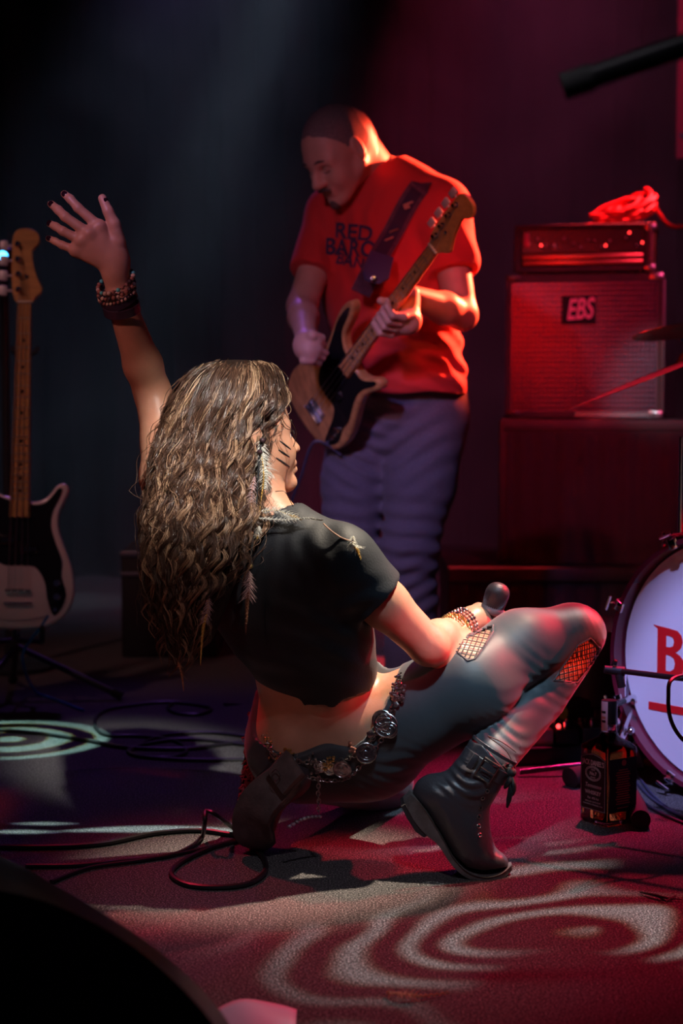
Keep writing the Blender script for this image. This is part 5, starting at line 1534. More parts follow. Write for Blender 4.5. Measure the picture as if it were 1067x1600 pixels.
M_FLAG = mat('strap_emblem', (0.45, 0.25, 0.16), rough=0.7)
for i, (x, y, w, h) in enumerate(((640, 322, 9, 2), (636, 326, 5, 5), (618, 360, 8, 1.5), (616, 365, 8, 1.5), (611, 374, 8, 1.5))):
    c = min(SPL[4:28], key=lambda q: (q - J(x, y, (q - CAMP).dot(FWD))).length)
    T = zframe(c - FWD * 0.007, -FWD, (0.9, 0, 0.35))
    MB(T).rbox((-w * 0.0017, -h * 0.0015, 0), (w * 0.0017, h * 0.0015, 0.002), 0.0008, 1).build('emblem', M_FLAG, STR)
# leather end piece and button
M_NAVY = mat('navy_leather', (0.06, 0.06, 0.16), rough=0.5)
e0, e1_ = J(597, 398, (SPL[6] - CAMP).dot(FWD) - 0.012), J(582, 440, (sp1 - CAMP).dot(FWD) - 0.03)
d_ = (e1_ - e0).normalized(); T = frame(lerp(e0, e1_, 0.5), d_, -FWD)
LL = (e1_ - e0).length / 2
end = MB(T).prism([(-LL, -0.034), (-LL, 0.034), (LL * 0.5, 0.040), (LL, 0.022), (LL * 1.08, 0), (LL, -0.022), (LL * 0.5, -0.036)], -0.003, 0.004).build('strap_end', M_NAVY, STR, bevel=0.002)
MB(zframe(J(583, 436, (sp1 - CAMP).dot(FWD) - 0.036), -FWD)).lathe([(0.004, -0.02), (0.004, 0.002), (0.009, 0.004), (0.006, 0.008), (0, 0.009)], 14).build('strap_lock', M_CHROME, STR)
MB().tube(spline([J(640, 444, 4.66), J(630, 450, 4.66)], 4), 0.004, 6) 
T = frame(bLw, (bLe - bLw), (0, 0, 1))
# cable from the bass
bc = MB().tube([Vector(p) for p in spline([T1b @ Vector((0.05, 0.17, 0.0)), J(492, 690, 4.97), J(470, 745, 5.0), J(452, 800, 5.05), J(440, 900, 5.15), J(430, 1000, 5.2), G(420, 1092, 0.006), G(350, 1100, 0.006)], 8)], 0.0045, 7)
tag(bc.build('instrument_cable', mat('violet_black_cable', (0.05, 0.05, 0.09), rough=0.45)), 'dark instrument cable hanging from the played bass down to the floor', 'cable')
# ------------------------------------------------------------------ backline on the right
M_TOLEX = mat('black_tolex', (0.016, 0.014, 0.016), rough=0.55, bump=0.4, bump_scale=500)
M_BLACKP = mat('black_plastic', (0.012, 0.012, 0.013), rough=0.35)
M_GREYW = mat('black_painted_wood', (0.020, 0.017, 0.020), rough=0.6, bump=0.1)
CD = 6.15
x0 = J(793, 520, CD).x; x1 = J(1022, 520, CD).x
def Zp(py, d): return J(533, py, d).z
# cabinets turned a little: their right flank shows
def gear_frame(px, py, d, yaw): 
    o = J(px, py, d); return Matrix.Translation(o) @ Matrix.Rotation(R(yaw), 4, 'Z')
W = (J(1024, 640, 6.05) - J(790, 640, 6.30)).length
yaw = -12.0
cab = root('speaker_cabinet', J(790, 650, 6.30), 'black bass speaker cabinet with perforated metal grille and pink lettered badge', 'speaker cabinet')
zb = Zp(652, 6.2); zt = Zp(428, 6.2); H = zt - zb
T = Matrix.Translation((J(790, 650, 6.30).x, J(790, 650, 6.30).y, zb)) @ Matrix.Rotation(R(yaw), 4, 'Z')
MB(T).rbox((0, 0.03, 0), (W, 0.42, H), 0.012).box((0, 0, 0), (W, 0.03, 0.022)).box((0, 0, H - 0.03), (W, 0.03, H)).box((0, 0, 0.022), (0.02, 0.03, H - 0.03)).box((W - 0.02, 0, 0.022), (W, 0.03, H - 0.03)).build('cabinet', M_TOLEX, cab)
M_GRILLE = mat('dark_steel_grille', (0.15, 0.10, 0.15), rough=0.35, metal=0.85)
g0, g1, h0, h1 = 0.022, W - 0.022, 0.024, H - 0.034
mb = MB(T); nx, nzz = 34, 25
for i in range(nx + 1):
    x = lerp(g0, g1, i / nx); mb.tube([(x, 0.006, h0), (x, 0.006, h1)], 0.0045, 6)
for j in range(nzz + 1):
    z = lerp(h0, h1, j / nzz); mb.tube([(g0, 0.006, z), (g1, 0.006, z)], 0.0050, 6)
tag(mb.build('grille', M_GRILLE, cab), kind='stuff')
M_CONE = mat('paper_cone', (0.03, 0.028, 0.03), rough=0.5)
for (cx, cz) in ((0.27, 0.27), (0.74, 0.27), (0.27, 0.75), (0.74, 0.75)):
    r = 0.115
    MB(T @ Matrix.Translation((W * cx, 0.028, H * cz)) @ Matrix.Rotation(R(90), 4, 'X')).lathe([(0, 0.005), (r * 0.3, 0.012), (r * 0.34, 0.002), (r * 0.82, 0.016), (r * 0.88, 0.022), (r, 0.016), (r * 1.05, 0.0)], 28).build('speaker_cone', M_CONE, cab)
MB(T).box((W * 0.45, 0.0, 0.0015), (W - 0.02, -0.003, 0.018)).build('bottom_trim', mat('polished_trim', (0.5, 0.5, 0.55), rough=0.25, metal=1.0), cab)
M_BADGE = mat('pink_badge', (0.85, 0.25, 0.38), rough=0.4)
bpx = J(904, 484, 6.2); lx = (T.inverted() @ bpx)
MB(T).box((lx.x - 0.062, -0.001, lx.z - 0.052), (lx.x + 0.062, 0.004, lx.z + 0.052)).build('badge_plate', M_CURTAIN, cab)
text_obj('badge_lettering', 'EBS', 0.105, T @ Matrix.Translation((lx.x, -0.003, lx.z)) @ Matrix.Rotation(R(90), 4, 'X') @ Matrix.Rotation(R(4), 4, 'Z') @ Matrix.Diagonal((0.60, 1.0, 1, 1)), M_BADGE, cab, extrude=0.002, shear=0.35, offset=0.002)
M_CORNER = mat('corner_steel', (0.35, 0.35, 0.38), rough=0.3, metal=1.0)
for (x, z) in ((0, 0), (W, 0), (0, H), (W, H)):
    sx = 1 if x == 0 else -1; sz = 1 if z == 0 else -1
    c = MB(T).rbox((min(x - 0.003 * sx, x + 0.05 * sx), -0.003, min(z - 0.003 * sz, z + 0.025 * sz)), (max(x - 0.003 * sx, x + 0.05 * sx), 0.05, max(z - 0.003 * sz, z + 0.025 * sz)), 0.006)
    c.build('metal_corner', M_CORNER if x else M_BLACKP, cab)
# flank: handle and stripes of trim
mb = MB(T).rbox((W - 0.003, 0.12, H * 0.45), (W + 0.006, 0.30, H * 0.70), 0.004).build('side_handle', M_BLACKP, cab)
MB(T).rbox((W, 0.005, 0.02), (W + 0.006, 0.03, H - 0.02), 0.002).build('edge_trim', mat('grey_edge_trim', (0.16, 0.16, 0.17), rough=0.4, metal=0.5), cab)
MB(T).rbox((W, 0.10, 0.02), (W + 0.006, 0.125, H - 0.02), 0.002).build('edge_trim', MATS['grey_edge_trim'], cab)
# amplifier head on top
hx0 = (T.inverted() @ J(808, 400, 6.25)).x
HW = (J(1005, 400, 6.1) - J(808, 400, 6.28)).length
zt2 = H + 0.012
HT = T @ Matrix.Translation((hx0, 0.02, zt2))
amp = root('amplifier_head', HT.translation, 'black bass amplifier head with knobs and red lit lower panel atop the cabinet', 'amplifier')
HH = Zp(345, 6.2) - Zp(417, 6.2)
MB(HT).box((-0.012, 0, 0), (0.012, 0.36, HH)).box((HW - 0.012, 0, 0), (HW + 0.024, 0.36, HH)).box((-0.012, -0.004, HH - 0.012), (HW + 0.03, 0.36, HH + 0.004)).box((-0.012, 0, 0), (HW + 0.02, 0.36, 0.02)).box((0, 0.022, 0.015), (HW, 0.34, HH - 0.01)).build('case', M_TOLEX, amp, bevel=0.004)
MB(HT).box((0.016, 0.010, HH * 0.42), (HW - 0.016, 0.024, HH - 0.016)).build('control_panel', M_BLACKP, amp)
M_REDP = mat('brushed_red_panel', (0.55, 0.16, 0.10), rough=0.3, metal=0.8)
MB(HT).rbox((0.018, 0.004, 0.026), (HW - 0.016, 0.022, HH * 0.24), 0.002).rbox((0.018, 0.006, HH * 0.27), (HW - 0.016, 0.022, HH * 0.38), 0.002).build('lower_panel', M_REDP, amp)
for i, k in enumerate((0.06, 0.13, 0.20, 0.27, 0.35, 0.43, 0.49, 0.55, 0.60, 0.66, 0.73, 0.86, 0.95)):
    z = HH * (0.60 + 0.09 * math.sin(i * 1.9)); r = 0.011 if i in (1, 2, 3, 4, 10, 11) else 0.006
    kb = MB(HT @ Matrix.Translation((0.016 + (HW - 0.032) * k, 0.012, z)) @ Matrix.Rotation(R(90), 4, 'X')).lathe([(r, -0.002), (r, 0.010), (r * 0.8, 0.013), (0, 0.013)], 16).build('knob', M_BLACKP if i % 3 else M_CHROME, amp)
    MB(HT @ Matrix.Translation((0.016 + (HW - 0.032) * k, -0.003, z))).box((-0.001, 0, 0), (0.001, 0.003, r)).build('pointer', mat('pointer_white', (0.7, 0.6, 0.6), rough=0.5), kb)
M_LEDR = mat('red_led', (0.5, 0.02, 0.02), emit=(1, 0.03, 0.03), estr=7)
for k, zz in ((0.18, 0.58), (0.68, 0.55), (0.86, 0.82), (0.96, 0.60)):
    MB(HT).ball((HW * k, 0.006, HH * zz), 0.004, 8).build('indicator_light', M_LEDR, amp)
MB(HT).rbox((0.022, 0.004, HH * 0.55), (0.040, 0.014, HH * 0.85), 0.002).build('power_switch', mat('red_rocker', (0.5, 0.05, 0.10), rough=0.3), amp)
for z in (0.01, HH - 0.012):
    MB(HT).rbox((HW - 0.01, -0.008, z - 0.012), (HW + 0.03, 0.03, z + 0.014), 0.005).build('metal_corner', M_CORNER, amp)
MB(HT).tube([(HW + 0.012, -0.004, 0.02), (HW + 0.012, -0.008, HH * 0.5), (HW + 0.012, -0.004, HH - 0.02)], 0.008, 8).build('edge_trim', MATS['grey_edge_trim'], amp)
for x in (0.03, HW - 0.03):
    for y in (0.04, 0.32): MB(HT).lathe([(0.012, -0.012), (0.014, 0.001)], 12, Matrix.Translation((x, y, 0))).build('foot', MATS['black_rubber'], amp)
# red cable heaped on the amplifier
M_REDC = mat('red_cable_jacket', (0.70, 0.05, 0.05), rough=0.5)
hc_ = HT @ Vector(((HT.inverted() @ J(975, 330, 6.2)).x, 0.15, HH + 0.004))
rr = random.Random(9); pts = []
loops = [(0.00, 0.085, 0.05), (0.02, 0.08, 0.04), (-0.02, 0.09, 0.05), (0.03, 0.07, 0.06), (-0.04, 0.085, 0.03), (0.01, 0.095, 0.055), (0.03, 0.06, 0.07)]
for q, (ox, ra, rb) in enumerate(loops):
    tilt = 0.2 + 0.07 * q
    for k in range(10):
        a = 2 * PI * k / 10 + q * 0.2
        pts.append(hc_ + Vector((ox + ra * math.cos(a) * 1.05, rb * math.sin(a) * 1.1, 0.012 + 0.007 * q + max(0, math.cos(a - 0.6) + 0.6) * 0.052 * (0.6 + 0.10 * q) * 0.8 + rr.uniform(0, 0.004))))
pts += [hc_ + Vector((0.16, 0.02, 0.012)), hc_ + Vector((0.26, 0.03, 0.010)), hc_ + Vector((0.34, 0.10, 0.012))]
pts = [hc_ + Vector((-0.15, 0.0, 0.008)), hc_ + Vector((-0.10, 0.01, 0.014))] + pts
tag(MB().tube([Vector(p) for p in spline(pts, 5)], 0.0075, 7).build('coiled_cable', M_REDC), 'red lit coil of cable heaped on top of the amplifier head', 'cable')
# larger cabinet and riser below
def plain_cab(name, lab, cat, px0, px1, py0, py1, d, depth, yaw, handle=True):
    zb_, zt_ = Zp(py1, d), Zp(py0, d); w = (px1 - px0) * d / F
    o = J(px0, py1, d); T_ = Matrix.Translation((o.x, o.y, zb_)) @ Matrix.Rotation(R(yaw), 4, 'Z')
    r_ = root(name, (o.x, o.y, zb_), lab, cat)
    return r_, T_, w, zt_ - zb_
lc, T_, w, h = plain_cab('speaker_cabinet', 'large dark lower speaker cabinet carrying the lettered bass cabinet', 'speaker cabinet', 778, 1090, 653, 884, 6.15, 0.5, -6)
MB(T_).rbox((0, 0, 0), (w, 0.55, h - 0.003), 0.012).build('cabinet', M_GREYW, lc)
MB(T_).rbox((0.02, -0.008, h - 0.045), (w - 0.02, 0.004, h - 0.02), 0.003).build('top_trim', M_TOLEX, lc)
M_CLOTH = mat('black_grille_cloth', (0.022, 0.018, 0.022), rough=0.9, bump=0.5, bump_scale=600)
cv = []; cf = []; KX = 90
for i in range(KX + 1):
    x = 0.03 + (w - 0.06) * i / KX; yy = -0.012 + 0.007 * math.sin(i * 0.62) + 0.004 * math.sin(i * 0.29 + 1)
    cv += [(x, yy, 0.015), (x, yy * 0.4 - 0.006, h - 0.05)]
for i in range(KX): cf.append((2 * i, 2 * i + 2, 2 * i + 3, 2 * i + 1))
MB(T_).add(cv, cf).build('grille_cloth', M_CLOTH, lc, angle=80)
rs, T_, w, h = plain_cab('riser', 'low black stage riser under the speaker cabinets', 'stage riser', 700, 1200, 886, 1035, 6.0, 0.8, 0)
zb_ = T_.translation.z; T_.translation.z = 0; h = Zp(886, 6.0)
MB(T_).rbox((0, 0, h - 0.05), (w, 0.95, h - 0.001), 0.006).build('deck', M_GREYW, rs)
cv = []; cf = []
for i in range(91):
    x = w * i / 90; yy = 0.02 + 0.010 * math.sin(i * 0.9) + 0.006 * math.sin(i * 2.1)
    cv += [(x, yy, 0.0), (x, yy * 0.3 + 0.014, h - 0.05)]
for i in range(90): cf.append((2 * i, 2 * i + 2, 2 * i + 3, 2 * i + 1))
MB(T_).add(cv, cf).build('skirt', M_CLOTH, rs, angle=80)
MB(T_).rbox((0.02, 0.1, 0), (w - 0.02, 0.9, h - 0.05), 0.004).build('frame', M_GREYW, rs)
rs.location = (T_.translation.x, T_.translation.y, 0)
for c in rs.children: c.matrix_parent_inverse = Matrix.Translation(-rs.location)
# dark case in the left background
dc = root('flight_case', G(215, 1040), 'small dark equipment case in the shadow left of the singer', 'equipment case')
T_ = Matrix.Translation(J(190, 1000, 6.0)); T_.translation.z = 0
hh = Zp(862, 6.0)
MB(T_).rbox((0, 0, 0), (0.34, 0.4, hh), 0.01).build('case', M_GREYW, dc)
MB(T_).rbox((-0.004, -0.004, hh - 0.02), (0.344, 0.404, hh + 0.003), 0.004).rbox((-0.004, -0.004, hh - 0.085), (0.344, 0.404, hh - 0.07), 0.003).build('metal_edging', mat('dull_aluminium', (0.22, 0.22, 0.27), rough=0.4, metal=0.8), dc)
MB(T_).rbox((0.12, -0.012, hh * 0.45), (0.22, 0.0, hh * 0.62), 0.004).build('handle', M_BLACKP, dc)
dc.location = (T_.translation.x, T_.translation.y, 0)
for c in dc.children: c.matrix_parent_inverse = Matrix.Translation(-dc.location)

# ------------------------------------------------------------------ drum kit
M_HEAD = mat('white_drum_head', (0.78, 0.76, 0.82), rough=0.4)
M_HOOP = mat('dark_red_hoop', (0.14, 0.012, 0.03), rough=0.25, coat=0.6)
M_SHELL = mat('red_sparkle_shell', (0.22, 0.02, 0.03), rough=0.25, coat=0.6)
DD = 3.85; DR = 0.283
dcen = J(1124, 1040, DD)
dn = Vector((-math.sin(R(50)), -math.cos(R(50)), 0.0)).normalized()
DT = zframe(dcen, dn, (math.cos(R(50)), -math.sin(R(50)), 0))   # z out of the front head
bd = root('bass_drum', (dcen.x, dcen.y, 0), 'white headed bass drum with red letter at the right edge', 'drum')
MB(DT).lathe([(DR, -0.40), (DR, -0.02), (DR - 0.006, -0.02), (DR - 0.006, -0.40), (DR, -0.40)], 72).build('shell', M_SHELL, bd, angle=50)
MB(DT).lathe([(0, -0.004), (DR - 0.004, -0.004), (DR + 0.001, -0.012), (DR + 0.001, -0.02), (0, -0.02)], 72).build('front_head', M_HEAD, bd, angle=50)
for z0, z1 in ((-0.028, 0.030), (-0.44, -0.392)):
    MB(DT).lathe([(DR + 0.002, z0), (DR + 0.014, z0), (DR + 0.014, z1), (DR + 0.002, z1), (DR + 0.002, z0)], 72).build('hoop', M_HOOP, bd, angle=50)
def drum_loc(px, py, z=0.0):
    """point of the head plane seen at a pixel, in drum coordinates"""
    r = (J(px, py, 1.0) - CAMP); o = DT @ Vector((0, 0, z)); t = (o - CAMP).dot(dn) / r.dot(dn)
    return DT.inverted() @ (CAMP + r * t)
for k in range(8):
    a = 2 * PI * (k + 0.5) / 8; Tk = DT @ Matrix.Rotation(a, 4, 'Z')
    cl = MB(Tk).rbox((DR + 0.010, -0.014, -0.035), (DR + 0.024, 0.014, 0.034), 0.003).rbox((DR - 0.004, -0.012, 0.028), (DR + 0.022, 0.012, 0.036), 0.003)
    cl.tube([(DR + 0.030, 0, -0.14), (DR + 0.030, 0, 0.045)], 0.0042, 8).tube([(DR + 0.030, -0.018, 0.048), (DR + 0.030, 0.018, 0.048)], 0.0042, 8)
    cl.build('tension_claw', M_CHROME, bd)
    MB(Tk).rbox((DR - 0.001, -0.012, -0.19), (DR + 0.032, 0.012, -0.13), 0.006).build('lug', M_CHROME, bd)
# red letter B, with flared serifs
p1, p2 = drum_loc(1020, 979), drum_loc(1019, 1055)
cxl = DT @ p1
ch = (p1 - p2).length
ex = Vector((1, 0, 0)); 
# drum local frame: which way is right and up
upl = (DT.to_3x3().inverted() @ Vector((0, 0, 1))).normalized(); rtl = upl.cross(Vector((0, 0, 1))).normalized()
if (DT.to_3x3() @ rtl).x < 0: rtl = -rtl
LM = DT @ Matrix((rtl, upl, Vector((0, 0, 1)))).transposed().to_4x4()
lm_i = LM.inverted()
a0_ = lm_i @ (DT @ drum_loc(1019, 1055))
Bo = [(-0.02, 0), (0.10, 0.03), (0.10, 0.97), (-0.02, 1.04), (0.42, 1.0), (0.62, 0.97), (0.72, 0.88), (0.75, 0.76), (0.71, 0.64), (0.62, 0.56), (0.56, 0.53), (0.68, 0.48), (0.78, 0.38), (0.80, 0.26), (0.76, 0.13), (0.66, 0.03), (0.5, 0.0)]
h1_ = [(0.33, 0.62), (0.33, 0.85), (0.42, 0.85), (0.50, 0.82), (0.53, 0.74), (0.50, 0.65), (0.42, 0.62)]
h2_ = [(0.33, 0.13), (0.33, 0.46), (0.44, 0.45), (0.53, 0.40), (0.56, 0.30), (0.53, 0.19), (0.44, 0.13)]
M_LETTER = mat('red_print', (0.72, 0.01, 0.015), rough=0.5)
def letter_mesh(name, outer, holes, T_, s_, par):
    from mathutils.geometry import tessellate_polygon
    loops = [[Vector((x * s_, y * s_, 0)) for x, y in l] for l in [outer] + [h[::-1] for h in holes]]
    tri = tessellate_polygon(loops); vv = [v for l in loops for v in l]
    vs = [T_ @ v for v in vv]; me = bpy.data.meshes.new(name); me.from_pydata([tuple(v) for v in vs], [], [tuple(t) for t in tri]); me.update()
    return link(name, me, M_LETTER, par)
letter_mesh('letter', Bo, [h1_, h2_], LM @ Matrix.Translation((a0_.x, a0_.y, -0.0028)), ch, bd)
for pyy in (1108,):
    a1_ = lm_i @ (DT @ drum_loc(1012, pyy))
    bar = MB(LM @ Matrix.Translation((a1_.x, a1_.y, 0))).box((0, 0, -0.004), (0.36, 0.018, -0.0025)).build('printed_line', M_LETTER, bd)
spur = MB().tube([DT @ Vector((0, 0, -0.2)) + RGT * -0.2, G(1010, 1240)], 0.008, 8)
for sgn in (-1, 1):
    q = DT @ (DT.to_3x3().inverted() @ Vector((0, 0, 0)))
    a = DT @ Vector((0, 0, -0.08)) + (DT.to_3x3() @ rtl) * sgn * (DR + 0.006) + Vector((0, 0, -0.06))
    e = a + (DT.to_3x3() @ rtl) * sgn * 0.10 + dn * 0.06; e.z = 0.006
    MB().tube([a, e], 0.007, 10).build('spur', M_CHROME, bd)
# cymbals, edge-on and tilted, on stands beyond the right edge
M_BRONZE = mat('bronze_cymbal', (0.80, 0.50, 0.26), rough=0.25, metal=1.0)
def cymbal(c, n_, r, lab, stand_base, red_lab=None):
    c_ = root('cymbal', c, lab, 'cymbal'); T_ = zframe(c, n_)
    prof = [(0.006, 0.028), (0.03, 0.024), (0.045, 0.010), (0.055, 0.006), (r * 0.5, 0.003), (r, -0.006), (r, -0.0072), (r * 0.5, 0.0015), (0.055, 0.004), (0.045, 0.008), (0.03, 0.0225), (0.006, 0.026)]
    MB(T_).lathe(prof[::-1], 64).build('plate', M_BRONZE, c_, angle=60)
    MB(T_).lathe([(0.0, 0.012), (0.014, 0.014), (0.016, 0.034), (0.010, 0.040), (0.004, 0.042), (0.004, 0.056), (0, 0.056)], 16).build('felt', M_BLACKP, c_)
    MB(T_).rbox((-0.018, -0.003, 0.048), (0.018, 0.003, 0.062), 0.003).build('wing_nut', M_CHROME, c_)
    st_ = root('cymbal_stand', stand_base, 'chrome stand of the ' + red_lab, 'cymbal stand')
    top_ = c - Vector(n_).normalized() * 0.002; kn_ = Vector((stand_base[0], stand_base[1], c.z - 0.18))
    MB().tube([top_, kn_], 0.006, 8).tube([kn_, (stand_base[0], stand_base[1], 0.30)], 0.011, 10).build('pole', M_CHROME, st_)
    MB().tube([kn_ + Vector((-0.03, 0, 0)), kn_ + Vector((0.03, 0, 0))], 0.014, 10).build('tilter', M_CHROME, st_)
    for a in (20, 140, 260):
        e = Vector(stand_base) + Vector((0.28 * math.cos(R(a)), 0.28 * math.sin(R(a)), 0.012))
        MB().tube([Vector((stand_base[0], stand_base[1], 0.36)), e], 0.008, 8).build('leg', M_CHROME, st_)
cymbal(J(1084, 560, 4.55), Vector((-0.36, 0.045, 0.93)), 0.375, 'large ride cymbal tilted edge-on in front of the grille', G(1185, 1130), 'edge-on ride cymbal')
cymbal(J(1105, 508, 4.75), Vector((-0.12, 0.10, 1.0)), 0.21, 'small crash cymbal seen from just below at the right edge', G(1240, 1090), 'small crash cymbal')
# upright hardware beside the drum: pole with wing bolt
hs = root('tom_stand', G(1066, 1195), 'chrome upright stand rising behind the bass drum', 'drum hardware')
hx = J(1064, 900, 4.25)
MB().tube([(hx.x, hx.y, 0.01), (hx.x, hx.y, Zp(682, 4.25))], 0.0095, 12).build('pole', M_CHROME, hs)
MB().rbox((hx.x - 0.018, hx.y - 0.02, Zp(846, 4.25) - 0.014), (hx.x + 0.018, hx.y + 0.02, Zp(846, 4.25) + 0.014), 0.005).build('clamp', M_CHROME, hs)
hs.location = (hx.x, hx.y, 0)
for c in hs.children: c.matrix_parent_inverse = Matrix.Translation(-hs.location)
wz = Zp(844, 4.25)
MB().tube([(hx.x - 0.016, hx.y - 0.005, wz), (hx.x - 0.040, hx.y - 0.01, wz)], 0.004, 8).ball((hx.x - 0.046, hx.y - 0.01, wz + 0.010), (0.006, 0.008, 0.013), 10).ball((hx.x - 0.046, hx.y - 0.01, wz - 0.010), (0.006, 0.008, 0.013), 10).build('wing_bolt', M_CHROME, hs)
for a in (100, 220, 340):
    MB().tube([(hx.x, hx.y, 0.25), (hx.x + 0.22 * math.cos(R(a)), hx.y + 0.22 * math.sin(R(a)), 0.01)], 0.008, 8).build('leg', M_CHROME, hs)

# black boom passing in front of the drum head, on a short stand
bm_ = root('microphone_stand', G(1130, 1330), 'low black microphone stand reaching across the bass drum head', 'microphone stand')
A_, B_ = J(966, 1048, 3.62), J(1230, 1080, 3.40)
MB().tube([A_, B_], 0.0062, 10).build('boom', M_BLACKP, bm_)
MB().tube([A_ + Vector((-0.03, 0, 0.003)), A_ + Vector((0.012, 0, -0.002))], [0.008, 0.011], 12).tube([A_ + Vector((0.0, 0, 0.0)), A_ + Vector((0.008, 0, -0.035))], 0.009, 10).build('microphone_clip', M_MICB, bm_)
MB().tube([A_ + Vector((-0.005, 0.004, 0.012)), A_ + Vector((-0.012, 0.004, 0.014))], 0.011, 12).build('clip_screw', M_CHROME, bm_)
MB().tube([B_, (B_.x, B_.y, 0.02)], 0.010, 10).build('pole', M_BLACKP, bm_)
MB().lathe([(0.12, 0), (0.12, 0.012), (0.02, 0.025), (0.012, 0.03)], 28, Matrix.Translation((B_.x, B_.y, 0))).build('base', M_BLACKP, bm_)
bm_.location = (B_.x, B_.y, 0)
for c in bm_.children: c.matrix_parent_inverse = Matrix.Translation(-bm_.location)
M_CABLE = mat('black_cable', (0.012, 0.011, 0.013), rough=0.4)
def cable(pts, r, lab, z=None, m=None, group=None, n=8, cat='cable'):
    P_ = [Vector(p) for p in spline(pts, n)]
    for p in P_: p.z = max(p.z, r)
    return tag(MB().tube(P_, r, 7).build('cable', m or M_CABLE), lab, cat, group)
cable([A_ + Vector((0.55, -0.1, 0)) * 0.33, J(1052, 1060, 3.45), J(1044, 1090, 3.42), J(1048, 1125, 3.42), J(1066, 1155, 3.42), J(1100, 1180, 3.42), G(1130, 1330, 0.004)], 0.0042, 'thin black cable looping down in front of the white drum head')

# ------------------------------------------------------------------ whiskey bottle
def bottle():
    c = G(950, 1283); r_ = root('whiskey_bottle', c, 'square bottle of dark whiskey with black label standing on the red lit carpet', 'bottle')
    T_ = Matrix.Translation(c) @ Matrix.Rotation(R(34), 4, 'Z')
    w = 0.044
    def sq(hw, z, ch=0.16, n=4):
        pts = []
        for q in range(4):
            a0 = PI / 2 * q
            for k in range(n + 1):
                a = a0 + PI / 2 * k / n; cx = (1 if q in (0, 3) else -1) * hw * (1 - ch); cy = (1 if q in (0, 1) else -1) * hw * (1 - ch)
                pts.append((cx + hw * ch * math.cos(a), cy + hw * ch * math.sin(a), z))
        return pts
    def loft(secs, name, m, par):
        vs = []; fs = []; n = len(secs[0])
        for s_ in secs: vs += s_
        for i in range(len(secs) - 1):
            for k in range(n): fs.append((i * n + k, i * n + (k + 1) % n, (i + 1) * n + (k + 1) % n, (i + 1) * n + k))
        fs += [tuple(range(n - 1, -1, -1)), tuple((len(secs) - 1) * n + k for k in range(n))]
        return MB(T_).add(vs, fs).build(name, m, par, angle=50)
    M_GLASS = mat('clear_glass', (0.95, 0.93, 0.90), rough=0.03, trans=1.0, ior=1.45)
    M_WH = mat('whiskey', (0.85, 0.26, 0.05), rough=0.0, trans=1.0, ior=1.35)
    secs = [sq(w * 0.90, 0.0), sq(w, 0.006), sq(w, 0.158), sq(w * 0.985, 0.166), sq(w * 0.80, 0.174), sq(w * 0.45, 0.186, 0.6), sq(0.0165, 0.197, 1.0), sq(0.0155, 0.215, 1.0), sq(0.0155, 0.255, 1.0)]
    g_ = loft(secs, 'glass', M_GLASS, r_)
    ins = 0.004
    loft([sq(w - ins - 0.003, 0.010), sq(w - ins, 0.014), sq(w - ins, 0.157), sq((w) * 0.80 - ins, 0.171), sq(w * 0.45 - ins * 0.6, 0.184, 0.6), sq(0.012, 0.196, 1.0)], 'whiskey', M_WH, r_)
    MB(T_).lathe([(0.0172, 0.214), (0.0178, 0.218), (0.0178, 0.262), (0.0168, 0.265), (0, 0.2652)], 28).build('cap', M_BLACKP, r_)
    M_LAB = mat('black_label_paper', (0.006, 0.005, 0.006), rough=0.5)
    M_LW = mat('label_white_ink', (0.62, 0.58, 0.58), rough=0.6)
    M_LR = mat('label_red_ink', (0.50, 0.06, 0.05), rough=0.6)
    M_STAMP = mat('tax_stamp_paper', (0.75, 0.68, 0.66), rough=0.6)
    # front label faces the left flank seen by the camera (-x), its side panel the other
    labs = []
    L1 = T_ @ Matrix.Rotation(R(-90), 4, 'Z')       # local -y  -> -x face
    F1 = T_ @ Matrix.Translation((-w - 0.0006, 0, 0)) @ Matrix.Rotation(R(-90), 4, 'Z') @ Matrix.Rotation(R(90), 4, 'X')
    F2 = T_ @ Matrix.Translation((0, -w - 0.0006, 0)) @ Matrix.Rotation(R(90), 4, 'X')
    hw = w * 0.90
    arch = [(-hw, 0.030), (hw, 0.030), (hw, 0.143), (hw * 0.55, 0.150), (0, 0.154), (-hw * 0.55, 0.150), (-hw, 0.143)]
    lab1 = MB(F1).prism(arch, -0.0004, 0.0004).build('front_label', M_LAB, r_)
    lab2 = MB(F2).prism([(-hw, 0.030), (hw, 0.030), (hw, 0.146), (-hw, 0.146)], -0.0004, 0.0004).build('side_label', M_LAB, r_)
    def t1(s_, size, y, Fm, m, lab, sx=1.0, **k): text_obj('label_text', s_, size, Fm @ Matrix.Translation((0, y, 0.0006)) @ Matrix.Diagonal((sx, 1, 1, 1)), m, lab, extrude=0.0001, **k)
    t1("JACK DANIEL'S", 0.0155, 0.1325, F1, M_LW, lab1, 0.66, offset=0.0004)
    t1('OLD', 0.006, 0.118, F1, M_LW, lab1); t1('No.7', 0.0105, 0.1095, F1, M_LW, lab1, offset=0.0002); t1('BRAND', 0.0045, 0.1015, F1, M_LW, lab1)
    ov = MB(F1)
    for ra, rb in ((0.024, 0.0155), (0.021, 0.0128)):
        ov.tube([(ra * math.cos(a), 0.110 + rb * math.sin(a), 0.0008) for a in np.linspace(0, 2 * PI, 33)[:-1]], 0.0006, 4, closed=True)
    ov.tube([(x * 0.94, 0.030 + (y - 0.030) * 0.97 + 0.002, 0.0008) for x, y in arch], 0.0005, 4, closed=True)
    ov.build('label_border', M_LW, lab1)
    t1('Tennessee', 0.0125, 0.083, F1, M_LW, lab1, 0.95, shear=0.3); t1('WHISKEY', 0.0115, 0.068, F1, M_LW, lab1, 1.0, offset=0.0002)
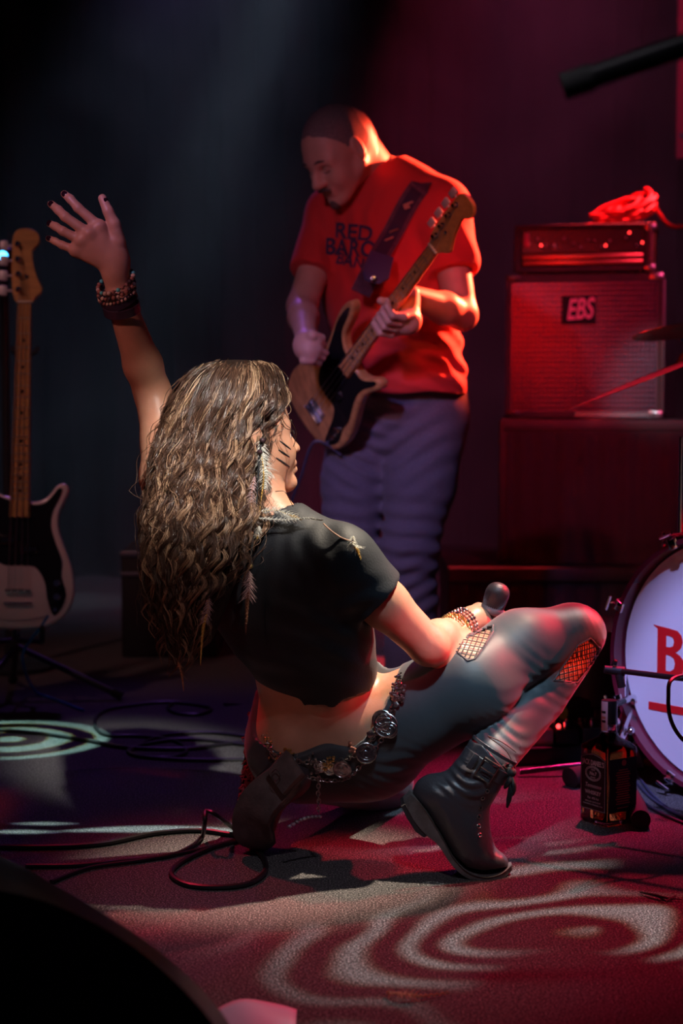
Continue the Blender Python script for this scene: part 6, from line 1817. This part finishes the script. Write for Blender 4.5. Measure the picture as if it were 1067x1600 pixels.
    t1('70cl  40% Vol', 0.0065, 0.056, F1, M_LW, lab1); t1('DISTILLED & BOTTLED BY', 0.0042, 0.048, F1, M_LW, lab1); t1('LYNCHBURG, TENNESSEE, U.S.A.', 0.0042, 0.042, F1, M_LW, lab1)
    b2 = MB(F2)
    for i in range(15):
        y = 0.120 - i * 0.0052; ww = 0.021 * (0.75 + 0.25 * ((i * 7) % 5) / 4) if i else 0.013
        b2.box((-ww, y, 0.0005), (ww, y + 0.0022, 0.0009))
    b2.box((-0.016, 0.038, 0.0005), (0.016, 0.0405, 0.0009))
    b2.lathe([(0.0065, 0.0005), (0.0065, 0.001), (0, 0.001)], 18, Matrix.Translation((0.002, 0.136, 0)))
    b2.build('label_print', M_LR, lab2)
    # tax stamp over the cap
    fr = lambda a, rr_, z: T_ @ Vector((rr_ * math.cos(a), rr_ * math.sin(a), z))
    vs = []; fs = []
    for i, z in enumerate((0.200, 0.212, 0.236, 0.255, 0.264)):
        for k in range(5): vs.append(fr(R(-195 + k * 13), 0.0186, z))
    for i in range(4):
        for k in range(4): fs.append((i * 5 + k, i * 5 + k + 1, i * 5 + 6 + k, i * 5 + 5 + k))
    st_ = MB().add(vs, fs).build('tax_stamp', M_STAMP, r_)
    for zz, m in ((0.218, M_LAB), (0.226, M_FRINGE if False else mat('stamp_orange', (0.6, 0.25, 0.15), rough=0.6)), (0.238, M_LAB)):
        vs = [fr(R(-190 + k * 11), 0.0189, zz + dz) for k in range(4) for dz in (0, 0.0055)]
        MB().add(vs, [(2 * k, 2 * k + 2, 2 * k + 3, 2 * k + 1) for k in range(3)]).build('stamp_print', m, st_)
    return r_
bottle()

# ------------------------------------------------------------------ clutter on the carpet at the right
# pedal board
pb = root('pedal_board', G(880, 1192), 'black guitar pedal board half hidden behind the boot', 'pedal board')
c0 = G(850, 1196); T_ = Matrix.Translation(c0) @ Matrix.Rotation(R(6), 4, 'Z')
pb.location = c0
MB(T_).rbox((-0.10, 0, 0.0), (0.20, 0.24, 0.045), 0.005).build('board', M_BLACKP, pb)
M_PINKP = mat('pink_pedal', (0.62, 0.25, 0.30), rough=0.3, metal=0.5); M_LILAC = mat('lilac_paper', (0.75, 0.68, 0.85), rough=0.6)
for i, (x, y, m) in enumerate(((-0.075, 0.02, M_PINKP), (0.0, 0.025, M_PINKP), (0.065, 0.02, M_BLACKP), (0.135, 0.03, M_BLACKP))):
    pd = MB(T_).rbox((x - 0.03, y, 0.045), (x + 0.03, y + 0.11, 0.085), 0.004).build('pedal', m, pb)
    for k in (-0.016, 0, 0.016):
        MB(T_).lathe([(0.006, 0.085), (0.006, 0.096), (0, 0.097)], 10, Matrix.Translation((x + k, y + 0.085, 0))).build('knob', M_CHROME if k else M_BLACKP, pd)
    MB(T_).lathe([(0.006, 0.085), (0.006, 0.100), (0, 0.101)], 12, Matrix.Translation((x, y + 0.03, 0))).build('foot_switch', M_CHROME, pd)
MB(T_).ball((0.045, 0.04, 0.09), 0.006, 8).build('indicator_light', M_LEDR, pb)
pp = root('paper_sheet', G(862, 1150), 'pale lilac sheet leaning behind the pedal board', 'paper')
q = G(852, 1160); pp.location = q
MB(Matrix.Translation(q) @ Matrix.Rotation(R(-30), 4, 'X')).box((-0.10, -0.001, 0.004), (0.05, 0.001, 0.15)).build('sheet', M_LILAC, pp)
# coiled cables and small hardware heap behind the bottle
rr = random.Random(21)
def coil(c, ra, rb, turns, r, m, lab, tilt=(0.3, 0.0), lift=0.0, cat='cable'):
    pts = []
    for k in range(turns * 12 + 1):
        a = 2 * PI * k / 12; q_ = k / (turns * 12)
        pts.append(Vector((ra * math.cos(a) * (1 + 0.08 * math.sin(a * 0.37 + 2)), rb * math.sin(a) * (1 + 0.1 * math.sin(a * 0.23)), r + lift + 0.006 * q_ * turns + max(0, tilt[0] * rb * (1 + math.sin(a)) + tilt[1] * ra * (1 + math.cos(a))))))
    T_ = Matrix.Translation(c)
    return tag(MB(T_).tube([Vector(p) for p in spline(pts, 3)], r, 7).build('cable', m), lab, cat)
coil(G(905, 1165), 0.085, 0.06, 4, 0.008, M_CABLE, 'thick black cable coil standing up behind the bottle', (1.7, 0.0))
coil(G(935, 1150), 0.06, 0.05, 3, 0.006, mat('dull_red_cable', (0.25, 0.02, 0.03), rough=0.4), 'dull red cable coil among the stands left of the drum', (1.5, 0.2))
ad = root('power_adapter', G(885, 1160), 'small black power box with yellow green sticker and red lamps', 'power box')
q = G(886, 1168); ad.location = q; T_ = Matrix.Translation(q) @ Matrix.Rotation(R(8), 4, 'Z')
MB(T_).rbox((-0.035, 0, 0), (0.075, 0.10, 0.13), 0.01).build('case', M_BLACKP, ad)
MB(T_ @ Matrix.Translation((-0.012, -0.001, 0.092)) @ Matrix.Rotation(R(90), 4, 'X')).lathe([(0.018, 0), (0.018, 0.002), (0, 0.002)], 20, Matrix.Diagonal((0.7, 1, 1, 1))).build('sticker', mat('yellow_green_sticker', (0.62, 0.72, 0.10), rough=0.5), ad)
MB(T_).ball((-0.005, -0.004, 0.035), 0.009, 10).ball((0.055, -0.004, 0.036), 0.010, 10).build('red_lamp', mat('soft_red_lens', (0.6, 0.03, 0.02), emit=(1, 0.04, 0.02), estr=1.6), ad)
# kick pedal hardware left of the drum
kp = root('hi_hat_stand', G(968, 1185), 'chrome hi-hat pedal and legs beside the bass drum', 'drum hardware')
kc = G(972, 1190); kp.location = kc
def K(px, py, d): return J(px, py, d)
MB().tube([K(963, 1172, 3.95), K(985, 1112, 4.05)], 0.006, 8).tube([K(955, 1190, 3.95), K(1000, 1085, 4.1)], 0.009, 8).build('rod', M_CHROME, kp)
MB().tube([K(952, 1105, 4.0), K(975, 1095, 4.0), K(990, 1090, 4.05)], 0.008, 8).build('hinge_bar', M_CHROME, kp)
for e in ((940, 1200), (985, 1215), (1000, 1160)):
    MB().tube([K(976, 1110, 4.05), G(e[0], e[1], 0.008)], 0.007, 8).build('leg', mat('dark_chrome', (0.3, 0.25, 0.3), rough=0.25, metal=1.0), kp)
MB().tube([K(976, 1110, 4.05), K(978, 1050, 4.08)], 0.009, 10).build('pole', MATS['dark_chrome'], kp)
MB().rbox((0, 0, 0), (0.07, 0.20, 0.012), 0.004, M=Matrix.Translation(G(962, 1205, 0.01)) @ Matrix.Rotation(R(14), 4, 'X')).build('foot_plate', MATS['dark_chrome'], kp)
for px_, py_, r_ in ((948, 1100, 0.010), (962, 1128, 0.011), (985, 1142, 0.010), (990, 1096, 0.008)):
    MB().ball(K(px_, py_, 4.0), r_, 10).build('wing_bolt', M_CHROME, kp)
# dark drum floor tom body hint behind: round case
tm = root('floor_tom', G(940, 1130), 'dark floor tom standing in the shadow behind the stands', 'drum')
tc = G(930, 1148); tm.location = tc
MB(Matrix.Translation(tc)).lathe([(0.16, 0.10), (0.165, 0.105), (0.165, 0.29), (0.16, 0.30), (0, 0.302)], 40).build('shell', M_SHELL if False else M_BLACKP, tm)
MB(Matrix.Translation(tc)).lathe([(0.160, 0.285), (0.171, 0.285), (0.171, 0.305), (0.160, 0.305)], 40).build('rim', MATS['dark_chrome'], tm)
for a in (200, 320, 80):
    MB(Matrix.Translation(tc)).tube([(0.172 * math.cos(R(a)), 0.172 * math.sin(R(a)), 0.24), (0.172 * math.cos(R(a)), 0.172 * math.sin(R(a)), 0.0)], 0.006, 8).build('leg', M_CHROME, tm)
# rod lying low: stand leg with rubber foot
rl = root('stand_leg', G(870, 1200), 'dark metal stand leg lying across the carpet to a rubber foot', 'stand leg')
a_, b_ = G(812, 1206, 0.012), G(925, 1193, 0.030); rl.location = a_
MB().tube([a_, b_], 0.0075, 10).build('tube', mat('blued_steel', (0.12, 0.10, 0.16), rough=0.25, metal=0.9), rl)
MB().tube([G(890, 1216, 0.022), G(925, 1204, 0.03)], [0.026, 0.018], 12).build('rubber_foot', MATS['black_rubber'], rl)
# dark drum stick butt or foot by the bottle
sf = MB().tube([G(1001, 1281, 0.022), G(996, 1262, 0.022), G(984, 1228, 0.03)], [0.021, 0.020, 0.012], 14).build('rubber_foot', MATS['black_rubber'])
tag(sf, 'round black rubber stand foot on the carpet just right of the bottle', 'stand foot')
MB
# cables right of the bottle
for i, pts in enumerate(([(984, 1170), (1000, 1215), (1030, 1252), (1075, 1282)], [(986, 1212), (1010, 1240), (1045, 1266), (1090, 1286)], [(978, 1222), (1004, 1252), (1040, 1274), (1085, 1292)])):
    cable([G(x, y, 0.004) for x, y in pts], 0.0035, ('thin violet cable lying farthest from the bottle towards the drum', 'middle of three thin cables right of the bottle', 'nearest of three thin cables right of the bottle')[i], m=mat('violet_black_cable', (0.05, 0.05, 0.09), rough=0.45))
tag(MB().tube([G(1010, 1190, 0.012), G(1045, 1200, 0.012), G(1075, 1198, 0.012)], 0.010, 8).build('cable', MATS['red_cable_jacket']), 'short run of bright red cable under the drum hoop', 'cable')

# ------------------------------------------------------------------ carpet cables left and centre
cable([G(x, y, 0.005) for x, y in ((-40, 1138), (60, 1146), (130, 1156), (200, 1168), (290, 1170), (360, 1162), (392, 1160))], 0.0055, 'black cable running in from the left edge past the light pattern')
cable([G(x, y, 0.005) for x, y in ((392, 1152), (330, 1145), (260, 1148), (215, 1165), (205, 1178), (250, 1184), (290, 1176), (275, 1158), (220, 1150), (165, 1148), (148, 1130), (165, 1110), (220, 1100), (262, 1097), (300, 1100), (330, 1107), (310, 1116), (275, 1114), (262, 1105), (270, 1099))], 0.005, 'black cable looping over the violet carpet behind the kneeling boot', n=7)
cable([G(x, y, 0.005) for x, y in ((395, 1187), (300, 1187), (225, 1182), (200, 1172), (240, 1160), (300, 1155), (395, 1166))], 0.005, 'black cable forming the lower loop left of the kneeling boot')
cable([G(x, y, 0.005) for x, y in ((-40, 1322), (60, 1324), (160, 1319), (240, 1303), (310, 1298), (365, 1305), (420, 1312))], 0.0055, 'black cable crossing the carpet nearest below the light streak')
cable([G(x, y, 0.005) for x, y in ((40, 1353), (120, 1352), (200, 1344), (262, 1338), (300, 1322), (316, 1308))] + [J(320, 1285, 3.45), J(322, 1268, 3.47), J(340, 1275, 3.46)] + [G(368, 1296, 0.005), G(410, 1320, 0.005)], 0.0048, 'black cable arching up off the carpet before the kneeling boot')
cable([G(x, y, 0.005) for x, y in ((80, 1378), (140, 1356), (230, 1343), (320, 1326), (380, 1312))] , 0.0042, 'thin black cable running diagonally from the floor monitor')
cable([G(x, y, 0.005) for x, y in ((384, 1310), (330, 1325), (282, 1348), (268, 1366), (290, 1382), (335, 1387), (385, 1382), (412, 1365), (414, 1345), (402, 1330))], 0.0055, 'black cable ring on the carpet below the kneeling boot')
cable([J(75, 962, 5.02), J(60, 985, 5.0), J(48, 1000, 5.05), J(35, 1030, 5.1), G(60, 1085, 0.004), G(130, 1110, 0.004)], 0.004, 'blue jack cable hanging from the white bass', m=mat('blue_cable', (0.03, 0.20, 0.55), rough=0.4))

# ------------------------------------------------------------------ things near the camera
# floor monitor, rounded, lower left
mo = root('floor_monitor', G(60, 1600), 'large black rounded floor monitor filling the lower left corner', 'floor monitor')
M_MON = mat('monitor_black', (0.003, 0.004, 0.005), rough=0.3, bump=0.15, bump_scale=200)
c = J(-120, 1500, 2.15); 
def edge_pts(pts, d): return [J(x, y, d) for x, y in pts]
outer = spline([(-120, 1300), (-40, 1318), (0, 1338), (50, 1362), (110, 1403), (175, 1447), (240, 1492), (300, 1543), (345, 1590), (375, 1640), (395, 1700), (400, 1760)], 3)
inner_ = spline([(-120, 1378), (-40, 1384), (0, 1392), (50, 1402), (110, 1424), (170, 1455), (228, 1494), (285, 1545), (330, 1596), (355, 1645), (372, 1705), (378, 1765)], 3)
vs = []; fs = []; K_ = len(outer)
for (ox, oy), (ix, iy) in zip(outer, inner_):
    a = J(ox, oy, 2.28); b2 = J(ix, iy, 2.06)
    m1 = lerp(a, b2, 0.5) + Vector((0.006, -0.004, 0.012))
    vs += [a, m1, b2, Vector((b2.x, b2.y, 0.0)), Vector((a.x, a.y, 0.0))]
for p in (J(-400, 1300, 2.28), J(-400, 1300, 2.17), J(-400, 1378, 2.06)): pass
for i in range(K_ - 1):
    for k in range(5): fs.append((i * 5 + k, i * 5 + (k + 1) % 5, i * 5 + 5 + (k + 1) % 5, i * 5 + 5 + k))
fs += [tuple(range(4, -1, -1)), tuple((K_ - 1) * 5 + k for k in range(5))]
for v in vs: v.z = max(v.z, 0.0)
MB().add(vs, fs).build('shell', M_MON, mo, angle=60)
# grille face set back inside the rim
gv = []; gf = []
for (ix, iy) in inner_:
    b2 = J(ix, iy, 2.055); gv += [Vector((b2.x, b2.y, max(0.0, b2.z - 0.004))), Vector((b2.x - 0.02, b2.y + 0.01, 0.0))]
ctr = len(gv)
for i in range(K_ - 1): gf.append((2 * i, 2 * i + 2, 2 * i + 3, 2 * i + 1))
MB().add(gv, gf).build('grille', M_CLOTH, mo)
# crumpled white cloth or paper beside it
pc_ = G(405, 1592); ps = root('paper_sheet', pc_, 'white sheet of paper on the carpet at the bottom edge beside the monitor', 'paper')
vs = []; fs = []; n_ = 12
for i in range(n_ + 1):
    for j in range(n_ + 1):
        u_, v2 = i / n_, j / n_; px_ = lerp(340, 480, u_) ; 
        p = Vector((lerp(-0.175, -0.045, u_), lerp(-0.25, -0.02, v2), 0)); p = Vector((p.x + pc_.x + 0.10, p.y + pc_.y + 0.045, 0))
        p.z = 0.003 + 0.018 * max(0, math.sin(PI * u_)) * (0.6 + 0.4 * v2) + 0.002 * math.sin(9 * u_ + 5 * v2)
        vs.append(p)
for i in range(n_):
    for j in range(n_): a = i * (n_ + 1) + j; fs.append((a, a + n_ + 1, a + n_ + 2, a + 1))
sh_ = MB().add(vs, fs).build('sheet', mat('white_paper', (0.72, 0.74, 0.85), rough=0.6), ps)
sd = sh_.modifiers.new('thick', 'SOLIDIFY'); sd.thickness = 0.0012
# microphone boom crossing the upper right, close to the camera
fb = root('microphone_stand', Vector((0.62, -1.55, 0)), 'tall black microphone stand whose blurred boom enters at the upper right', 'microphone stand')
A_, B_ = J(884, 134, 1.90), J(1220, 20, 1.86)
top_ = lerp(A_, B_, 1.0); base_ = Vector((top_.x, top_.y, 0)); fb.location = base_
MB().tube([A_, B_ + (B_ - A_) * 0.25], 0.0140, 16).build('boom', M_BLACKP, fb)
MB().tube([A_ - (B_ - A_).normalized() * 0.004, A_ + (B_ - A_).normalized() * 0.03], 0.0155, 16).build('boom_end', MATS['black_rubber'], fb)
MB().tube([top_ + Vector((0, 0, 0.03)), base_ + Vector((0, 0, 0.15))], 0.012, 12).build('pole', M_BLACKP, fb)
for a in (10, 130, 250):
    MB().tube([base_ + Vector((0, 0, 0.22)), base_ + Vector((0.28 * math.cos(R(a)), 0.28 * math.sin(R(a)), 0.010))], 0.009, 8).build('leg', M_BLACKP, fb)
# loose feather, small debris
lf = root('feather', G(650, 1552), 'single rust brown feather lying on the carpet near the bottom edge', 'feather')
q0 = G(702, 1551, 0.006)
feather([G(604, 1551, 0.006), G(625, 1553, 0.012), G(660, 1556, 0.008), G(702, 1551, 0.005)], 0.014, mat('rust_down', (0.55, 0.16, 0.10), rough=0.7), M_FO, lf, 'quill', seed=15, split=0.55, face=Vector((0, 0, 1)), nb=50)
tw = MB().tube([G(1000, 1394, 0.004), G(1025, 1399, 0.006), G(1045, 1404, 0.004), G(1064, 1405, 0.004)], [0.0015, 0.003, 0.0022, 0.001], 6).tube([G(1025, 1399, 0.006), G(1040, 1408, 0.004), G(1056, 1399, 0.004)], 0.0018, 5)
tag(tw.build('cable_tie', M_BLACKTHREAD), 'small black twist of cable tie on the carpet near the right edge', 'cable tie')
# banner edge at the upper right
bn = root('banner', J(1090, 246, 7.6), 'magenta banner whose edge hangs at the upper right corner', 'banner')
z0_, z1_ = Zp(246, 7.6), Zp(-260, 7.6); xb = J(1058, 100, 7.6).x; yb = J(1058, 100, 7.6).y
bn.location = (xb, yb, z0_)
MB().rbox((xb, yb, z0_), (xb + 0.7, yb + 0.004, z1_), 0.0015, 1).build('cloth', mat('magenta_banner', (0.62, 0.02, 0.10), rough=0.7), bn)
MB().tube([(xb - 0.02, yb, z1_ + 0.01), (xb + 0.72, yb, z1_ + 0.01)], 0.014, 10).build('top_bar', M_BLACKP, bn)
# pale mark printed low on the banner
MB().box((xb + 0.012, yb - 0.002, z0_ + 0.09), (xb + 0.05, yb - 0.0005, z0_ + 0.11)).build('printed_mark', mat('banner_grey', (0.12, 0.12, 0.2), rough=0.7), bn)
# blue stage lamp on a pole, far left
sl = root('stage_lamp', J(-4, 470, 5.6), 'small stage lamp with bright blue lens at the left edge', 'lamp')
lp = J(4, 400, 5.6); sl.location = (lp.x, lp.y + 0.03, 0)
MB().rbox((lp.x - 0.05, lp.y + 0.005, lp.z - 0.07), (lp.x + 0.03, lp.y + 0.14, lp.z + 0.03), 0.02, 3).build('housing', M_BLACKP, sl)
MB(Matrix.Translation(lp) @ Matrix.Rotation(R(90), 4, 'X')).lathe([(0.016, -0.008), (0.016, 0.0), (0.010, 0.006), (0, 0.008)], 20).build('lens', mat('blue_lens', (0.05, 0.3, 1.0), emit=(0.06, 0.45, 1.0), estr=9), sl)
MB().tube([(lp.x - 0.01, lp.y + 0.07, lp.z - 0.05), (lp.x - 0.01, lp.y + 0.07, 0.02)], 0.014, 10).build('pole', M_STAND, sl)
MB().lathe([(0.16, 0), (0.16, 0.015), (0.03, 0.03), (0.014, 0.04)], 28, Matrix.Translation((lp.x - 0.01, lp.y + 0.07, 0))).build('base', M_STAND, sl)
# ------------------------------------------------------------------ stage haze, filling the room behind the singer
hz = bpy.data.materials.new('stage_haze'); hz.use_nodes = True
N_h, L_h = hz.node_tree.nodes, hz.node_tree.links
for n_ in list(N_h): N_h.remove(n_)
out = N_h.new('ShaderNodeOutputMaterial'); vsn = N_h.new('ShaderNodeVolumeScatter')
vsn.inputs['Color'].default_value = (0.92, 0.93, 1, 1); vsn.inputs['Anisotropy'].default_value = 0.1
tc = N_h.new('ShaderNodeTexCoord'); nz = N_h.new('ShaderNodeTexNoise')
nz.inputs['Scale'].default_value = 1.3; nz.inputs['Detail'].default_value = 3.0; nz.inputs['Distortion'].default_value = 0.8
mr = N_h.new('ShaderNodeMapRange'); mr.inputs[1].default_value = 0.35; mr.inputs[2].default_value = 0.75
mr.inputs[3].default_value = 0.03; mr.inputs[4].default_value = 0.20
L_h.new(tc.outputs['Object'], nz.inputs['Vector']); L_h.new(nz.outputs[0], mr.inputs[0]); L_h.new(mr.outputs[0], vsn.inputs['Density'])
L_h.new(vsn.outputs[0], out.inputs['Volume'])
tag(MB().box((-4.4, 3.3, 0.02), (4.4, 5.15, 4.5)).build('haze', hz, smooth=False), 'thin stage smoke hanging behind the performers', 'smoke', kind='stuff')
SC.cycles.volume_step_rate = 2.0
SC.cycles.volume_max_steps = 64
